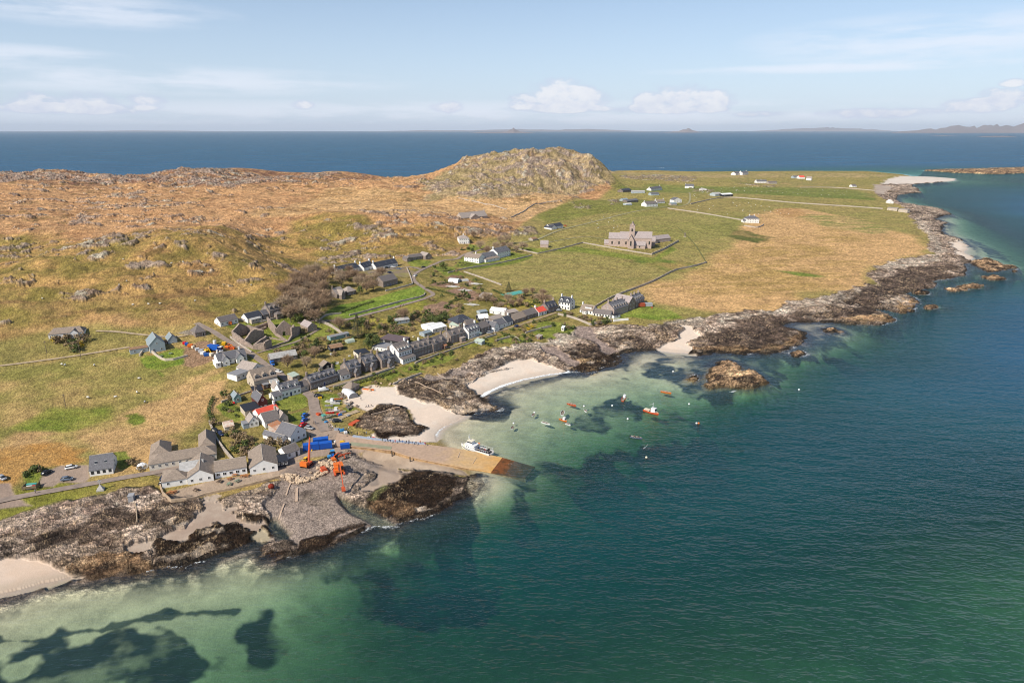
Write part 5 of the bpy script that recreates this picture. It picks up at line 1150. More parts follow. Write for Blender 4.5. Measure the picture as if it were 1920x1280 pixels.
# the abbey
def abbey():
    ax, ay, bx, by, L, ang, nx, ny = frame_AB('1183,465', '1219,467.5')
    z = min(zat(ax, ay), zat(bx, by)); root = thing('abbey', 'pinkish stone abbey church with square tower in the green fields', 'abbey', (ax, ay, z), ang)
    k = L / 22.0; wm, rm = SF['abbey'], RF['astone']
    def blk(x0, x1, y0, y1, e, r, ax_, hip=False, wn_=0, wh_=2.6):
        x0, x1, y0, y1, e, r = [q * k for q in (x0, x1, y0, y1, e, r)]
        walls(root, x0, x1, y0, y1, e, r, ax_, hip, wm, -3); roofs(root, x0, x1, y0, y1, e, r, ax_, hip, rm, .2, .3, .3)
        for i in range(wn_):
            put('window', win_mesh(1.4, wh_, 'b', 3), root, (x0 + (x1 - x0) * (i + .5) / wn_, y0, e * .4))
    blk(3, 22, 3, 13, 9, 14, 'x', wn_=4)                 # choir
    put('window', win_mesh(2.6, 4.4, 'b', 4), root, (22 * k, 8 * k, 4 * k), math.pi / 2)
    blk(-3.5, 3.0, -4.5, 3.5, 7.5, 12, 'y', wn_=1, wh_=3.6)   # south transept
    blk(-25, -2, 3, 13, 8, 12.5, 'x', wn_=3, wh_=2.2)     # nave
    blk(3.2, 15.5, -.5, 3, 3, 6, 's', wn_=1, wh_=1.4)   # south aisle lean-to
    blk(-30, -25, 5, 12, 3.2, 6, 'x')
    # tower with crenels and saddle cap
    mb = MB(); mb.box(-2.6 * k, 3.2 * k, 3.2 * k, 11 * k, -2, 19 * k, wm)
    for i in range(4):
        a = -2.6 * k + i * 1.55 * k
        mb.box(a, a + .9 * k, 3.2 * k, 3.7 * k, 19 * k, 20 * k, wm); mb.box(a, a + .9 * k, 10.5 * k, 11 * k, 19 * k, 20 * k, wm)
        b = 3.9 * k + i * 1.7 * k
        mb.box(-2.6 * k, -2.1 * k, b, b + .9 * k, 19 * k, 20 * k, wm); mb.box(2.7 * k, 3.2 * k, b, b + .9 * k, 19 * k, 20 * k, wm)
    tw = mb.build('tower', root)
    mb = MB(); mb.prism([(-1.8 * k, 19 * k), (2.4 * k, 19 * k), (.3 * k, 22.6 * k)], 'y', 4.2 * k, 10 * k, wm); mb.build('tower_gable', tw)
    mb = MB()
    for sg in (-1, 1):
        a = [(.3 * k, 4 * k, 22.8 * k), (.3 * k, 10.2 * k, 22.8 * k), (.3 * k + sg * 2.4 * k, 10.2 * k, 18.9 * k), (.3 * k + sg * 2.4 * k, 4 * k, 18.9 * k)]
        mb.add(a + [(p, q_, s_ + .3) for p, q_, s_ in a], [(0, 1, 2, 3), (4, 5, 6, 7), (0, 1, 5, 4), (1, 2, 6, 5), (2, 3, 7, 6), (3, 0, 4, 7)], rm)
    mb.build('tower_roof', tw)
    put('window', win_mesh(1.6, 2.2, 'b', 3), tw, (.3 * k, 3.2 * k, 14.5 * k)); put('window', win_mesh(1.6, 2.2, 'b', 3), tw, (3.2 * k, 7 * k, 14.5 * k), math.pi / 2)
    # cloister ranges behind
    blk(-14, 2, 30, 37, 7, 10.5, 'x'); blk(-14, -7.5, 13.2, 30, 6, 9.5, 'y'); blk(8, 14, 13.2, 30, 6.5, 10, 'y', ); blk(14.2, 26, 20, 27, 4.6, 8, 'x')
    return root, k
ab, abk = abbey(); ab.scale = (1.05, 1.1, 1.34)
house('annex', 'long low stone range with grey roof at the right of the abbey', '1233,454.5', '1257,452.5', 8, 4.0, 7.4, 'abbey', 'astone', w=4, cat='annex', door='')
house('annex', 'small square stone range joining the abbey to its long annex', '1225,457.5', '1233,456.5', 7, 4.6, 8.2, 'abbey', 'astone', w=1, cat='annex', door='')

# the priory ruin: broken gables and roofless walls
def ruin():
    ax, ay, _ = G(520, 648); rx, ry, _ = G(568, 632)
    pts = {k: G(*uv(v)) for k, v in {'a': '437,634', 'b': '459,648', 'c': '462,644', 'd': '477,655', 'e': '501,628', 'f': '519,630', 'g': '547,634', 'h': '531,612', 'i': '503,611', 'j': '471,622', 'k': '555,630', 'l': '493,632', 'm': '540,641', 'n': '497,656', 'o': '480,640'}.items()}
    cx, cy, cz = G(505, 632)
    root = thing('priory_ruin', 'roofless pink stone priory ruin with broken gables on the lawn', 'ruin', (cx, cy, cz))
    def wall(p, q_, h0, h1, gable=0, th=1.0, rag=.6, holes=()):
        p = Vector((p[0] - cx, p[1] - cy, 0)); q_ = Vector((q_[0] - cx, q_[1] - cy, 0)); d = (q_ - p); L = d.length; n = max(3, int(L / 1.6)); d.normalize(); nn = Vector((-d.y, d.x, 0)) * th / 2
        mb = MB(); top = []
        for i in range(n + 1):
            t = i / n; h = h0 + (h1 - h0) * t + gable * (1 - abs(2 * t - 1)) + (random.random() - .5) * rag
            b = p + d * L * t; zb = zat(b.x + cx, b.y + cy) - cz - .6; top.append((b, zb, zb + .6 + h))
        for i in range(n):
            (b0, z0, t0), (b1, z1, t1) = top[i], top[i + 1]
            if (i + 1) / n in holes: continue
            lo = .0
            if holes and i in holes: z0 = z1 = max(z0, z1) + 3.0
            vs = [b0 - nn, b1 - nn, b1 + nn, b0 + nn]
            mb.add([(v.x, v.y, z) for v, z in zip(vs, (z0, z1, z1, z0))] + [(v.x, v.y, z) for v, z in zip(vs, (t0, t1, t1, t0))], [(3, 2, 1, 0), (4, 5, 6, 7), (0, 1, 5, 4), (1, 2, 6, 5), (2, 3, 7, 6), (3, 0, 4, 7)], SF['ruin'])
        mb.build('ruined_wall', root)
    P_ = pts
    def off(p, dx, dy): return (p[0] + dx, p[1] + dy, p[2])
    wall(P_['a'], P_['b'], 4.4, 3.4); wall(P_['a'], off(P_['a'], 5, 10), 4.5, 4.5, 3.2); wall(off(P_['a'], 5, 10), off(P_['c'], 6, 12), 5, 4.5, 0, holes=(2,)); wall(P_['b'], off(P_['c'], 6, 11), 3.5, 4.5, 3.6)
    wall(P_['b'], P_['d'], 3.4, 1.6); wall(P_['d'], P_['n'], 3.5, 4.0); wall(P_['d'], off(P_['d'], 4, 9), 3, 5); wall(P_['n'], off(P_['n'], 2, 5), 5, 5)
    wall(P_['o'], P_['j'], 1.8, 1.8, rag=.3); wall(P_['j'], P_['i'], 2.4, 2.4, rag=.3); wall(off(P_['j'], 0, -4), off(P_['i'], 0, -4), 1.0, 1.2, rag=.3); wall(P_['i'], P_['f'], 6, 5, 0)
    wall(P_['f'], off(P_['f'], 9, 5), 4.5, 4.5, 5.0, holes=(2,)); wall(off(P_['f'], 9, 5), P_['g'], 6, 5.5, 0, holes=(2, 5)); wall(P_['g'], P_['k'], 6.5, 6.0); wall(P_['k'], off(P_['k'], 1, 6), 6, 4)
    wall(P_['f'], P_['m'], 1.6, .8, rag=.2); wall(P_['m'], P_['g'], .8, 2.0, rag=.2); wall(P_['n'], P_['m'], .9, .9, rag=.3, th=.8); wall(P_['l'], off(P_['l'], 16, -4), .8, .7, rag=.2, th=.6)
    return root
ruin()
# the far crofts
far = [('house', 'white croft house with hipped slate roof alone in the middle of the plain', '1400,418', '1423,418.5', 12, 6.0, 9.5, 'white', 'slate', dict(w=5, fl=2, hip=.8, ch='.3 .7', ext=[(-.25, -.02, 2, 10, 3, 5, 'x', 'white', 'slate', 1)])),
 ('house', 'white farmhouse with two gables nearest the road fork', '1212,388', '1233,387.5', 12, 5, 8.5, 'white', 'bslate', dict(w=4, fl=2, ch='0 1')),
 ('cottage', 'white cottage with brown roof just behind the white farmhouse', '1232,381.5', '1247,381', 9, 3, 6, 'white', 'tile', dict(w=3, ch='0 1')),
 ('house', 'white gabled house with dark roof beside the straight lane', '1263,380.5', '1278,380', 11, 5, 8.5, 'white', 'slate', dict(w=3, fl=2, axis='y')),
 ('shed', 'grey roofed shed in front of the white gabled house by the lane', '1258,385', '1269,385', 8, 2.6, 4.4, 'palestone', 'zinc', dict(w=2)),
 ('barn', 'long dark green roofed barn beside the rock outcrop', '1176,379.5', '1197,379', 10, 3.4, 5.6, 'dkstone', 'slate', dict(w=3)),
 ('shed', 'pale blue roofed shed at the left end of the long dark barn', '1168,377.5', '1178,377.5', 9, 3.0, 5.0, 'clad', 'zinc', dict(w=1)),
 ('shed', 'low white shed in front of the long dark barn', '1173,385', '1185,385', 7, 2.6, 3.4, 'clad', 'white', dict(w=2)),
 ('house', 'white house with slate roof alone on the upper green field', '1221,358', '1241,356.5', 11, 5, 9, 'white', 'slate', dict(w=4, fl=2, ch='0 1')),
 ('barn', 'black roofed barn in the farm steading below Dun hill', '1168,361', '1184,360', 13, 4, 7, 'dkstone', 'dslate', dict(w=2)),
 ('barn', 'long pale roofed barn in the farm steading', '1184,363', '1209,362', 12, 3.6, 5.4, 'clad', 'tin', dict(w=3)),
 ('barn', 'blue grey roofed barn at the right of the farm steading', '1221,367', '1236,366', 11, 3.4, 5.6, 'clad', 'slate', dict(w=2)),
 ('house', 'white farmhouse with grey roof where the straight lane ends', '1284,353', '1300,352.5', 12, 5, 9, 'white', 'slate', dict(w=3, fl=2, ch='0')),
 ('cottage', 'small white cottage on the rocks right of the lane end farmhouse', '1311,357', '1320,356.5', 9, 3, 5.6, 'white', 'tin', dict(w=2)),
 ('barn', 'arched pale barn at the left of the twin white roofed sheds', '1341,368', '1353,367.5', 14, 4, 6.5, 'tin' if False else 'clad', 'tin', dict(w=1)),
 ('barn', 'wide open fronted barn with curved white roofs in the pasture', '1354,368.5', '1374,368', 13, 3.6, 5.6, 'black', 'white', dict(w=2)),
 ('house', 'white farmhouse on the north shore skyline, left part', '1379,329', '1390,328', 14, 5, 9, 'white', 'slate', dict(w=3, fl=1)),
 ('house', 'white farmhouse on the north shore skyline, right part', '1392,328.5', '1403,327.5', 14, 6, 10, 'white', 'slate', dict(w=3, fl=1, ch='0 1')),
 ('cottage', 'long white cottage by the rocks on the northern fields', '1419,343.5', '1438,343.5', 12, 4, 7.5, 'white', 'slate', dict(w=4, ch='0 .5')),
 ('barn', 'long stone barn right of the long white cottage in the north', '1441,345', '1457,345', 11, 3.5, 6, 'palestone', 'bslate', dict(w=3)),
 ('barn', 'grey barn left of the orange red roof in the north', '1488,334.5', '1498,334.5', 14, 4, 6.5, 'clad', 'slate', dict(w=2)),
 ('barn', 'barn with orange red roof on the northern fields', '1499,335.5', '1509,335.5', 14, 4.5, 8, 'white', 'red', dict(w=2)),
 ('house', 'white gabled house right of the orange red barn roof', '1511,338', '1521,338.5', 13, 5, 9, 'white', 'ltile', dict(w=2, fl=1)),
 ('cottage', 'tiny white cottage near the northern shingle shore', '1598,351', '1606,351', 10, 3, 6, 'white', 'bslate', dict(w=2)),
 ('cottage', 'white gabled hut on the east shore above the beige barns', '1665,381.5', '1675,382', 9, 3, 6.5, 'white', 'white', dict(w=1, axis='y')),
 ('barn', 'long beige shed on the east shore, left one of the pair', '1663,394', '1682,396', 8, 4.2, 5, 'beige', 'ltile', dict(w=3, axis='s')),
 ('barn', 'long beige shed on the east shore, right one of the pair', '1684,397', '1701,399', 8, 4.6, 5.2, 'beige', 'ltile', dict(w=3, axis='s'))]
for nm, lb, A, B, d, e, r, wl_, rf, kw in far:
    kw.setdefault('door', ''); kw['cat'] = {'house': 'house', 'cottage': 'cottage', 'barn': 'barn', 'shed': 'shed'}[nm]
    house(nm, lb.replace('Dun hill', 'the rocky hill'), A, B, d, e, r, wl_, rf, **kw)
# ------------------------------------------------------------------ roads, lanes and tracks
ASPH = surf('worn_asphalt', lin(172, 154, 140, .72), 0.12, 0.35, 0.95, rgb2=lin(150, 134, 122, .7)); TRACK = surf('gravel_track', lin(204, 182, 152, .74), 0.12, 0.5, 0.95, rgb2=lin(170, 148, 110, .72))
LANE = surf('earth_lane', lin(186, 160, 134, .72), 0.14, 0.4, 0.95, rgb2=lin(150, 140, 90, .7)); PATHM = surf('pale_path', lin(176, 168, 128, .72), 0.1, 0.5, 0.95)
def resample(pts, step):
    out = [pts[0]]
    # Catmull-Rom through the sighted points
    for i in range(len(pts) - 1):
        p0 = pts[max(i - 1, 0)]; p1 = pts[i]; p2 = pts[i + 1]; p3 = pts[min(i + 2, len(pts) - 1)]
        L = math.hypot(p2[0] - p1[0], p2[1] - p1[1]); n = max(1, int(L / step))
        for k in range(1, n + 1):
            t = k / n
            out.append(tuple(0.5 * (2 * b + (c - a) * t + (2 * a - 5 * b + 4 * c - d) * t * t + (3 * b - a - 3 * c + d) * t ** 3) for a, b, c, d in zip(p0, p1, p2, p3)))
    return out
def ribbon(name, s, w, mat, lift=0.14, step=2.5):
    pts = resample(P(s), step); mb = MB(); vs = []; n = 4
    for i, p in enumerate(pts):
        a = pts[max(i - 1, 0)]; b = pts[min(i + 1, len(pts) - 1)]
        dx, dy = b[0] - a[0], b[1] - a[1]; L = math.hypot(dx, dy) or 1; nx, ny = -dy / L, dx / L
        zs = [zat(p[0] + nx * w * (j / n - .5), p[1] + ny * w * (j / n - .5)) for j in range(n + 1)]
        for j in range(n + 1): vs.append((p[0] + nx * w * (j / n - .5), p[1] + ny * w * (j / n - .5), max(zs[j], sum(zs) / len(zs)) + lift))
    fs = [(i * (n + 1) + j, (i + 1) * (n + 1) + j, (i + 1) * (n + 1) + j + 1, i * (n + 1) + j + 1) for i in range(len(pts) - 1) for j in range(n)]
    mb.add(vs, fs, mat); o = mb.build(name, smooth=True); o['kind'] = 'structure'; return o
ribbon('road', '-80,960 0,939 60,927 110,918 180,905 240,894 300,884 345,873', 3.4, ASPH, .16)
ribbon('road', '612,808 600,790 590,765 586,745 574,736', 5.0, ASPH, .16); ribbon('road', '588,742 560,727 538,712 521,698 500,685 469,662 440,646 422,636 400,622 380,612 368,606', 3.8, ASPH, .18)
ribbon('lane', '584,736 616,724.5 678,706.5 741,684 803,664.5 866,643 900,632 934,621.5 981,607.5 1012,597 1043,586', 2.4, LANE, .2)
ribbon('road', '560,607 580,602 610,602 652,599 687,590 741,576 787,563 806,556 812,551 795,540 777,527 776,517 787,508 809,498 834,488 856,486 880,474 960,456', 3.4, ASPH, .2, 3)
ribbon('lane', '788,505 770,501 740,504 715,508 690,512', 3.2, ASPH, .22); ribbon('road', '960,456 1005,450 1060,429 1140,409 1200,395 1245,388 1290,382 1292,361', 3.0, PATHM, .3, 6)
ribbon('path', '1018,457 1060,449 1100,444 1140,450', 1.8, PATHM, .25, 5); ribbon('path', '482,662 520,651 555,641 580,628 600,616', 1.8, ASPH, .2)
ribbon('track', '-80,692 0,686 80,676 150,666 243,651', 2.4, TRACK, .2); ribbon('track', '180,621 215,622 250,626 290,630 330,632 352,628', 2.2, TRACK, .2)
ribbon('track', '672,770 655,776 640,783 622,792', 3.0, TRACK, .2)
ribbon('path', '1325,494 1300,455 1270,425', 1.2, surf('trodden_line', lin(120, 120, 66, .7)), .25, 8)

# ------------------------------------------------------------------ the landing slip
CONC = surf('worn_pink_concrete', lin(206, 176, 148, .75), 0.12, 0.25, 0.9, 0.2, rgb2=lin(176, 146, 122, .72)); ORNG = surf('algae_orange_concrete', lin(222, 172, 92, .78), 0.1, 0.3, 0.9, 0.2, rgb2=lin(200, 138, 66, .75))
TOEM = surf('brown_weeded_concrete', lin(142, 88, 50, .75), 0.2, 0.4, 0.8, 0.3, rgb2=lin(92, 62, 34, .7)); QWALL = surf('stained_quay_wall', lin(206, 170, 126, .72), 0.2, 0.35, 0.95, 0.4, rgb2=lin(140, 108, 76, .7))
GSTRIP = surf('mossy_grey_concrete', lin(172, 170, 140, .7), 0.1, 0.3, 0.95)
SECT = [((632, 811), (628, 834), 4.1), ((662, 818), (655, 835), 4.1), ((700, 823.5), (692, 838), 4.0), ((738, 827.5), (733, 843), 3.7), ((798, 832.5), (772, 855.5), 3.0), ((850, 839), (825, 866.5), 2.0),
        ((900, 848), (877, 876.5), 1.1), ((922, 853), (902, 881), .65), ((942, 857.5), (921, 884.5), .32), ((965, 864), (948, 889), -.15), ((1003, 875), (985, 895), -1.6)]
slip = None
def build_slip():
    global slip
    pts = []
    for n_, s_, z in SECT:
        a = unproj(*n_, z); b = unproj(*s_, z); pts.append((a[0], a[1], b[0], b[1], z))
    cx, cy = pts[5][0], pts[5][1]
    slip = thing('landing_slip', 'long concrete slipway running down into the water, orange stained towards its foot', 'slipway', (cx, cy, 0))
    dx, dy = pts[8][0] - pts[2][0], pts[8][1] - pts[2][1]; DL = math.hypot(dx, dy); m, t, o = new_mat('slip_concrete'); b = N(t, 'ShaderNodeBsdfPrincipled'); b.inputs['Roughness'].default_value = .9
    g = N(t, 'ShaderNodeTexCoord'); sx = N(t, 'ShaderNodeSeparateXYZ'); t.links.new(g.outputs['Object'], sx.inputs[0]); nz = N(t, 'ShaderNodeTexNoise'); nz.inputs['Scale'].default_value = .22; nz.inputs['Detail'].default_value = 6; t.links.new(g.outputs['Object'], nz.inputs['Vector'])
    al = MT(t, 'ADD', MT(t, 'MULTIPLY', sx.outputs[0], dx / DL / DL), MT(t, 'MULTIPLY', sx.outputs[1], dy / DL / DL)); al = MT(t, 'ADD', al, MT(t, 'MULTIPLY', MT(t, 'SUBTRACT', nz.outputs['Fac'], .5), .5))
    rp = N(t, 'ShaderNodeValToRGB'); t.links.new(MT(t, 'ADD', al, .5), rp.inputs[0]); E = rp.color_ramp.elements; E[0].position = .40; E[0].color = (*lin(198, 168, 142, .74), 1); E[1].position = .98; E[1].color = (*lin(226, 168, 84, .78), 1); e = E.new(.68); e.color = (*lin(214, 178, 128, .76), 1)
    n2 = N(t, 'ShaderNodeTexNoise'); n2.inputs['Scale'].default_value = .8; n2.inputs['Detail'].default_value = 6; t.links.new(g.outputs['Object'], n2.inputs['Vector']); vs_ = N(t, 'ShaderNodeVectorMath', operation='SCALE'); t.links.new(rp.outputs[0], vs_.inputs[0]); t.links.new(MT(t, 'ADD', MT(t, 'MULTIPLY', n2.outputs['Fac'], .7), .62), vs_.inputs['Scale'])
    t.links.new(vs_.outputs[0], b.inputs['Base Color']); t.links.new(b.outputs[0], o.inputs['Surface']); SLM = m
    def deck(name, i0, i1, mat, ribs=0, cut=1):
        mb = MB(); N_ = 10
        for i in range(i0, i1):
            a, b = pts[i], pts[i + 1]
            vs = [(a[0], a[1], a[4]), (b[0], b[1], b[4]), (b[2], b[3], b[4]), (a[2], a[3], a[4])]
            vs = [(x - cx, y - cy, z) for x, y, z in vs] + [(x - cx, y - cy, z - .5) for x, y, z in vs]
            mb.add(vs, [(0, 1, 2, 3), (7, 6, 5, 4), (0, 4, 5, 1), (2, 6, 7, 3)] + ([(1, 5, 6, 2)] if i == i1 - 1 else []) + ([(3, 7, 4, 0)] if i == i0 else []), mat)
            if ribs:
                for k in range(ribs):
                    t = (k + .5) / ribs; p = Vector((a[0] + (a[2] - a[0]) * t - cx, a[1] + (a[3] - a[1]) * t - cy, a[4] + .05)); q = Vector((b[0] + (b[2] - b[0]) * t - cx, b[1] + (b[3] - b[1]) * t - cy, b[4] + .05))
                    mb.bar(p, q, .32, .2, mat)
        return mb.build(name, slip)
    deck('deck', 0, 5, SLM); deck('stained_deck', 5, 8, SLM); deck('ribbed_toe', 8, 10, TOEM, 16)
    # walls of the slip, set just inside the deck edge
    mb = MB()
    for i in range(0, 10):
        a, b = pts[i], pts[i + 1]
        for (s0, s1) in ((0, 2),):
            vs = []
            for (p, z) in ((a, a[4] - .5), (b, b[4] - .5)):
                nx, ny = p[2] - p[0], p[3] - p[1]; L = math.hypot(nx, ny); nx /= L; ny /= L
                vs += [(p[0] + nx * .25 - cx, p[1] + ny * .25 - cy, z), (p[2] - nx * .25 - cx, p[3] - ny * .25 - cy, z)]
            top = vs; lo = [(x, y, -4.0) for x, y, z in vs]
            mb.add(top + lo, [(0, 4, 6, 2), (1, 3, 7, 5)] + ([(2, 6, 7, 3)] if i == 9 else []) + ([(0, 1, 5, 4)] if i == 0 else []), QWALL)
    mb.build('quay_wall', slip)
    mb = MB()                                             # mossy strip along the south edge
    for i in range(1, 3):
        a, b = pts[i], pts[i + 1]; vs = []
        for p in (a, b):
            for t in (.62, 1.0): vs.append((p[0] + (p[2] - p[0]) * t - cx, p[1] + (p[3] - p[1]) * t - cy, p[4] + .06))
        mb.add([vs[0], vs[2], vs[3], vs[1]], [(0, 1, 2, 3)], GSTRIP)
    mb.build('mossy_strip', slip)
    mb = MB(); BL = surf('blue_grey_bench', lin(168, 178, 194, .8), .06)
    for i in range(1, 4):
        a, b = pts[i], pts[i + 1]
        mb.bar((a[0] - cx, a[1] - cy, a[4] + .25), (b[0] - cx, b[1] - cy, b[4] + .25), 1.1, .55, BL)
    mb.build('parapet', slip)
    mb = MB()                                             # pale joints across the deck
    for u0, v0, u1, v1, z in ((863, 846, 858, 858, 1.75), (893, 858, 886, 869, 1.15)):
        p = unproj(u0, v0, z); q_ = unproj(u1, v1, z); mb.bar((p[0] - cx, p[1] - cy, z + .04), (q_[0] - cx, q_[1] - cy, z + .04), .16, .05, surf('joint_filler', lin(226, 200, 176, .8), .1))
    mb.build('expansion_joint', slip)
    mb = MB()
    for u0, v0, z in ((769, 857, 3.05), (735, 845, 3.7)):
        p = unproj(u0, v0, z); mb.box(p[0] - cx - .2, p[0] - cx + .2, p[1] - cy - .5, p[1] - cy - .1, -2, z + .3, DARKTRIM)
    mb.build('ladder', slip)
build_slip()
SLIPZ = [(n_[0], z) for n_, s_, z in SECT]
def slip_z(u):
    return float(np.interp(u, [a for a, _ in SLIPZ], [z for _, z in SLIPZ]))

# ------------------------------------------------------------------ field and garden walls
def stone_wall(s, label, h=1.1, w=.9, mat='palestone', step=3.0, name='stone_wall', cat='wall', rag=.18, top=None, group=None):
    pts = resample(P(s), step); cx, cy = pts[len(pts) // 2]; cz = zat(cx, cy)
    mb = MB(); m = SF[mat] if isinstance(mat, str) else mat; vs = []
    for i, p in enumerate(pts):
        a = pts[max(i - 1, 0)]; b = pts[min(i + 1, len(pts) - 1)]; dx, dy = b[0] - a[0], b[1] - a[1]; L = math.hypot(dx, dy) or 1; nx, ny = -dy / L * w / 2, dx / L * w / 2
        z = zat(*p); hh = h + (random.random() - .5) * rag * 2
        if top is not None: hh = top - z
        for sx, zz, k in ((1, z - 1.5, 1), (1, z + hh, .7), (-1, z + hh, .7), (-1, z - 1.5, 1)): vs.append((p[0] - cx + nx * sx * k, p[1] - cy + ny * sx * k, zz - cz))
    fs = [(i * 4 + j, i * 4 + j + 1, (i + 1) * 4 + j + 1, (i + 1) * 4 + j) for i in range(len(pts) - 1) for j in range(3)] + [(0, 3, 2, 1), tuple(len(vs) - 4 + k for k in range(4))]
    mb.add(vs, fs, m); o = mb.build(name); o.location = (cx, cy, cz); tag(o, label, cat, group); return o
for s, lb, kw in [
 ('1008,476 1050,467 1093,455.5', 'dry stone wall of the graveyard field, running up to the abbey corner', {}), ('1093,455.5 1150,466 1222,478', 'pale stone wall along the front of the abbey lawn', {}), ('1222,478 1245,468 1272,453', 'dark shaded wall climbing from the abbey lawn corner', dict(h=2)),
 ('1105,583 1130,568 1160,553 1220,530 1265,508 1300,500 1325,493', 'long pale stone wall crossing the big green field to the tan pasture', dict(h=1.5, w=.9)), ('966,466 990,472 1008,476', 'low wall at the left of the graveyard', {}), ('958,408 985,395 1012,383 1045,378', 'field wall at the edge of the tan hay field', dict(h=1.4, w=1)),
 ('655,592 690,583 740,569 790,557 797,550', 'mossy wall round the lower side of the bright green field', {}), ('723,546 750,540 774,533', 'stone wall in front of the parish church', {}), ('774,533 768,515 763,503', 'straight wall climbing beside the church to the cottages', {}),
 ('432,633 452,648 472,661', 'stone wall between the road and the priory ruin', {}), ('592,601 620,612 650,633', 'pale stone wall at the right of the priory lawn', dict(h=1.6)), ('540,592 565,586 600,606', 'garden wall behind the stone chapel', {}), ('446,600 490,604 520,596', 'low wall below the white conservatory cottage', {}),
 ('840,512 880,503 940,493 998,479', 'boundary wall below the white hotel lawn', {}), ('625,727 680,711 740,690', 'hedged wall on the sea side of the lane, left part', {}), ('778,682 803,672 866,650 930,628', 'stone wall on the sea side of the lane, middle part', dict(h=1)),
 ('1046,590 1075,597 1107,610', 'pale wall sloping down round the seaward garden', dict(h=1.5)), ('1107,610 1125,606 1147,602', 'pale wall in front of the long low white cottage', dict(h=1.5)), ('1150,603 1163,601 1178,600', 'low white yard wall at the shore end of the terrace', dict(mat='white', h=1.4)),
 ('393,792 410,830 440,866 456,872', 'long garden wall behind the hotel wing and parked cars', dict(h=1.2)), ('458,852 480,842 512,832', 'old wall in the overgrown garden above the hotel', {}), ('470,870 505,860 534,848', 'wall between the overgrown garden and the yard', {}),
 ('737,722 762,712 790,701', 'wall round the small seaward garden plots', {}), ('262,668 275,655 310,676 352,668', 'low pale wall round the modern hall terrace', dict(mat='beige', h=1.2)), ('1295,383 1340,373 1380,371 1480,380 1600,388 1655,392', 'pale field wall across the far green strips', dict(h=1.6, w=1.4, step=8)),
 ('1252,391 1320,401 1395,414', 'field wall from the lane to the hip roofed croft', dict(h=1.4, w=1.1, step=8)), ('1395,424 1420,427 1432,422', 'garden wall in front of the hip roofed croft house', dict(h=1.6)), ('930,640 960,632 975,640', 'garden wall on the seaward slope below the lane', {}), ('985,625 1010,618 1035,612', 'wall between the seaward gardens', {}),
 ('870,510 905,522 940,535', 'hedge topped wall below the hotel field', {}), ('1500,352 1560,352 1640,358', 'faint field wall in the far north', dict(h=1.4, w=1.2, step=10)), ('860,372 900,380 950,392', 'turf dyke across the tan hay field', dict(h=.9, w=1.5, step=8)),
 ('470,735 440,745 415,755', 'broken fence wall above the near field', dict(h=.9)), ('640,588 612,592 600,600', 'wall at the foot of the bare wood', {})]:
    stone_wall(s, lb, **kw)
# the walled terrace in front of the restaurant
RET = surf('terrace_concrete', lin(206, 180, 150, .75), 0.15, 0.5, 0.9, 0.3)
stone_wall('300,908 306,926 322,940 350,937 385,928 450,914 510,899 530,893', 'long concrete retaining wall below the restaurant terrace', h=.9, w=.6, mat=RET, rag=.02)

# ------------------------------------------------------------------ growing things
def foliage_mesh(name, n, rx, ry, rz, cz, leaf, mats, clumps=9, seed=0, hollow=.45):
    r = random.Random(seed); mb = MB(); cl = []
    for i in range(clumps):
        a = r.random() * 6.28; q = r.random() ** .5 * .72; z = (r.random() * 2 - 1) * .62
        cl.append((rx * q * math.cos(a), ry * q * math.sin(a), cz + rz * z, (.30 + .26 * r.random())))
    for i in range(n):
        c = r.choice(cl); d = Vector((r.gauss(0, 1), r.gauss(0, 1), r.gauss(0, .8))).normalized() * (hollow + (1 - hollow) * r.random())
        p = Vector((c[0] + d.x * rx * c[3], c[1] + d.y * ry * c[3], max(c[2] + d.z * rz * c[3] * 1.3, cz - rz * .95)))
        nrm = (d + Vector((r.gauss(0, .5), r.gauss(0, .5), r.gauss(0, .5) + .3))).normalized(); t = nrm.orthogonal().normalized(); b = nrm.cross(t); s = leaf * (.6 + .8 * r.random())
        mb.add([p + t * s, p + b * s * .8, p - t * s, p - b * s * .8], [(0, 1, 2, 3)], mats[r.random() < .3 if len(mats) > 1 else 0] if len(mats) > 1 else mats[0])
    return mb.mesh(name)
def twig_mesh(name, n, R, H0, H1, mats, seed=0):
    """a leafless crown: limbs forking into many fine twigs"""
    r = random.Random(seed); mb = MB(); tips = []
    for i in range(9):
        a = i * 2.4 + r.random() * .5; q = .45 + .4 * r.random(); p0 = Vector((0, 0, H0 * (.6 + .5 * r.random())))
        p1 = Vector((math.cos(a) * R * q * .6, math.sin(a) * R * q * .6, H0 + (H1 - H0) * (.25 + .45 * r.random()))); mb.bar(p0, p1, .22, .22, mats[0], .1); tips.append(p1)
        for k in range(3):
            d = Vector((r.gauss(0, 1), r.gauss(0, 1), .7 + r.random())).normalized() * R * .4; p2 = p1 + d; mb.bar(p1, p2, .1, .1, mats[0], .05); tips.append(p2)
    for i in range(n):
        t = r.choice(tips); d = Vector((r.gauss(0, 1), r.gauss(0, 1), r.gauss(.55, .8))).normalized(); L = R * (.22 + .2 * r.random()); p = t + d * L * r.random() * .8
        q = p + d * L; s = Vector((r.gauss(0, 1), r.gauss(0, 1), r.gauss(0, 1))).cross(d).normalized() * (.045 + .05 * r.random())
        mb.add([p - s, p + s, q + s * .4, q - s * .4], [(0, 1, 2, 3)], mats[1])
    return mb.mesh(name)
BARK = surf('grey_brown_bark', (0.16, 0.12, 0.09), .2); TWIG = surf('bare_brown_twigs', (0.38, 0.26, 0.165), .2, 2.0, 0.95); TWIG2 = surf('pale_grey_twigs', (0.46, 0.34, 0.225), .2, 2, .95)
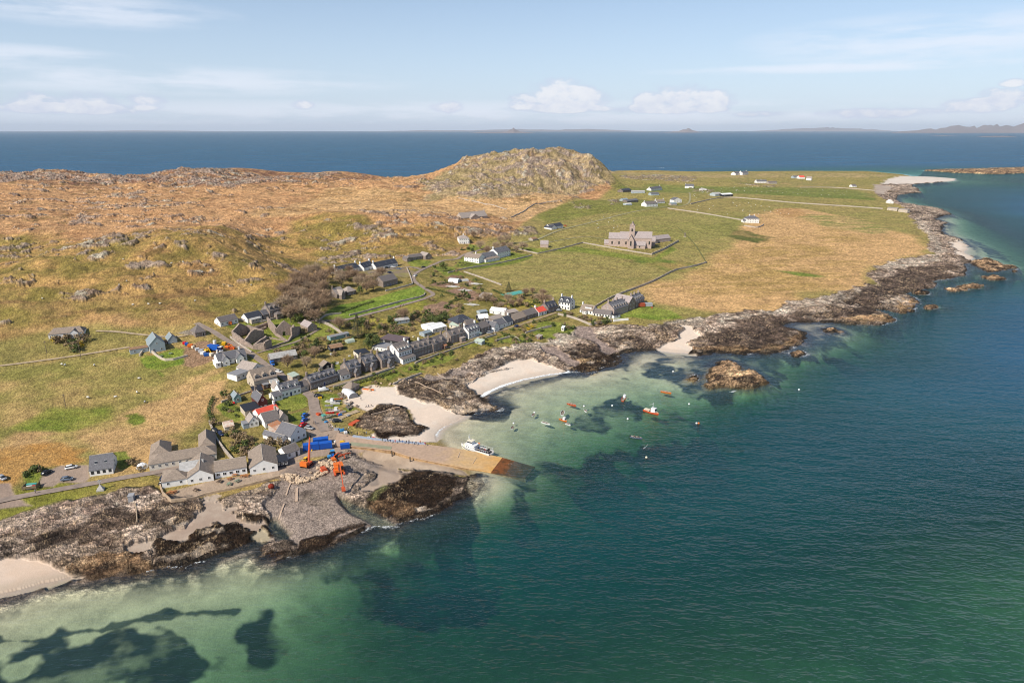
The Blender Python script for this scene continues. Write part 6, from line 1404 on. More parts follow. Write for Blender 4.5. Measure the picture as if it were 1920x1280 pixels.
LEAF = surf('dark_green_leaves', (0.055, 0.075, 0.022), .3, 1.5, 0.8, rgb2=(0.10, 0.12, 0.035)); LEAF2 = surf('spring_green_leaves', (0.16, 0.19, 0.045), .3, 1.5, 0.8, rgb2=(0.11, 0.14, 0.035))
LEAFB = surf('brown_olive_leaves', (0.26, 0.185, 0.10), .3, 1.5, 0.9, rgb2=(0.16, 0.13, 0.06)); NEED = surf('dark_needles', (0.045, 0.055, 0.025), .3, 1.5, .9, rgb2=(0.085, 0.075, 0.04)); GORSE = surf('gorse_flowers', (0.70, 0.48, 0.03), .2, 2, .8)
PROTO = {}
def trunk(root, h, r0, seed=0):
    r = random.Random(seed); mb = MB(); p = Vector((0, 0, -.8)); 
    for i in range(4):
        q = p + Vector((r.gauss(0, .12), r.gauss(0, .12), (h + .8) / 4)); mb.tube(p, q, r0 * (1 - i * .2), r0 * (1 - (i + 1) * .2), 7, BARK); p = q
    mb.build('trunk', root)
def proto(kind):
    """the meshes of one plant, made once"""
    if kind in PROTO: return random.choice(PROTO[kind])
    L = []
    for k in range(3):
        if kind == 'bare': L.append([('trunk', 3.0, .3), ('crown', twig_mesh('crown', 1100, 5.2, 2.0, 7.6, [BARK, [TWIG, TWIG2, TWIG][k]], 10 + k))])
        elif kind == 'leafy': L.append([('trunk', 3.0, .28), ('crown', foliage_mesh('crown', 1100, 3.4, 3.4, 2.8, 5.0, .26, [LEAF2, LEAF], 12, 20 + k))])
        elif kind == 'dark': L.append([('trunk', 2.4, .28), ('crown', foliage_mesh('crown', 1100, 3.0, 3.0, 2.6, 3.8, .24, [LEAF, LEAF2], 12, 30 + k))])
        elif kind == 'conifer':
            r = random.Random(k); mb = MB()
            for i in range(1300):
                t = r.random() ** 1.3; z = 1.2 + t * 9.5; rad = (1 - t) * 3.2 * (.55 + .45 * r.random()) + .1; a = r.random() * 6.28
                p = Vector((math.cos(a) * rad, math.sin(a) * rad, z - rad * .22)); d = Vector((math.cos(a), math.sin(a), -.25)).normalized(); s = d.cross(Vector((0, 0, 1))).normalized() * .16
                mb.add([p - s, p + s, p + d * .55 + s * .3, p + d * .55 - s * .3], [(0, 1, 2, 3)], NEED)
            L.append([('trunk', 8.5, .3), ('crown', mb.mesh('crown'))])
        elif kind == 'shrub_green': L.append([('leaves', foliage_mesh('leaves', 300, 1.3, 1.3, .8, .8, .18, [LEAF2, LEAF], 6, 40 + k)), ('stem', .9, .07)])
        elif kind == 'shrub_dark': L.append([('leaves', foliage_mesh('leaves', 300, 1.4, 1.4, .95, .9, .18, [LEAF, LEAF2], 6, 50 + k)), ('stem', .9, .07)])
        elif kind == 'shrub_brown': L.append([('leaves', foliage_mesh('leaves', 320, 1.5, 1.5, .9, .85, .14, [LEAFB, TWIG], 6, 60 + k)), ('stem', .9, .07)])
        elif kind == 'gorse': L.append([('leaves', foliage_mesh('leaves', 320, 1.3, 1.3, .8, .8, .14, [GORSE, LEAF], 6, 70 + k)), ('stem', .9, .07)])
    out = []
    for parts in L:
        ms = []
        for p in parts:
            if len(p) == 3:
                tmp = bpy.data.objects.new('t', None); COL.objects.link(tmp); trunk(tmp, p[1], p[2], len(ms)); me = tmp.children[0].data
                o = tmp.children[0]; bpy.data.objects.remove(o); bpy.data.objects.remove(tmp); ms.append(('trunk' if p[0] == 'trunk' else 'stem', me))
            else: ms.append(p)
        out.append(ms)
    PROTO[kind] = out
    return random.choice(out)
NAMEOF = {'bare': ('bare_tree', 'tree'), 'leafy': ('leafy_tree', 'tree'), 'dark': ('evergreen_tree', 'tree'), 'conifer': ('conifer', 'tree'), 'shrub_green': ('shrub', 'shrub'), 'shrub_dark': ('shrub', 'shrub'), 'shrub_brown': ('shrub', 'shrub'), 'gorse': ('gorse_bush', 'shrub')}
def plant(kind, u, v, sc, label, group=None, xy=None):
    sc *= 1.5 if 'shrub' in kind else 1.1
    x, y = xy if xy else G(u, v)[:2]
    z = zat(x, y); nm, cat = NAMEOF[kind]
    root = thing(nm, label, cat, (x, y, z - .1), random.random() * 6.28, group)
    root.scale = (sc * (.9 + .2 * random.random()), sc * (.9 + .2 * random.random()), sc * (.88 + .24 * random.random()))
    for pn, me in proto(kind): put(pn, me, root)
    return root
for s in '536,590 548,580 560,592 573,600 585,592 598,588 540,570 552,560 566,568 580,575 594,572 608,566 548,548 562,548 577,552 592,556 606,552 556,533 571,535 586,540 600,538 578,520 593,524 608,530 531,556 566,582 612,580 545,604 590,606'.split():
    u, v = uv(s); plant('bare', u, v, 1.0 + random.random() * .25, 'bare brown tree in the wood left of the bright green field', 'bare trees of the wood')
for s in '624,522 638,526 652,528 666,525 680,530 692,536 700,545 706,530 672,540 688,548 640,538 655,520 714,524'.split():
    u, v = uv(s); plant('bare', u, v, .82 + random.random() * .2, 'bare tree in the belt between the white cottage rows and the church', 'bare trees round the church')
for s in '930,470 944,466 956,470 968,474 938,456 952,458 900,468 888,446 914,480 980,470'.split():
    u, v = uv(s); plant('bare', u, v, .72 + random.random() * .2, 'bare tree on the slope behind the white hotel', 'bare trees behind the white hotel')
for k, s, sc, lb, g in [('bare', '757,602', .9, 'lone bare tree on the green plot below the road bend', None), ('bare', '637,618', .95, 'spreading bare tree by the road corner right of the priory', None), ('leafy', '831,509', 1.05, 'round bright green tree at the corner of the hotel lawn', None), ('conifer', '671,632', 1.15, 'tall dark conifer above the back gardens', None),
     ('conifer', '954,546', .7, 'small dark conifer by the teal netting', None), ('bare', '575,690', .7, 'bare tree in the garden behind the dark terrace', None), ('bare', '540,690', .7, 'bare tree in front of the long stone byre', None), ('bare', '1018,572', .9, 'bare tree behind the tall white two dormer house', None), ('leafy', '560,605', .9, 'yellow green tree between the manse and the wood', None),
     ('leafy', '548,600', .75, 'yellow green bush tree beside the stone manse', None), ('leafy', '646,520', .8, 'thin green tree in front of the left white cottage row', None), ('leafy', '676,552', .8, 'green tree between the grey lodge and the church', None), ('dark', '690,655', 1.0, 'dark round evergreen beside the aubergine roofed annex', None), ('dark', '706,650', 1.0, 'dark evergreen touching the aubergine roofed annex', None),
     ('dark', '712,622', .7, 'dark bushy tree right of the tall conifer', None), ('conifer', '688,628', .7, 'smaller conifer right of the tall conifer', None), ('dark', '628,652', .7, 'dark tree behind the brown roofed black shed', None), ('leafy', '573,672', .6, 'light green tree right of the long byre', None), ('bare', '590,672', .75, 'bare tree between the byre and the back sheds', None)]:
    u, v = uv(s); plant(k, u, v, sc, lb, g)
for s in '795,608 805,604 816,610 826,606 838,603 848,606 812,598 832,597'.split():
    u, v = uv(s); plant('dark', u, v, .62 + .2 * random.random(), 'dark evergreen in the clump behind the white sheeted shed', 'evergreen clump in the back gardens')
for s in '985,555 998,550 1008,562 1030,566 1018,556 960,576 975,572 940,578 925,570 912,566 952,566'.split():
    u, v = uv(s); plant('bare', u, v, .5 + .2 * random.random(), 'low bare brown tree in the belt behind the red roofed cottage', 'low bare trees behind the row')
def scatter(poly_s, n, kinds, sc, label, group, seed):
    r = random.Random(seed); poly = P(poly_s); xs = [p[0] for p in poly]; ys = [p[1] for p in poly]; k = 0; t = 0
    while k < n and t < n * 60:
        t += 1; x = r.uniform(min(xs), max(xs)); y = r.uniform(min(ys), max(ys))
        if seg_sd(np.array([x]), np.array([y]), poly)[0] < .3: continue
        bad = False
        for h, L, d in HOUSES:
            c, s_ = math.cos(h.rotation_euler[2]), math.sin(h.rotation_euler[2]); dx, dy = x - h.location.x, y - h.location.y
            lx, ly = dx * c + dy * s_, -dx * s_ + dy * c
            if abs(lx) < L / 2 + 1.5 and -2 < ly < d + 1.5: bad = True; break
        if bad: continue
        plant(r.choice(kinds), 0, 0, sc * (.6 + .8 * r.random()), label, group, (x, y)); k += 1
GB, GG = ['shrub_brown', 'shrub_brown', 'shrub_dark'], ['shrub_green', 'shrub_dark', 'shrub_brown']
for a in [('395,800 420,785 450,800 470,830 520,825 540,835 450,865 430,850', 30, GB, 1.1, 'overgrown brown shrub in the neglected garden above the hotel', 'shrubs of the neglected garden', 1), ('400,745 440,735 465,770 440,790 410,785', 9, GG, .9, 'garden shrub round the small lawn with the pale green shed', 'shrubs round the shed lawn', 2),
          ('1078,590 1148,600 1146,606 1108,612 1050,590', 26, GB, .9, 'brown shrub in the hedged garden below the long white cottage', 'shrubs below the long white cottage', 3), ('905,560 1000,545 1035,570 1000,582 950,585 915,575', 26, GB, 1.1, 'shrub in the thicket behind the right end of the row', 'thicket behind the row', 4),
          ('700,600 800,585 860,590 850,605 790,615 740,640 700,640', 46, GB, 1.25, 'shrub in the scrub between the road and the hotel back gardens', 'scrub above the back gardens', 5), ('640,600 700,595 710,640 660,650 630,625', 22, GG, 1.2, 'shrub in the thicket round the tall conifer', 'thicket round the conifer', 6),
          ('500,660 640,640 660,660 600,680 570,665 520,672', 30, GB, 1.0, 'shrub behind the long stone byre', 'shrubs behind the byre', 7), ('560,690 650,680 700,660 720,672 640,705 600,712', 18, GG, .8, 'garden shrub in the plots behind the dark terrace', 'shrubs behind the dark terrace', 8),
          ('690,705 745,688 760,695 800,672 870,650 880,655 800,685 760,705 700,722', 24, GG, .8, 'shrub in the narrow gardens on the sea side of the lane', 'shrubs along the seafront gardens', 9), ('900,630 1000,605 1040,600 1090,612 1060,632 960,650 900,655', 34, GG, .85, 'shrub in the terraced gardens on the seaward slope', 'shrubs on the seaward slope', 10),
          ('810,500 870,510 930,540 900,565 840,545 800,530', 26, GG, .9, 'shrub edging the vegetable plots', 'shrubs among the vegetable plots', 11), ('800,560 900,540 930,560 880,590 820,590', 24, GB, 1.0, 'shrub hedge between the lower vegetable plots', 'shrubs of the lower plots', 12),
          ('95,640 165,636 160,660 100,665', 9, ['shrub_dark', 'gorse', 'shrub_brown'], 1.6, 'dark shrub in front of the lone white bungalow at far left', 'shrubs by the lone bungalow', 13), ('860,465 900,462 930,476 880,484', 9, GG, .9, 'shrub in the garden between the hipped white house and the hotel', 'shrubs by the hipped white house', 14),
          ('235,865 280,858 285,880 250,888', 6, GB, .9, 'brown shrub on the rough grass left of the cream hotel', 'shrubs left of the hotel', 15), ('986,615 1000,612 1006,618 990,622', 4, ['gorse'], .9, 'yellow gorse bush in flower by the navy car', 'gorse bushes by the lane', 16), ('702,655 712,652 712,658 704,660', 1, ['gorse'], 1.5, 'single yellow gorse bush beside the grey flat roofed extension', None, 17),
          ('84,884 44,886 46,900 60,880', 7, GB, .7, 'dark shrub on the edge of the reed bed by the car park', 'shrubs edging the reed bed', 18), ('560,625 640,616 650,640 560,655', 14, GB, .9, 'brown shrub on the bank right of the priory path', 'shrubs by the priory path', 19)]:
    scatter(*a)
def hedge(s, label, h=1.4, w=1.3, mat=LEAF, mat2=LEAF2):
    pts = resample(P(s), 1.2); cx, cy = pts[len(pts) // 2]; cz = zat(cx, cy); mb = MB()
    for p in pts:
        z = zat(*p)
        for k in range(26):
            q = Vector((p[0] - cx + random.gauss(0, w * .35), p[1] - cy + random.gauss(0, w * .35), z - cz + random.random() ** .7 * h)); n = Vector((random.gauss(0, 1), random.gauss(0, 1), random.gauss(.4, 1))).normalized(); t = n.orthogonal().normalized() * .28; b = n.cross(t)
            mb.add([q + t, q + b, q - t, q - b], [(0, 1, 2, 3)], mat if random.random() < .65 else mat2)
    o = mb.build('hedge'); o.location = (cx, cy, cz); tag(o, label, 'hedge')
hedge('845,567 865,561 880,556', 'clipped dark hedge between the upper and lower vegetable plots'); hedge('820,534 840,531', 'short dark hedge beside the first vegetable plot'); hedge('905,548 930,560 945,566', 'hedge left of the teal netting'); hedge('925,545 950,556 970,562', 'hedge below the teal netting')
hedge('628,731 660,722 700,711 740,698', 'clipped hedge along the sea side of the lane'); hedge('735,625 768,640 785,646', 'dark hedge along the dry grass plot above the hotel', 1.2); hedge('940,625 965,636 985,642', 'hedge between the seaward garden plots'); hedge('1010,604 1030,600 1046,594', 'hedge below the red roofed cottage', mat=LEAFB)
hedge('400,748 392,770 398,790', 'dark hedge on the field side of the shed lawn', 1.8); hedge('640,586 680,572 700,566', 'hedge along the top of the bright green field', 1.2, 1.5); hedge('800,541 830,548 860,556', 'hedge at the foot of the upper vegetable plots')
# ------------------------------------------------------------------ vehicles
TYRE = surf('tyre_rubber', (0.02, 0.02, 0.02), .1); HUB = surf('wheel_hub', (0.4, 0.4, 0.4), .1, rough=.4); LAMP = surf('lamp_glass', (0.7, 0.68, 0.6), .05, rough=.2)
PT = {'navy': paint('navy_paint', 30, 48, 92, .3), 'black': paint('black_paint', 28, 30, 36, .3), 'white': paint('white_paint', 236, 236, 234, .35), 'silver': paint('silver_paint', 176, 178, 182, .3), 'blue': paint('blue_paint', 38, 104, 190, .3), 'dblue': paint('deep_blue_paint', 30, 94, 190, .45), 'red': paint('red_paint', 226, 26, 40, .3),
      'grey': paint('grey_blue_paint', 104, 116, 134, .3), 'orange': paint('orange_paint', 232, 120, 44, .5), 'dorange': paint('deep_orange_paint', 208, 92, 52, .6), 'yellow': paint('yellow_paint', 244, 192, 30, .4), 'lblue': paint('light_blue_paint', 74, 152, 206, .4), 'teal': paint('teal_paint', 90, 172, 158, .5), 'green': paint('dull_green_paint', 112, 132, 112, .6), 'cream': paint('cream_paint', 236, 226, 200, .5)}
def loft(secs, mat, mb=None):
    """skin a list of rings with equal point counts"""
    mb = mb or MB(); n = len(secs[0]); vs = [p for s in secs for p in s]
    fs = [(i * n + j, i * n + (j + 1) % n, (i + 1) * n + (j + 1) % n, (i + 1) * n + j) for i in range(len(secs) - 1) for j in range(n)] + [tuple(range(n - 1, -1, -1)), tuple(range((len(secs) - 1) * n, len(secs) * n))]
    mb.add(vs, fs, mat); return mb
VEH = {}
def vehicle(u, v, deg, col, label, kind='car', xyz=None, group=None):
    x, y, z = xyz or G(u, v)
    if not xyz: z = zat(x, y) + .12
    root = thing('parked_car' if kind == 'car' else 'parked_van', label, kind, (x, y, z), math.radians(deg), group)
    L, Wd, Hh = (4.2, 1.75, 1.45) if kind == 'car' else (5.0, 1.95, 2.1)
    key = (kind, col)
    if key not in VEH:
        m = PT[col]
        def ring(x_, w, z0, z1, c=.18): return [(x_, -w / 2, z0 + .1), (x_, -w / 2 + .08, z0), (x_, w / 2 - .08, z0), (x_, w / 2, z0 + .1), (x_, w / 2, z1 - c), (x_, w / 2 - c * .8, z1), (x_, -w / 2 + c * .8, z1), (x_, -w / 2, z1 - c)]
        if kind == 'car':
            body = loft([ring(-L / 2, Wd * .8, .35, .72), ring(-L / 2 + .15, Wd * .96, .25, .9), ring(-L * .2, Wd, .22, .92), ring(L * .2, Wd, .22, .90), ring(L / 2 - .4, Wd * .96, .24, .78), ring(L / 2, Wd * .75, .34, .6)], m)
            cab = loft([ring(-L / 2 + .15, Wd * .84, .86, .92, .02), ring(-L / 2 + .5, Wd * .78, .86, 1.36, .12), ring(0.1, Wd * .78, .86, 1.45, .12), ring(L * .12, Wd * .76, .86, 1.40, .12), ring(L * .3, Wd * .84, .84, .88, .02)], GLASS)
            rf = loft([ring(-L / 2 + .55, Wd * .7, 1.34, 1.42, .04), ring(0.1, Wd * .72, 1.40, 1.49, .04), ring(L * .11, Wd * .7, 1.36, 1.44, .04)], m)
        else:
            body = loft([ring(-L / 2, Wd * .95, .3, 1.9), ring(-L / 2 + .1, Wd, .25, 2.05), ring(L * .2, Wd, .25, 2.1), ring(L * .32, Wd * .98, .25, 1.3), ring(L / 2 - .1, Wd * .94, .25, 1.05), ring(L / 2, Wd * .8, .35, .8)], m)
            cab = loft([ring(L * .17, Wd * .9, 1.25, 2.06, .1), ring(L * .225, Wd * .9, 1.25, 1.98, .1), ring(L * .36, Wd * .9, 1.2, 1.28, .02)], GLASS)
            rf = loft([ring(-L * .4, Wd * .6, 2.06, 2.16, .03), ring(-L * .1, Wd * .6, 2.07, 2.16, .03)], DARKTRIM)
        wh = MB(); wh.tube((0, -.11, 0), (0, .11, 0), .33, n=10, mat=TYRE); wh.tube((0, -.125, 0), (0, .125, 0), .18, n=8, mat=HUB)
        hl = MB(); hl.box(-.06, .06, -.17, .17, -.08, .08, LAMP)
        VEH[key] = (body.mesh('body', True), cab.mesh('windows', True), rf.mesh('roof_panel', True), wh.mesh('wheel'), hl.mesh('headlight'))
    b, c, r_, wm_, hm_ = VEH[key]
    put('body', b, root); put('windows', c, root); put('roof_panel' if kind == 'car' else 'roof_rack', r_, root)
    for sx in (-.31, .31):
        for sy in (-1, 1): put('wheel', wm_, root, (L * sx, sy * (Wd / 2 - .08), .33))
    for sy in (-1, 1): put('headlight', hm_, root, (L / 2 - .05, sy * Wd * .3, .62))
    return root
for a in [(88, 888, 80, 'black', 'black car parked nose away at the edge of the shore car park'), (134, 878, 30, 'white', 'white car at the top of the shore car park'), (126, 900, 15, 'grey', 'grey blue car at the bottom of the shore car park'), (5, 898, -30, 'silver', 'silver car at the extreme left edge by the reeds'),
          (311, 899, 10, 'navy', 'navy car on the grass, upper of the two left of the restaurant'), (309, 908, 15, 'black', 'black car on the grass, lower of the two left of the restaurant'), (385, 868, 20, 'black', 'black car tucked between hotel and restaurant roofs'), (404, 809, -35, 'black', 'black car on the rough track above the hotel, left of two'), (415, 815, -50, 'navy', 'navy car on the rough track above the hotel, right of two'),
          (572, 780, 75, 'blue', 'bright blue car, topmost parked along the village street'), (571, 789, 75, 'dblue', 'deep blue car parked behind the bright blue one'), (569, 798, 60, 'red', 'red car parked beside the white gabled house'), (580, 804, -20, 'silver', 'silver car nose out beside the red car'), (597, 744, 0, 'black', 'black car where the lane leaves the village street'),
          (632, 791, 15, 'black', 'large black car parked beside the boat yard'), (523, 698, -20, 'white', 'white car behind the big brown gabled house'), (725, 503, 20, 'black', 'black car parked before the right white cottage row'), (737, 502, 15, 'white', 'white car parked before the right white cottage row'), (748, 505, -10, 'grey', 'grey car at the end of the cottage parking'),
          (731, 512, 15, 'navy', 'navy car parked alone below the cottage parking'), (668, 517, 20, 'black', 'dark car below the left white cottage row'), (794, 502, 20, 'black', 'dark car on the road bend by the pond'), (779, 518, 70, 'white', 'white car driving on the road bend'), (970, 613, 15, 'navy', 'navy car on the lane beside the gorse'), (924, 622, 20, 'grey', 'grey car left of the L-shaped cottage'),
          (918, 625, 20, 'silver', 'silver car on the lane outside the plain stone house'), (1060, 424, 10, 'orange', 'orange car behind the black roofed white cottage'), (1048, 583, 10, 'silver', 'silver car squeezed beside the tall white house')]:
    vehicle(*a)
vehicle(607, 733, 20, 'white', 'white van parked below the dark stone terrace', 'van'); vehicle(511, 684, -60, 'blue', 'blue van at the road side beside the long byre', 'van')

def container(u, v, deg, label, xyz=None, col='dblue', L=6.06, Hh=2.6, Wd=2.44):
    x, y, z = xyz or G(u, v); root = thing('shipping_container', label, 'container', (x, y, z), math.radians(deg)); m = PT[col] if isinstance(col, str) else col
    mb = MB(); mb.box(0, L, 0, Wd, .12, Hh - .08, m)
    n = int(L / .4)
    for i in range(n):
        a = .2 + i * (L - .4) / n; mb.box(a, a + .16, -.05, 0, .2, Hh - .2, m); mb.box(a, a + .16, Wd, Wd + .05, .2, Hh - .2, m)
    mb.build('shell', root)
    mb = MB(); mb.box(-.03, L + .03, -.06, Wd + .06, Hh - .08, Hh, m); mb.build('roof', root)
    mb = MB()
    for s in (0, L): 
        for w_ in (0, Wd): mb.box(s - .09, s + .09, w_ - .09, w_ + .09, 0, Hh + .02, m)
    mb.build('corner_frame', root)
    mb = MB(); mb.box(L + .02, L + .07, .1, Wd / 2 - .02, .2, Hh - .2, m); mb.box(L + .02, L + .07, Wd / 2 + .02, Wd - .1, .2, Hh - .2, m)
    for k in (.4, .9, 1.5, 2.0): mb.bar((L + .12, k, .2), (L + .12, k, Hh - .2), .05, .05, HUB)
    mb.build('door', root); return root
container(569, 846, 17, 'blue container, left one of the front pair at the slip head'); container(594.5, 843.5, 17, 'blue container with small window, right one of the front pair'); container(588, 834.5, 17, 'blue container behind the front pair, roof lowest', Hh=2.4)
container(639, 842.5, 17, 'small blue site tank near the quay corner', L=3.6, Hh=2.0, Wd=2.0); container(1197, 575.5, 8, 'rust red container at the end of the far terrace', col=paint('rust_red_paint', 176, 84, 54, .7), L=5); container(1208, 575, 5, 'grey container next to the rust red container', col='silver', L=6)
container(661, 799, 62, 'orange rusted flat tank on the grass by the beach outcrop', col='dorange', L=5.2, Hh=.9, Wd=2.2)

def tracks(root, L=4.2, g=1.3, w=.6, h=.8, mat=None):
    for sy in (-1, 1):
        mb = MB(); mb.prism([(-L / 2, .25), (-L / 2 + .3, 0), (L / 2 - .3, 0), (L / 2, .25), (L / 2, h - .2), (L / 2 - .3, h), (-L / 2 + .3, h), (-L / 2, h - .2)], 'y', sy * g - w / 2, sy * g + w / 2, mat or TYRE)
        for i in range(5): mb.tube((-L / 2 + .5 + i * (L - 1) / 4, sy * (g - w / 2 - .03), .35), (-L / 2 + .5 + i * (L - 1) / 4, sy * (g + w / 2 + .03), .35), .2, n=8, mat=PT['dorange'])
        mb.build('track', root)
def excavators():
    # machine with long boom raised over the containers
    x, y, z = G(576, 873); r = thing('crawler_crane', 'orange crawler crane with tall boom standing before the blue containers', 'crane', (x, y, z), math.radians(75))
    tracks(r, 4.6, 1.5)
    mb = MB(); mb.box(-2.4, 1.6, -1.5, 1.5, .9, 1.7, PT['dorange']); mb.box(-2.8, -1.4, -1.5, 1.5, 1.0, 2.7, PT['orange']); mb.build('body', r)
    mb = MB(); mb.box(.1, 1.6, .5, 1.5, 1.7, 3.0, GLASS); mb.box(.0, 1.7, .45, 1.55, 3.0, 3.1, PT['yellow']); mb.build('cab', r)
    mb = MB()
    for k in range(4): mb.bar((-1.3, -1.3 + k * .85, 1.7), (-1.3, -1.3 + k * .85, 3.1), .07, .07, PT['yellow'])
    mb.bar((-1.3, -1.35, 3.1), (-1.3, 1.35, 3.1), .07, .07, PT['yellow']); mb.bar((-1.3, -1.35, 2.4), (-1.3, 1.35, 2.4), .07, .07, PT['yellow']); mb.build('guard_rail', r)
    mb = MB(); mb.bar((1.2, -.2, 1.6), (2.6, -.2, 8.2), .75, .8, PT['dorange'], .55); mb.bar((2.6, -.2, 8.2), (3.4, -.2, 11.4), .45, .5, PT['dorange'], .35); mb.build('boom', r)
    mb = MB(); mb.tube((3.4, -.2, 11.4), (3.6, -.2, 12.0), .25, n=8, mat=TYRE); mb.tube((3.4, -.5, 11.3), (3.4, .1, 11.3), .4, n=10, mat=TYRE); mb.build('pulley_head', r)
    mb = MB(); mb.bar((3.5, -.2, 11.3), (3.8, -.3, 5.4), .06, .06, TYRE); mb.box(3.55, 4.05, -.5, -.1, 4.8, 5.4, PT['yellow']); mb.build('hook_line', r)
    # long reach machine digging towards the sea
    x, y, z = G(636, 886); bx, by, _ = G(646, 929); ang = math.atan2(by - y, bx - x); D = math.hypot(bx - x, by - y)
    r = thing('long_reach_excavator', 'orange long reach excavator digging shingle beside the slip', 'excavator', (x, y, z), ang)
    tracks(r, 5.0, 1.7, .7, 1.0, PT['dorange'])
    mb = MB(); mb.box(-3.0, 1.8, -1.7, 1.7, 1.1, 2.0, PT['orange']); mb.box(-3.4, -.8, -1.7, 1.7, 1.9, 3.1, PT['orange']); mb.box(-.8, .8, -1.7, -.3, 2.0, 2.8, PT['orange']); mb.build('body', r)
    mb = MB(); mb.box(-.6, 1.4, .6, 1.7, 2.0, 3.5, GLASS); mb.box(-.7, 1.5, .55, 1.75, 3.5, 3.62, PT['orange']); mb.build('cab', r)
    el = (D * .52, 0, 7.8)
    mb = MB(); mb.bar((1.0, -.1, 2.2), (D * .26, -.1, 6.4), .8, 1.1, PT['orange'], .6); mb.bar((D * .26, -.1, 6.4), el, .55, .8, PT['orange'], .42); mb.bar((1.8, -.1, 1.7), (D * .2, -.1, 5.0), .25, .25, HUB); mb.build('boom', r)
    mb = MB(); mb.bar((el[0] - 1.2, -.1, 8.4), (D - .8, -.1, 1.4), .42, .55, PT['dorange'], .3); mb.build('dipper_arm', r)
    mb = MB(); mb.prism([(D - 1.6, 1.6), (D - .4, 1.5), (D - .1, .5), (D - .7, -.1), (D - 1.5, .3)], 'y', -.75, .55, PT['dorange']); mb.build('bucket', r)
    # tractor with flail arm
    x, y, z = G(624, 856); r = thing('tractor', 'light blue tractor parked between the containers and the long reach excavator', 'tractor', (x, y, z), math.radians(-70))
    mb = MB(); mb.box(.3, 2.4, -.45, .45, .8, 1.7, PT['blue']); mb.box(-1.2, .4, -.8, .8, .7, 1.3, PT['black']); mb.build('body', r)
    mb = MB(); mb.box(-1.1, .35, -.8, .8, 1.3, 2.6, GLASS); mb.box(-1.2, .45, -.88, .88, 2.6, 2.8, PT['lblue']); mb.build('cab', r)
    for xx, rr, ww in ((-.7, .9, .5), (1.8, .55, .35)):
        for sy in (-1, 1):
            mb = MB(); mb.tube((xx, sy * .95 - ww / 2, rr), (xx, sy * .95 + ww / 2, rr), rr, n=14, mat=TYRE); mb.tube((xx, sy * .95 - ww / 2 - .02, rr), (xx, sy * .95 + ww / 2 + .02, rr), rr * .45, n=8, mat=HUB); mb.build('wheel', r)
    mb = MB(); mb.bar((2.2, 0, 1.2), (3.4, 2.0, 3.2), .3, .3, PT['dorange']); mb.bar((3.4, 2.0, 3.2), (3.2, 4.2, 1.6), .26, .26, PT['dorange']); mb.bar((3.2, 4.2, 1.6), (4.0, 4.4, .4), .3, .3, PT['dorange']); mb.build('loader_arm', r)
    x, y, z = G(619, 861); r = thing('trailer', 'small light blue and black trailer behind the tractor', 'trailer', (x, y, z), math.radians(-60))
    mb = MB(); mb.box(-1.5, 1.2, -.8, .8, .5, .7, PT['black']); mb.box(-1.4, 0, -.7, .7, .7, 1.5, PT['lblue']); mb.build('bed', r)
    for sy in (-1, 1):
        mb = MB(); mb.tube((-.2, sy * .9 - .15, .4), (-.2, sy * .9 + .15, .4), .4, n=10, mat=TYRE); mb.build('wheel', r)
    mb = MB(); mb.bar((1.2, 0, .55), (2.4, 0, .5), .12, .12, PT['black']); mb.build('drawbar', r)
    # loose buckets and attachments
    for u, v, s, c, lb in ((607, 883, 1.3, 'dorange', 'orange rusted digger bucket lying among the pale boulders'), (626, 864, 1.1, 'orange', 'orange attachment lying just behind the long reach excavator'), (509, 915, 1.2, 'red', 'rusty red mooring buoy stranded on the foreshore')):
        x, y, z = G(u, v); r = thing('digger_bucket' if c != 'red' else 'mooring_buoy', lb, 'bucket' if c != 'red' else 'buoy', (x, y, z), math.radians(30))
        mb = MB()
        if c == 'red': mb.ball((0, 0, .8 * s), s, s, .8 * s, 10, 6, surf('rusty_red', lin(150, 56, 34, .8), .2)); mb.tube((0, 0, 1.5 * s), (0, 0, 2.0 * s), .15, n=6, mat=TYRE); mb.build('float', r)
        else:
            mb.prism([(-s, 0), (s * .8, 0), (s, s * .6), (s * .6, s * 1.2), (-s * .9, s * 1.3), (-s * .6, s * .4)], 'y', -s, s, PT[c]); mb.build('shell', r)
            mb = MB()
            for k in range(5): mb.bar((s * .8, -s + .2 + k * s * .45, .1), (s * 1.25, -s + .2 + k * s * .45, .0), .16, .12, HUB)
            mb.build('teeth', r)
    x, y, z = G(643, 855); r = thing('steel_arm', 'orange steel excavator arm lying beside the small blue tank', 'machine part', (x, y, z), math.radians(35)); mb = MB(); mb.bar((-2, 0, .4), (1.2, 0, .8), .5, .6, PT['dorange'], .35); mb.bar((1.2, 0, .8), (3.4, .2, .5), .4, .45, PT['dorange'], .3); mb.build('arm', r)
    x, y, z = G(642, 832); r = thing('generator', 'yellow generator next to the small blue tank', 'generator', (x, y, z), .4); mb = MB(); mb.box(-.9, .9, -.6, .6, .2, 1.4, PT['yellow']); mb.build('casing', r); mb = MB(); mb.box(-1, 1, -.5, .5, 0, .2, TYRE); mb.tube((.5, 0, 1.4), (.5, 0, 1.8), .08, n=6, mat=TYRE); mb.build('frame', r)
excavators()
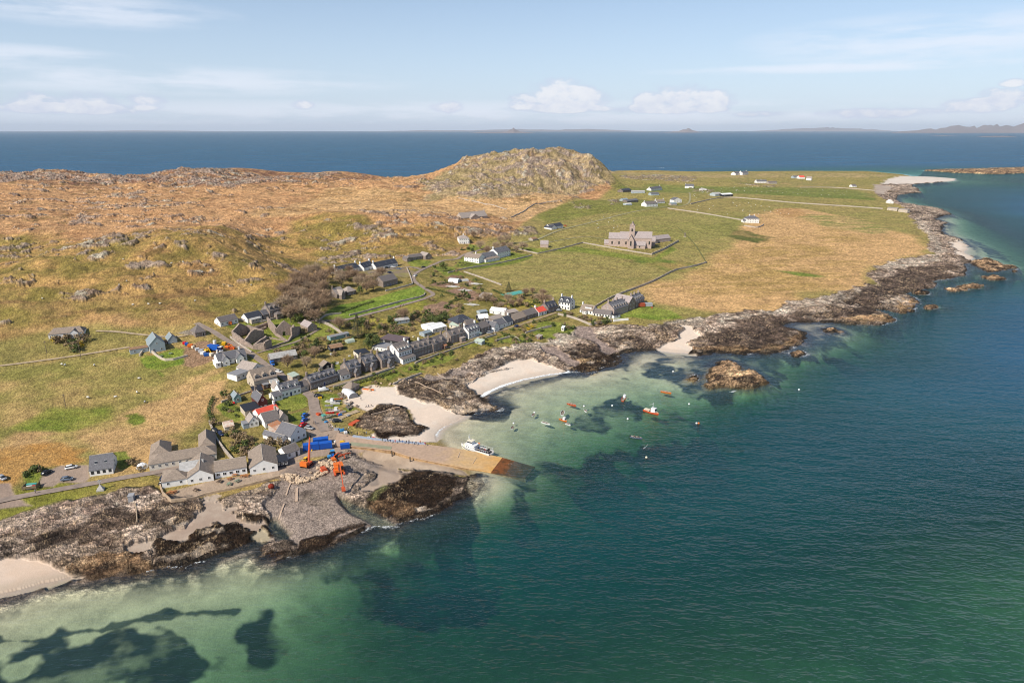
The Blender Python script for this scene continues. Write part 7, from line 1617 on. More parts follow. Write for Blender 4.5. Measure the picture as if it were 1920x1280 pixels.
# storage yard
def yard():
    x, y, z = G(404, 658); r = thing('lorry', 'lorry with blue tarpaulin body and dark cab in the storage yard', 'lorry', (x, y, z), math.radians(-12))
    mb = MB(); mb.box(-4, 2.2, -1.25, 1.25, 1.0, 3.6, PT['dblue']); mb.box(-4, 2.2, -1.1, 1.1, .7, 1.0, TYRE); mb.build('tarpaulin_body', r); mb = MB(); mb.box(2.5, 4.4, -1.15, 1.15, .6, 2.7, PT['navy']); mb.box(2.6, 4.45, -1.0, 1.0, 1.7, 2.4, GLASS); mb.box(2.4, 4.3, -1.1, 1.1, 2.7, 2.85, TRIM); mb.build('cab', r)
    for xx in (-3, -1.8, 3.3):
        for sy in (-1, 1): mb = MB(); mb.tube((xx, sy * 1.1 - .15, .5), (xx, sy * 1.1 + .15, .5), .5, n=10, mat=TYRE); mb.build('wheel', r)
    for u, v, c, a, lb in ((388, 660, 'yellow', -35, 'yellow digger at the left of the blue tarpaulin lorry'), (428, 653, 'orange', -20, 'orange digger at the right of the blue tarpaulin lorry')):
        x, y, z = G(u, v); r = thing('digger', lb, 'digger', (x, y, z), math.radians(a)); tracks(r, 3.2, .95, .45, .6)
        mb = MB(); mb.box(-1.6, 1.0, -1, 1, .7, 1.6, PT[c]); mb.build('body', r); mb = MB(); mb.box(-.4, .9, .1, 1, 1.6, 2.6, GLASS); mb.box(-.5, 1, .05, 1.05, 2.6, 2.7, PT[c]); mb.build('cab', r)
        mb = MB(); mb.bar((.9, -.3, 1.3), (2.8, -.3, 2.8), .3, .4, PT[c]); mb.bar((2.8, -.3, 2.8), (4.2, -.3, 1.0), .25, .3, PT[c]); mb.box(4, 4.7, -.7, .1, .3, 1.0, PT[c]); mb.build('boom', r)
    x, y, z = G(403, 645); r = thing('water_tank', 'white cylindrical tank at the back of the storage yard', 'tank', (x, y, z)); mb = MB(); mb.tube((0, 0, 0), (0, 0, 2.2), .95, n=14, mat=PT['white']); mb.tube((0, 0, 2.2), (0, 0, 2.5), .9, .3, 14, PT['white']); mb.build('shell', r); mb = MB(); mb.tube((0, 0, 2.5), (0, 0, 2.7), .2, n=8, mat=TYRE); mb.build('cap', r)
    r_ = random.Random(3)
    for i, (u, v, c, lb) in enumerate([(346, 645, 'red', 'red crate, first in the line of yard clutter from the left'), (350, 647, 'dblue', 'blue drum crate in the line of yard clutter'), (357, 650, 'orange', 'orange crate in the line of yard clutter'), (362, 653, 'cream', 'cream crate in the line of yard clutter'), (370, 657, 'white', 'white crate below the yellow digger'), (378, 660, 'silver', 'grey crate beside the yellow digger'),
                             (381, 664, 'white', 'white tote bag box at the lower yard corner'), (387, 667, 'blue', 'light blue bin at the lower yard corner'), (396, 667, 'cream', 'cream rubble heap box at the yard fence'), (415, 661, 'white', 'small white cube left of the orange digger'), (436, 655, 'dorange', 'rust orange skip at the road side of the yard'), (420, 646, 'yellow', 'yellow hopper at the back of the yard')]):
        x, y, z = G(u, v); s = .8 + r_.random() * .7; r = thing('storage_crate', lb, 'crate', (x, y, z), r_.random() * 3); mb = MB(); mb.box(-s, s, -s * .7, s * .7, .15, 1.0 + .3 * s, PT[c], tap=-.06); mb.build('box', r)
        mb = MB(); mb.box(-s - .1, s + .1, -s * .7 - .1, s * .7 + .1, 1.0 + .3 * s, 1.12 + .3 * s, PT[c]); mb.box(-s * .8, s * .8, -s * .5, s * .5, 0, .15, SF['brownboard']); mb.build('lid', r)
yard()

# ------------------------------------------------------------------ boats
def hull_mb(L, B, Hh, mat, inner, n=9, draft=.35, trans=.75):
    mb = MB(); secs = []; k = 5
    for i in range(n):
        t = i / (n - 1); w = B / 2 * (trans + (1 - trans) * min(1, t * 2.5)) * (1 - max(0, (t - .45) / .55) ** 2.2) + .02; x = -L / 2 + L * t; sh = Hh * (1 + .35 * t * t)
        secs.append([(x, -w, sh), (x, -w * .92, sh * .35), (x - (.04 * L * t), -w * .55, -draft * (1 - .3 * t)), (x - .05 * L * t, 0, -draft), (x - (.04 * L * t), w * .55, -draft * (1 - .3 * t)), (x, w * .92, sh * .35), (x, w, sh), (x, w * .84, sh), (x, w * .8, sh * .45), (x, -w * .8, sh * .45), (x, -w * .84, sh)])
    m_ = len(secs[0]); vs = [p for s in secs for p in s]; i0 = len(mb.v); 
    for i in range(n - 1):
        for j in range(m_):
            a, b = i * m_ + j, i * m_ + (j + 1) % m_
            mb.add([vs[a], vs[b], vs[b + m_], vs[a + m_]], [(0, 1, 2, 3)], inner if j in (7, 8, 9) else mat)
    mb.add(secs[0], [(0, 1, 2, 3, 4, 5, 6, 7, 8, 9, 10)], mat); return mb
INN = surf('boat_interior', (0.30, 0.27, 0.22), .1)
def boat(u, v, deg, L, B, col, label, kind='open', z=0.0, xy=None, group=None, tilt=0):
    x, y = xy or (unproj(u, v, 0) if z == 0 else G(u, v)[:2]); zz = 0 if z == 0 else zat(x, y) + z
    L *= .86; B *= .86
    r = thing('moored_boat' if z == 0 else 'beached_boat', label, 'boat', (x, y, zz), math.radians(deg), group); r.rotation_euler[0] = tilt; m = PT[col]
    hull_mb(L, B, B * .32, m, INN if kind != 'fishing' else PT['cream']).build('hull', r, True)
    mb = MB()
    for t in (-.25, .05, .25): mb.box(L * t - .12, L * t + .12, -B * .38, B * .38, B * .22, B * .22 + .06, SF['brownboard'])
    mb.build('thwarts', r)
    if kind in ('cabin', 'fishing'):
        h = 1.2 if kind == 'cabin' else 2.0; mb = MB(); mb.box(L * .02, L * .3, -B * .3, B * .3, B * .3, B * .3 + h, PT['white'], tap=.12); mb.box(L * .015, L * .31, -B * .31, B * .31, B * .3 + h, B * .3 + h + .1, PT['white']); w_ = mb.build('wheelhouse', r)
        mb = MB(); mb.box(L * .05, L * .305, -B * .27, B * .27, B * .3 + h * .5, B * .3 + h * .82, GLASS); mb.build('window', w_)
    if kind == 'fishing':
        mb = MB(); mb.bar((L * .1, 0, 2.5), (L * .1, 0, 5.6), .14, .14, PT['white']); mb.bar((L * .1, 0, 4.8), (-L * .2, 0, 3.8), .08, .08, PT['white']); mb.build('mast', r)
        mb = MB(); mb.box(-L * .45, -L * .1, -B * .3, B * .3, B * .3, B * .3 + .5, PT['cream']); mb.bar((-L * .5, -B * .38, .9), (-L * .05, -B * .42, 1.7), .06, .06, PT['red']); mb.bar((-L * .5, B * .38, .9), (-L * .05, B * .42, 1.7), .06, .06, PT['red']); mb.build('deck_gear', r)
    if kind == 'motor':
        mb = MB(); mb.box(-L / 2 - .3, -L / 2 + .05, -.18, .18, .1, .9, TYRE); mb.build('outboard_motor', r)
    return r
for a in [(961, 802, 75, 3.4, 1.6, 'silver', 'small grey tender nearest the slip and beach'), (1000, 778, 70, 3.6, 1.6, 'silver', 'small pale tender upper left of the moored group'), (1023, 794, -40, 5.6, 1.9, 'white', 'slim white rowing boat pointing to the lower right', 'open'), (1055, 775, 80, 5.8, 2.3, 'white', 'white boat pointing up, above the orange pair'),
          (1056, 788, -50, 5.4, 2.1, 'orange', 'orange hulled boat just below the white boat', 'cabin'), (1065, 796, -50, 3.8, 1.6, 'white', 'small white tender tied below the orange hulled boat'), (1072, 759, -42, 6.2, 2.1, 'dorange', 'plain deep orange boat above the moored group'), (1098, 771, -80, 3.6, 1.8, 'white', 'tiny white tender over the dark weed patch'),
          (1170, 748, 65, 6.6, 2.4, 'dorange', 'orange and white boat moored on the weed bed edge', 'cabin'), (1249, 736, -35, 6.6, 2.2, 'orange', 'orange boat farthest out towards the skerry', 'open'), (1221, 774, -45, 9.6, 3.4, 'dorange', 'red and white fishing boat with wheelhouse, biggest boat in the bay', 'fishing'), (1193, 821, -25, 6.4, 2.1, 'grey', 'grey open boat under way with people aboard', 'motor')]:
    boat(*a)
def buoys():
    for i, (u, v, c, lb) in enumerate([(1148, 761, 'white', 'white buoy left of the big weed bed'), (1177, 786, 'white', 'white buoy below the weed bed'), (1095, 762, 'white', 'white buoy above the tiny tender'), (963, 794, 'white', 'white buoy above the small grey tender'), (1002, 774, 'white', 'white buoy at the bow of the pale tender'), (1171, 741, 'white', 'white buoy at the stern of the orange and white boat'),
                        (1306, 794, 'white', 'pale buoy, left of the pair in open water'), (1310, 794, 'orange', 'orange buoy, right of the pair in open water'), (1498, 731, 'white', 'lone white buoy far out right of the skerry'), (1292, 758, 'white', 'small buoy between fishing boat and skerry'), (1212, 858, 'cream', 'pale buoy below the grey open boat'), (1262, 697, 'white', 'little white buoy in the dark water left of the skerry')]):
        x, y = unproj(u, v, 0); mb = MB(); mb.ball((0, 0, .25), .5, .5, .5, 10, 6, PT[c]); mb.tube((0, 0, .7), (0, 0, .95), .07, n=5, mat=TYRE); o = mb.build('mooring_buoy', smooth=True); o.location = (x, y, 0); tag(o, lb, 'buoy')
buoys()
# inshore passenger ferry lying against the slip
def ferry():
    x, y = unproj(893, 846, 0); x2, y2 = unproj(865, 838, 0); ang = math.atan2(y2 - y, x2 - x)
    r = thing('passenger_ferry', 'white passenger ferry lying alongside the slip with people on deck', 'ferry', (x, y, .1), ang); L, B = 17.5, 5.0
    hull_mb(L, B, 1.7, PT['white'], surf('ferry_deck', (.42, .40, .38), .08), 12, .8, .92).build('hull', r, True)
    mb = MB()
    for i in range(12):
        t = i / 11; t2 = (i + 1) / 12
        if i < 11:
            f = lambda q: (-L / 2 + L * q, B / 2 * (.92 + .08 * min(1, q * 2.5)) * (1 - max(0, (q - .45) / .55) ** 2.2) + .06, 1.7 * (1 + .35 * q * q) * .42)
            for sg in (1, -1):
                a, b = f(t * .97), f((i + 1) / 11 * .97); mb.bar((a[0], a[1] * sg * .97, a[2]), (b[0], b[1] * sg * .97, b[2]), .1, .12, TYRE)
    mb.build('rubbing_strake', r)
    mb = MB(); mb.box(-.2, 5.2, -1.9, 1.9, 1.4, 3.4, PT['white'], tap=.05); mb.box(5.2, 6.6, -1.5, 1.5, 1.4, 3.0, PT['cream'], tap=.12); w_ = mb.build('saloon', r)
    for k in range(4):
        for sg in (-1, 1): mb = MB(); mb.tube((.5 + k * 1.25, sg * 1.84, 2.3), (.5 + k * 1.25, sg * 1.95, 2.3), .28, n=10, mat=GLASS); mb.build('porthole', w_)
    mb = MB(); mb.box(-.4, 5.6, -2.1, 2.1, 3.4, 3.52, PT['white']); mb.build('upper_deck', r)
    mb = MB(); mb.box(1.6, 4.4, -1.3, 1.3, 3.52, 5.3, PT['white'], tap=.08); mb.box(1.4, 4.6, -1.4, 1.4, 5.3, 5.42, PT['cream']); w2 = mb.build('wheelhouse', r); mb = MB(); mb.box(1.7, 4.36, -1.31, 1.31, 4.3, 4.95, GLASS); mb.build('window', w2)
    mb = MB(); mb.bar((4.0, 0, 5.4), (4.0, 0, 8.6), .14, .14, PT['white']); mb.bar((4, -.8, 7.4), (4, .8, 7.4), .1, .1, PT['white']); mb.box(3.7, 4.3, -.5, .5, 6.5, 6.7, PT['white']); mb.build('mast', r)
    mb = MB()
    for sg in (-1, 1):
        mb.bar((-8.4, sg * 2.2, 2.9), (-.4, sg * 2.35, 2.9), .08, .08, PT['white'])
        for k in range(7): mb.bar((-8.2 + k * 1.25, sg * 2.22, 1.6), (-8.2 + k * 1.25, sg * 2.22, 2.9), .06, .06, PT['white'])
    mb.bar((-8.4, -2.2, 2.9), (-8.4, 2.2, 2.9), .08, .08, PT['white']); mb.build('handrail', r)
    mb = MB()
    for k in range(5): mb.box(-7.6 + k * 1.5, -7.2 + k * 1.5, -1.7, 1.7, 1.0, 1.45, surf('brown_bench', (.13, .09, .07), .1))
    mb.build('bench', r)
    mb = MB(); mb.box(-.6, .5, -1.99, -1.95, 2.6, 3.2, PT['orange']); mb.tube((-.9, -2.1, 3.6), (.3, -2.1, 3.6), .22, n=8, mat=PT['orange']); mb.build('life_raft', r); r.scale = (.88, .88, .84)
    return r, x, y, ang
fr, fx, fy, fang = ferry()
mb = MB(); p = unproj(917, 843, 1.4); q = unproj(909, 851, .95); m_ = ((p[0] + q[0]) / 2, (p[1] + q[1]) / 2)
mb.bar((p[0] - m_[0], p[1] - m_[1], 1.9), (q[0] - m_[0], q[1] - m_[1], 1.1), .9, .12, TYRE); o = mb.build('gangway'); o.location = (m_[0], m_[1], 0); tag(o, 'black gangway from the ferry stern to the slip', 'gangway')
# boats and gear laid up ashore
for a in [(620, 755, -15, 6.2, 2.3, 'white', 'white motor boat on the grass, upper left of the boat yard', 'cabin'), (629, 758, -10, 5.6, 2.1, 'white', 'white boat next right in the upper boat yard row'), (617, 762, -5, 4.6, 1.4, 'silver', 'narrow grey boat below the upper white boats'), (634, 749, 5, 5.0, 1.2, 'orange', 'orange kayak at the top of the boat yard'),
          (633, 753, 5, 4.2, 1.2, 'grey', 'pale blue dinghy beside the orange kayak'), (617, 770, 0, 4.0, 1.7, 'green', 'green covered dinghy at the left of the boat yard'), (627, 772, 0, 6.0, 2.2, 'white', 'white motor boat in the middle of the boat yard', 'cabin'), (619, 775, -5, 4.6, 1.6, 'red', 'red and white dinghy below the middle motor boat'), (622, 781, 5, 5.2, 1.8, 'green', 'dull green boat in the lower boat yard'),
          (614, 784, 5, 4.2, 1.5, 'green', 'grey green boat at the kerb of the lower boat yard'), (643, 774, 30, 3.6, 1.5, 'white', 'white dinghy on its side near the sand'), (653, 767, -70, 4.4, 1.8, 'green', 'green boat at the edge of the beach'), (652, 759, -40, 4.0, 1.5, 'silver', 'grey rowing boat among stones above the beach'), (626, 788, 10, 5.0, 1.5, 'silver', 'long grey boat above the large black car'),
          (691, 731, -18, 7.6, 1.3, 'orange', 'long orange rowing skiff drawn up on the upper sand'), (860, 700 - 300, 0, 0, 0, '', '')][:-1]:
    boat(*a, **({} if len(a) > 7 else {'kind': 'open'}), z=.45)
# ------------------------------------------------------------------ people
SKIN = surf('skin', (0.50, 0.32, 0.24), .05)
CL = {'black': (0.02, 0.02, 0.025), 'navy': (0.03, 0.045, 0.10), 'red': (0.50, 0.04, 0.04), 'orange': (0.75, 0.22, 0.06), 'blue': (0.08, 0.18, 0.42), 'grey': (0.20, 0.20, 0.21), 'green': (0.08, 0.14, 0.08), 'white': (0.65, 0.65, 0.63), 'brown': (0.16, 0.10, 0.06)}
CLM = {k: surf('cloth_' + k, v, .1) for k, v in CL.items()}
HAIR = surf('dark_hair', (0.05, 0.035, 0.025), .1)
def body_mesh(pose, seed):
    """one continuous figure grown with a Skin modifier"""
    st = {'stand': 0, 'walk': 1, 'sit': 2}[pose]; w = .28 if st == 1 else .10
    J = {'pel': (0, 0, .95), 'wai': (0, 0, 1.12), 'che': (0, 0, 1.34), 'nec': (0, .0, 1.50), 'hd': (0, -.01, 1.64), 'top': (0, 0, 1.73),
         'shL': (.18, 0, 1.42), 'elL': (.24, .02 + (.14 if st == 1 else 0), 1.14), 'wrL': (.25, -.06 + (.1 if st == 1 else 0), .90), 'haL': (.25, -.10, .82),
         'shR': (-.18, 0, 1.42), 'elR': (-.24, .02 - (.14 if st == 1 else 0), 1.14), 'wrR': (-.25, -.08, .92), 'haR': (-.25, -.14, .85),
         'hiL': (.10, 0, .92), 'knL': (.11, -w * .5, .50), 'anL': (.11, -w, .09), 'toL': (.12, -w - .16, .03), 'hiR': (-.10, 0, .92), 'knR': (-.11, w * .2, .50), 'anR': (-.11, w, .09), 'toR': (-.12, w - .14, .03)}
    if st == 2:
        J = {k: (x, y, z - .50) for k, (x, y, z) in J.items()}
        for s_, q in (('L', .13), ('R', -.13)): J['kn' + s_] = (q, -.42, .46); J['an' + s_] = (q, -.46, .08); J['to' + s_] = (q, -.62, .03); J['wr' + s_] = (q * 1.2, -.34, .56); J['ha' + s_] = (q, -.42, .54)
    R = {'pel': .15, 'wai': .13, 'che': .16, 'nec': .06, 'hd': .105, 'top': .075, 'sh': .075, 'el': .05, 'wr': .038, 'ha': .045, 'hi': .10, 'kn': .068, 'an': .045, 'to': .045}
    E = [('pel', 'wai'), ('wai', 'che'), ('che', 'nec'), ('nec', 'hd'), ('hd', 'top')] + [e for s_ in 'LR' for e in (('che', 'sh' + s_), ('sh' + s_, 'el' + s_), ('el' + s_, 'wr' + s_), ('wr' + s_, 'ha' + s_), ('pel', 'hi' + s_), ('hi' + s_, 'kn' + s_), ('kn' + s_, 'an' + s_), ('an' + s_, 'to' + s_))]
    ks = list(J); me = bpy.data.meshes.new('body'); me.from_pydata([J[k] for k in ks], [(ks.index(a), ks.index(b)) for a, b in E], [])
    o = bpy.data.objects.new('tmp_body', me); COL.objects.link(o); md = o.modifiers.new('s', 'SKIN')
    for i, k in enumerate(ks):
        r = R.get(k, R.get(k[:-1])); me.skin_vertices[0].data[i].radius = (r, r * .8 if k in ('che', 'wai', 'pel') else r)
    me.skin_vertices[0].data[0].use_root = True
    ss_ = o.modifiers.new('u', 'SUBSURF'); ss_.levels = 1; ss_.render_levels = 1
    dg = bpy.context.evaluated_depsgraph_get(); m2 = bpy.data.meshes.new_from_object(o.evaluated_get(dg)); bpy.data.objects.remove(o)
    m2.name = 'body'; m2.materials.clear()
    for m in (SKIN, CLM['grey'], CLM['navy'], HAIR): m2.materials.append(m)
    dz = .5 if st == 2 else 0
    for p in m2.polygons:
        x, y, z = p.center; z0 = z + dz; p.use_smooth = True
        hand = (abs(x) > .2 and z0 < .9 and st != 2) or (st == 2 and y < -.36 and z0 > 1.0 and z0 < 1.12)
        p.material_index = 0 if (z0 > 1.50 or hand) else (1 if z0 > .96 else 2)
        if z0 > 1.66 or (z0 > 1.56 and y > .03): p.material_index = 3
        if z < .12: p.material_index = 3
    return m2
POSES = {k: body_mesh(k, 1) for k in ('stand', 'walk', 'sit')}
def person(u, v, pose, top, bot, label, deg=None, z=None, group=None, xyz=None):
    if xyz: x, y, zz = xyz
    elif z is None: x, y, zz = G(u, v); zz += .1
    else: x, y = unproj(u, v, z); zz = z
    o = put('person', POSES[pose], None, (x, y, zz), math.radians(random.random() * 360 if deg is None else deg)); tag(o, label, 'person', group)
    for i, c in ((1, top), (2, bot)): o.material_slots[i].link = 'OBJECT'; o.material_slots[i].material = CLM[c]
    return o
ordn = ['first', 'second', 'third', 'fourth', 'fifth', 'sixth', 'seventh', 'eighth', 'ninth', 'tenth', 'eleventh', 'twelfth']
tops = ['black', 'navy', 'red', 'black', 'blue', 'black', 'navy', 'grey', 'brown', 'orange', 'red', 'green']
for i, (u, v) in enumerate([(727, 827.5), (732, 828), (741, 828.5), (749, 829), (755, 829.5), (762, 830), (767, 830.5), (773, 831), (780, 831.5), (788, 832), (797, 833), (717, 826.5)]):
    person(u, v, 'sit' if i % 3 else 'stand', tops[i], 'navy' if i % 2 else 'black', 'person in %s top waiting along the slip parapet, %s of the line' % (tops[i], ordn[i] if i < 11 else 'landward end'), 20, z=slip_z(u) + (.55 if i % 3 else .1))
for u, v, p_, t, b, lb in [(651, 822, 'stand', 'black', 'grey', 'person in black standing at the landward end of the parapet'), (656, 816, 'stand', 'green', 'black', 'person in green in the knot above the parapet end'), (660, 815, 'walk', 'black', 'navy', 'person in black beside the one in green'), (670, 816, 'stand', 'navy', 'black', 'person in navy left of the stacked luggage'),
      (675, 817, 'stand', 'red', 'navy', 'person in red on the sand edge above the parapet'), (683, 815, 'stand', 'black', 'black', 'person in black on the sand edge, left of a pair'), (687, 815, 'stand', 'blue', 'navy', 'person in blue on the sand edge, right of a pair'), (637, 813, 'walk', 'brown', 'black', 'person in brown walking across the yard head'), (616, 820, 'walk', 'brown', 'grey', 'person in brown top walking alone before the blue containers'),
      (620, 801, 'stand', 'black', 'grey', 'person in black by the boat yard kerb'), (624, 804, 'stand', 'white', 'navy', 'person in white by the boat yard kerb'), (617, 804, 'stand', 'green', 'black', 'person in green at the near end of the boat yard kerb'), (629, 803, 'walk', 'navy', 'black', 'person in navy passing the rope heaps'), (589, 795, 'walk', 'navy', 'black', 'person in navy, left of the couple on the street'),
      (592, 795, 'walk', 'grey', 'navy', 'person in grey, right of the couple on the street'), (684, 823, 'sit', 'blue', 'navy', 'person in blue sitting on the parapet start'), (695, 823, 'sit', 'black', 'grey', 'person in black bent over bags on the parapet'), (645, 808, 'stand', 'blue', 'black', 'person in blue among the luggage on the shingle'), (650, 810, 'stand', 'black', 'navy', 'person in black among the luggage on the shingle'),
      (654, 806, 'stand', 'white', 'black', 'person in white among the luggage on the shingle'), (677, 750, 'stand', 'grey', 'navy', 'person in grey standing alone on the upper sand'), (671, 740, 'stand', 'brown', 'black', 'person in brown beside the boathouse'), (687, 764, 'sit', 'grey', 'brown', 'person in grey sitting on the beach, left of three'), (691, 763, 'sit', 'navy', 'black', 'person in navy sitting on the beach, middle of three'),
      (696, 762, 'sit', 'black', 'navy', 'person in black sitting on the beach, right of three'), (587, 739, 'walk', 'black', 'grey', 'person in black at the village junction'), (67, 925, 'walk', 'grey', 'black', 'person in grey walking on the shore road by the bin store'), (751, 576, 'walk', 'red', 'navy', 'person in red on the road beside the green field'), (757, 574, 'walk', 'black', 'navy', 'person in black on the road beside the green field'),
      (742, 578, 'walk', 'white', 'navy', 'person in white on the road beside the green field'), (786, 534, 'walk', 'black', 'black', 'person in black on the upper road bend'), (797, 542, 'walk', 'brown', 'navy', 'person in brown on the lower road bend'), (599, 612, 'stand', 'black', 'navy', 'person in black at the gate of the priory grounds'), (1041, 452, 'walk', 'black', 'black', 'person in black on the path beyond the tiny chapel'),
      (807, 661, 'walk', 'black', 'blue', 'person in black outside the dark hotel wing, left of two'), (812, 659, 'walk', 'white', 'black', 'person in white outside the dark hotel wing, right of two'), (568, 832, 'stand', 'black', 'black', 'person in black behind the crane boom'), (605, 826, 'stand', 'black', 'navy', 'person in black behind the blue containers')]:
    person(u, v, p_, t, b, lb)
for i in range(9):
    lx, ly = (-7.2 + (i % 5) * 1.45) * .88, (-.8, .6)[i // 5]; c, s_ = math.cos(fang), math.sin(fang)
    person(0, 0, 'sit', tops[i], 'navy', 'passenger in dark clothes seated on the open after deck of the ferry', math.degrees(fang) - 90, xyz=(fx + lx * c - ly * s_, fy + lx * s_ + ly * c, 0.98), group='passengers on the ferry deck')
for i in range(2):
    x, y = unproj(1193, 821, 0); person(0, 0, 'sit', 'black', 'black', 'person in black sitting in the grey open boat under way', 60, xyz=(x - .8 + i * 1.6, y + .3 - i * .7, .35), group='people in the grey boat')

# ------------------------------------------------------------------ small things ashore
def picnic(u, v, label, col='brown', group=None):
    x, y, z = G(u, v); m = {'brown': surf('varnished_pine', lin(196, 132, 84, .75), .15), 'dark': surf('weathered_wood', lin(110, 90, 76, .7), .15), 'green': surf('green_painted_wood', lin(150, 164, 140, .7), .1)}[col]
    r = thing('picnic_table', label, 'picnic table', (x, y, z + .1), random.random() * 3, group)
    mb = MB(); mb.box(-.95, .95, -.4, .4, .72, .78, m); mb.build('tabletop', r)
    for sy in (-.72, .72): mb = MB(); mb.box(-.95, .95, sy - .15, sy + .15, .42, .47, m); mb.build('bench', r)
    for sx in (-.65, .65): mb = MB(); mb.bar((sx, -.75, 0), (sx, -.15, .72), .1, .06, m); mb.bar((sx, .75, 0), (sx, .15, .72), .1, .06, m); mb.box(sx - .04, sx + .04, -.75, .75, .36, .42, m); mb.build('leg_frame', r)
for u, v, lb, c in [(317, 926, 'pine picnic table, left of the three at the terrace corner', 'brown'), (322, 924, 'pine picnic table, middle of the three at the terrace corner', 'brown'), (327, 924, 'pine picnic table, right of the three at the terrace corner', 'brown'), (368, 920, 'dark picnic table alone in the middle of the terrace', 'dark'), (412, 904, 'dark picnic table by the left gable corner', 'dark'), (431, 899, 'pine picnic table nearest the left gable corner', 'brown'),
      (434, 888, 'pine picnic table tight against the restaurant wall', 'brown'), (441, 892, 'pine picnic table in the middle of the busy group', 'brown'), (454, 886, 'pine picnic table by the right gable, upper left', 'brown'), (461, 885, 'pine picnic table by the right gable, upper right', 'brown'), (455, 894, 'pine picnic table by the right gable, lower left', 'brown'), (463, 893, 'pine picnic table by the right gable, lower right', 'brown'),
      (445, 903, 'green picnic table, right of the two by the terrace edge', 'green'), (430, 909, 'green picnic table, left of the two by the terrace edge', 'green'), (781, 686, 'dark picnic table on the seafront lawn, farthest left', 'dark'), (791, 691, 'dark picnic table on the seafront lawn, lowest', 'dark'), (814, 689, 'dark picnic table in the middle of the seafront lawn', 'dark'), (827, 686, 'dark picnic table right of centre on the seafront lawn', 'dark'),
      (827, 674, 'dark picnic table high on the seafront lawn', 'dark'), (856, 676, 'dark picnic table at the right end of the seafront lawn', 'dark'), (302, 669, 'pale picnic bench on the modern hall lawn, left', 'green'), (320, 664, 'pale picnic bench on the modern hall lawn, right', 'green')]:
    picnic(u, v, lb, c)
for i, (u, v) in enumerate([(855, 494), (862, 493), (868, 494), (874, 495), (858, 498), (866, 498), (872, 498), (879, 495)]): picnic(u, v, 'small dark picnic table on the hotel lawn', 'dark', 'picnic tables on the hotel lawn')
# quarried boulders heaped along the quay edge
PALE = surf('fresh_pale_boulder', lin(214, 188, 158, .8), .18, 1.2, .95, .4); DK = surf('grey_boulder', lin(150, 134, 120, .75), .2, 1.2, .95, .4)
BM = []
for k in range(5):
    r = random.Random(k); mb = MB(); mb.ball((0, 0, .5), 1, .75, .62, 7, 5, PALE, .45, r); BM.append(mb.mesh('boulder'))
def boulders(line, n, sp, s0, label, group, mat=None, seed=1):
    r = random.Random(seed); pts = resample(P(line), 1.0)
    for i in range(n):
        p = r.choice(pts); x, y = p[0] + r.gauss(0, sp), p[1] + r.gauss(0, sp); s = s0 * (.5 + r.random())
        o = put('boulder', r.choice(BM), None, (x, y, zat(x, y) - .15 * s)); o.rotation_euler = (r.random() * .5, r.random() * .5, r.random() * 6.28); o.scale = (s, s, s); tag(o, label, 'boulder', group)
        if mat: o.material_slots[0].link = 'OBJECT'; o.material_slots[0].material = mat
boulders('532,892 548,897 562,902 578,897 592,892 603,886 612,876 618,868', 90, 1.5, .85, 'pale quarried boulder in the heap along the yard edge', 'pale boulders along the yard edge')
boulders('640,860 650,852 657,848', 22, 1.3, .8, 'grey rubble stone between the tractor and the quay wall', 'rubble by the quay wall', DK, 2)
boulders('630,735 640,742 655,752 660,765', 26, 1.4, .7, 'stone in the rubble bank between boat yard and beach', 'stones of the beach bank', DK, 3)
boulders('690,728 720,722 750,715 770,710', 26, 1.6, .7, 'pale stone at the head of the beach', 'stones at the beach head', PALE, 4)
# pots, crates and luggage
CREEL = surf('creel_netting', (.10, .13, .12), .2); 
for i, (u, v, c, lb) in enumerate([(606, 788, 'green', 'heap of green creels at the kerb'), (611, 792, 'lblue', 'blue fish box by the creels'), (607, 781, 'teal', 'teal net heap beside the green boats'), (600, 747, 'yellow', 'yellow bin at the top corner of the boat yard'), (597, 778, 'dorange', 'orange float heap at the kerb of the boat yard'), (634, 777, 'red', 'red fuel crate in the boat yard'), (638, 779, 'blue', 'blue fish crate in the boat yard'),
        (640, 772, 'orange', 'orange net bin in the boat yard'), (631, 806, 'silver', 'grey suitcase stack near the crowd'), (634, 806, 'dblue', 'blue holdall stack near the crowd'), (648, 812, 'white', 'white tote bag beside the shingle'), (652, 811, 'black', 'black suitcase stack beside the shingle'), (641, 808, 'lblue', 'light blue kit bag in the crowd'), (700, 823, 'red', 'coral kayak bag on the parapet'), (691, 822, 'white', 'white and black bag on the parapet'),
        (629, 829, 'white', 'white box left of the yellow generator'), (636, 830, 'white', 'small white drum by the yellow generator'), (653, 780, 'silver', 'grey frame on the grass near the beach'), (1222, 577, 'dorange', 'orange float on the grass right of the far container'), (440, 755, 'red', 'red garden chair stack by the pale green shed'), (621, 665, 'white', 'white tarpaulin heap in the back gardens'), (636, 650, 'dorange', 'orange junk heap behind the black shed'),
        (630, 647, 'cream', 'cream junk heap behind the black shed'), (655, 668, 'white', 'white scrap heap beside the back garden shed'), (632, 682, 'white', 'white garden trampoline box behind the row'), (775, 632, 'cream', 'cream upturned boat shape in the plot above the hotel'), (430, 607, 'orange', 'orange roofed kiosk box at the road corner')]):
    x, y, z = G(u, v); s = .55 + .5 * random.random() if i != 26 else 2.0; r = thing('gear_crate', lb, 'crate', (x, y, z + .05), random.random() * 3)
    mb = MB(); mb.box(-s, s, -s * .7, s * .7, 0, s * .8, PT[c], tap=.1); mb.build('box', r); mb = MB(); mb.box(-s * 1.03, s * 1.03, -s * .73, s * .73, s * .8, s * .9, PT[c]); mb.bar((-s * .8, 0, s * .95), (s * .8, 0, s * .95), .06, .06, TYRE); mb.build('lid', r)
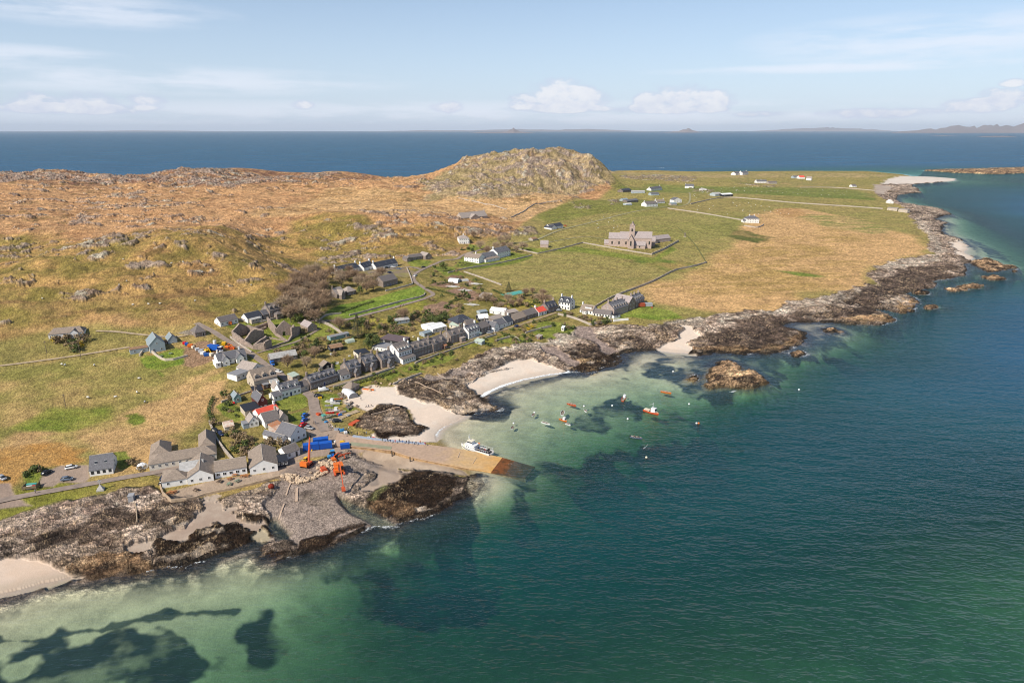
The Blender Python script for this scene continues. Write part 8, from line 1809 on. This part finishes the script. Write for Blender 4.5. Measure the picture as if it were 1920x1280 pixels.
# bin store by the road
x, y, z = G(59, 914); r = thing('bin_store', 'timber framed bin store with teal and red lidded bins beside the shore road', 'bin store', (x, y, z), math.radians(12))
BW = surf('weathered_fence_wood', lin(150, 130, 100, .7), .15)
mb = MB()
for xx in (-2.2, 2.2): mb.box(xx - .12, xx + .12, -1.7, -1.5, 0, 1.7, BW); mb.box(xx - .12, xx + .12, 1.5, 1.7, 0, 1.9, BW)
mb.box(-2.2, 2.2, -1.68, -1.58, .5, 1.5, BW); mb.box(-2.25, -2.15, -1.6, 1.6, .4, 1.5, BW); mb.box(2.15, 2.25, -1.6, 1.6, .4, 1.5, BW); mb.build('fence_frame', r)
mb = MB(); mb.box(-1.6, 1.5, .3, 1.2, 0, 1.2, PT['teal']); mb.box(-1.7, 1.6, .2, 1.3, 1.2, 1.32, PT['teal']); mb.build('teal_bin', r)
mb = MB(); mb.box(-1.3, .5, -.9, -.1, 0, 1.1, PT['white']); mb.box(.6, 1.5, -.9, -.1, 0, 1.1, PT['red']); mb.build('lidded_bin', r)
# granite cross on its pyramid base
x, y, z = G(189, 918); r = thing('memorial_cross', 'pale stone cross on a stepped pyramid base beside the shore road', 'monument', (x, y, z), .35)
PS = surf('cut_granite', (0.50, 0.47, 0.43), .1, 2)
mb = MB(); mb.box(-1.2, 1.2, -1.2, 1.2, -.3, .5, PS); mb.box(-1.0, 1.0, -1.0, 1.0, .5, 2.0, PS, tap=.75); mb.build('plinth', r); mb = MB(); mb.box(-.16, .16, -.12, .12, 1.9, 4.2, PS); mb.box(-.7, .7, -.11, .11, 3.3, 3.6, PS)
for k in range(12):
    a, b = k * math.pi / 6, (k + 1) * math.pi / 6; mb.bar((math.cos(a) * .48, 0, 3.45 + math.sin(a) * .48), (math.cos(b) * .48, 0, 3.45 + math.sin(b) * .48), .1, .16, PS)
mb.build('cross', r)
x, y, z = G(1284, 444); r = thing('standing_cross', 'small dark standing cross on the grass right of the abbey', 'monument', (x, y, z)); mb = MB(); mb.box(-.5, .5, -.3, .3, 0, 5.0, SF['dkstone'], tap=.3); mb.build('shaft', r); mb = MB(); mb.box(-1.2, 1.2, -.2, .2, 3.4, 4.0, SF['dkstone']); mb.box(-1.3, 1.3, -1.3, 1.3, -.3, .5, SF['palestone']); mb.build('arms_and_base', r)
x, y, z = G(247, 936); r = thing('outfall_box', 'small grey concrete box on the rocks at the head of the outfall pipe', 'hut', (x, y, z), .3); mb = MB(); mb.box(-.9, .9, -1.2, 1.2, -.6, 1.9, surf('grey_concrete', (.34, .34, .35), .1)); mb.build('walls', r); mb = MB(); mb.box(-1, 1, -1.3, 1.3, 1.9, 2.05, surf('grey_concrete', (.34, .34, .35), .1)); mb.build('lid', r)
def beam(line, label, w=.5, h=.35, col=(214, 186, 160), name='concrete_beam', lift=.15):
    pts = P(line); a, b = pts[0], pts[-1]; cx, cy = (a[0] + b[0]) / 2, (a[1] + b[1]) / 2; cz = zat(cx, cy); mb = MB(); m = surf('beam_%d' % col[0], lin(*col, .78), .12)
    rp = resample(pts, 3)
    for p, q_ in zip(rp, rp[1:]): mb.bar((p[0] - cx, p[1] - cy, zat(*p) - cz + lift), (q_[0] - cx, q_[1] - cy, zat(*q_) - cz + lift), w, h, m)
    o = mb.build(name); o.location = (cx, cy, cz); tag(o, label, 'pipe' if 'pipe' in name else 'beam')
beam('546,904 541,915 537,928', 'pale concrete strip on the shingle, upper left of three'); beam('557,915 556,940', 'pale concrete strip on the shingle, upper right of three', .9); beam('533,945 528,958 523,974', 'pale concrete strip on the shingle, lowest of three')
beam('252,943 256,958 257,980', 'pipe running down the rocks from the grey concrete box', .35, .3, (190, 168, 140), 'outfall_pipe', .5); beam('697,780 725,773 750,766', 'long pale pipe across the beach outcrop', .4, .35, (214, 196, 176), 'outfall_pipe', 1.0); beam('820,702 836,712 856,712', 'pale pipe over the rocks behind the beach, left', .4, .35, (204, 186, 166), 'outfall_pipe', .8)
beam('778,718 800,728 830,740', 'thin pale pipe across the rocks above the beach', .35, .3, (214, 200, 180), 'outfall_pipe', .8)
# poles
POLE = surf('pole_wood', (.16, .12, .09), .1)
for u, v, h, lb in [(152, 672, 8, 'wooden pole standing by the left gravel track'), (124, 765, 7, 'wooden pole in the middle of the near field'), (88, 662, 7, 'wooden pole left of the lone bungalow garden'), (1292, 455, 5, 'thin pole near the standing cross')][:3]:
    x, y, z = G(u, v); r = thing('utility_pole', lb, 'pole', (x, y, z)); mb = MB(); mb.tube((0, 0, -.5), (0, 0, h), .16, .11, 8, POLE); mb.build('post', r); mb = MB(); mb.bar((-.8, 0, h - .5), (.8, 0, h - .5), .12, .12, POLE); mb.build('crossarm', r)
# tent, polytunnels, boathouse
x, y, z = G(267, 876); r = thing('garden_tent', 'small white dome tent on the grass left of the hotel', 'tent', (x, y, z), .4); mb = MB(); mb.ball((0, 0, 0), 2.2, 1.8, 2.0, 10, 8, PT['white'], .12); mb.build('canopy', r); mb = MB(); mb.bar((-2.4, 0, 0), (2.6, .2, .2), .1, .1, TYRE); mb.bar((0, -2, 0), (0, 2, .2), .1, .1, TYRE); mb.build('poles', r)
def tunnel(A, B, d, h, lb, mat, cat='polytunnel', end=None):
    ax, ay, bx, by, L, ang, nx, ny = frame_AB(A, B); z = min(zat(ax, ay), zat(bx, by)); r = thing(cat.replace(' ', '_'), lb, cat, (ax, ay, z), ang); n = 8
    prof = [(d / 2 - d / 2 * math.cos(math.pi * i / n), h * math.sin(math.pi * i / n) ** .8) for i in range(n + 1)]
    mb = MB(); mb.add([(x_, p[0], p[1]) for x_ in (0, L) for p in prof], [(i, i + 1, n + 2 + i, n + 1 + i) for i in range(n)], mat); mb.build('cover', r, True)
    mb = MB(); mb.add([(0, *p) for p in prof], [tuple(range(n + 1))], end or mat); mb.add([(L, *p) for p in prof], [tuple(range(n, -1, -1))], end or mat)
    for k in range(5): mb.bar((L * k / 4, 0, 0), (L * k / 4, d, 0), .08, .08, TYRE)
    mb.build('end_wall', r)
tunnel('640,735', '654,748', 5, 2.6, 'white curved roof boat store with grey end wall above the beach', PT['white'], 'boat store', RF['flatgrey'])
tunnel('840,529', '858,531', 8, 3.0, 'white polytunnel among the vegetable plots', surf('polythene', (.70, .72, .76), .05, rough=.35), end=RF['tin']); tunnel('866,528', '879,527', 5, 1.6, 'low grey cloche tunnel right of the white polytunnel', RF['tin']); tunnel('652,644', '666,641', 4, 2.0, 'small pale green greenhouse tunnel in the back gardens', RF['pgreen'])
tunnel('950,556', '985,549', 8, .9, 'teal fruit netting frame at the edge of the big field', PT['teal'], 'fruit netting')
house('boathouse', 'small stone boathouse with brown hipped roof at the top of the beach', '642,733', '659,737', 7, 2.4, 4.4, 'stone', 'tile', hip=.7, w=2, cat='boathouse', door=''); house('shed', 'grey roofed shed between the upper and lower vegetable plots', '898,559', '917,562', 6, 2.2, 3.4, 'palestone', 'ltile', w=2, cat='shed', door='', axis='s')
house('shed', 'small cream shed near the rocks on the seaward slope', '1052,620', '1057,621', 3, 2.2, 2.8, 'cream', 'white', w=1, cat='shed', door='', axis='s')
# cloth frames over the beds
for u, v, lb in ((845, 538, 'pale fleece strips on the middle vegetable plot'), (868, 545, 'pale fleece strips on the right vegetable plot'), (880, 572, 'pale fleece strips on the lower vegetable plot'), (888, 533, 'pale cold frames by the hotel field wall')):
    x, y, z = G(u, v); r = thing('fleece_rows', lb, 'crop cover', (x, y, z + .1), math.radians(-35)); 
    for k in range(3):
        mb = MB(); mb.prism([(-.4 + k * 2, 0), (.4 + k * 2, 0), (.2 + k * 2, .3), (-.2 + k * 2, .3)], 'x', -5 + k, 4 + k, RF['tin']); mb.build('fleece_strip', r)
# sheep
WOOL = surf('sheep_wool', (.72, .69, .62), .08); mb = MB(); mb.ball((0, 0, .62), .58, .32, .34, 8, 5, WOOL, .1); mb.ball((.62, 0, .82), .17, .1, .12, 6, 4, surf('sheep_face', (.12, .1, .09), .1)); mb.tube((.42, 0, .72), (.6, 0, .84), .16, .1, 6, WOOL)
for sx in (-.35, .35):
    for sy in (-.14, .14): mb.tube((sx, sy, 0), (sx, sy, .45), .05, .07, 5, surf('sheep_face', (.12, .1, .09), .1))
mb.tube((-.55, 0, .7), (-.62, 0, .5), .06, .04, 5, WOOL)
SHEEP = mb.mesh('sheep', True); r = random.Random(9)
def flock(poly_s, n, label, group):
    poly = P(poly_s); xs = [p[0] for p in poly]; ys = [p[1] for p in poly]; k = 0
    while k < n:
        x, y = r.uniform(min(xs), max(xs)), r.uniform(min(ys), max(ys))
        if seg_sd(np.array([x]), np.array([y]), poly)[0] < 0: continue
        o = put('sheep', SHEEP, None, (x, y, zat(x, y)), r.random() * 6.28); o.scale = (1.25, 1.25, 1.25); tag(o, label, 'sheep', group); k += 1
flock('1290,358 1370,350 1480,352 1600,358 1620,368 1500,368 1400,362 1330,380 1300,378', 70, 'white sheep grazing on the far green fields below the northern crofts', 'sheep on the far fields')
flock('1300,385 1380,378 1500,392 1480,402 1380,405 1310,398', 26, 'white sheep grazing between the field wall and the hip roofed croft', 'sheep above the hip roofed croft'); flock('1120,405 1160,398 1160,430 1120,440 1060,440 1085,420', 9, 'white sheep grazing left of the abbey', 'sheep left of the abbey'); flock('30,690 200,660 350,700 300,760 100,760', 8, 'pale sheep or stone speck on the near left field', 'sheep on the near field')
flock('60,500 300,480 500,500 480,560 300,590 80,580', 12, 'white sheep scattered on the green brown hillside', 'sheep on the hillside')

# ------------------------------------------------------------------ islands on the horizon
ISM = surf('distant_hills', lin(150, 140, 140, .7), .1, .0004)
def far_island(u0, u1, vb, prof, label_name, dist):
    """prof: list of (fraction along, height in metres)"""
    s = dist / F; mb = MB(); n = len(prof); vs = []
    rr = random.Random(int(u0)); depth = abs(u1 - u0) * s * .25
    ys = [-depth, -depth * .4, 0, depth * .5, depth]; ks = [0, .55, 1.0, .6, 0]
    pts = []
    for i in range(n - 1):
        for k in range(6): t = k / 6; pts.append((prof[i][0] + (prof[i + 1][0] - prof[i][0]) * t, prof[i][1] + (prof[i + 1][1] - prof[i][1]) * t))
    pts.append(prof[-1])
    for t, h in pts:
        x = ((u0 + (u1 - u0) * t) - 960) * s
        for y_, k in zip(ys, ks): vs.append((x * (1 + y_ / dist), dist + y_, h * k * (1 + rr.gauss(0, .10)) - 2))
    m_ = len(ys); N_ = len(pts)
    fs = [(i * m_ + j, (i + 1) * m_ + j, (i + 1) * m_ + j + 1, i * m_ + j + 1) for i in range(N_ - 1) for j in range(m_ - 1)]
    mb.add(vs, fs, ISM); o = mb.build(label_name, smooth=True); o['kind'] = 'structure'
far_island(1640, 1990, 247, [(0, 5), (.15, 160), (.3, 330), (.42, 260), (.5, 380), (.6, 340), (.72, 460), (.8, 420), (.9, 300), (1, 20)], 'hills', 36000)
far_island(1230, 1302, 246, [(0, 0), (.4, 90), (.62, 230), (.75, 120), (1, 0)], 'island', 38000); far_island(880, 1005, 247, [(0, 0), (.2, 40), (.55, 60), (.66, 200), (.75, 70), (1, 0)], 'island', 32000)
far_island(700, 1230, 244, [(0, 0), (.2, 120), (.35, 90), (.5, 210), (.6, 170), (.75, 220), (.9, 60), (1, 0)], 'hills', 70000); far_island(1380, 1660, 245, [(0, 0), (.3, 250), (.5, 420), (.6, 330), (.8, 200), (1, 0)], 'hills', 75000); far_island(60, 480, 246, [(0, 0), (.3, 60), (.6, 90), (1, 0)], 'hills', 70000)
far_island(1790, 1870, 255, [(0, 0), (.3, 18), (.7, 22), (1, 0)], 'skerry', 14000); far_island(1700, 1770, 253, [(0, 0), (.5, 12), (1, 0)], 'skerry', 16000)

# ------------------------------------------------------------------ the air
if HAZE > 0:
    m, t, o = new_mat('sea_air'); v = N(t, 'ShaderNodeVolumePrincipled'); v.inputs['Color'].default_value = (0.80, 0.88, 1.0, 1); v.inputs['Density'].default_value = HAZE; v.inputs['Anisotropy'].default_value = 0.0
    t.links.new(v.outputs[0], o.inputs['Volume'])
    mb = MB(); mb.box(-95000, 95000, -5000, 95000, -60, 700, m); hz_ = mb.build('haze'); hz_['kind'] = 'stuff'
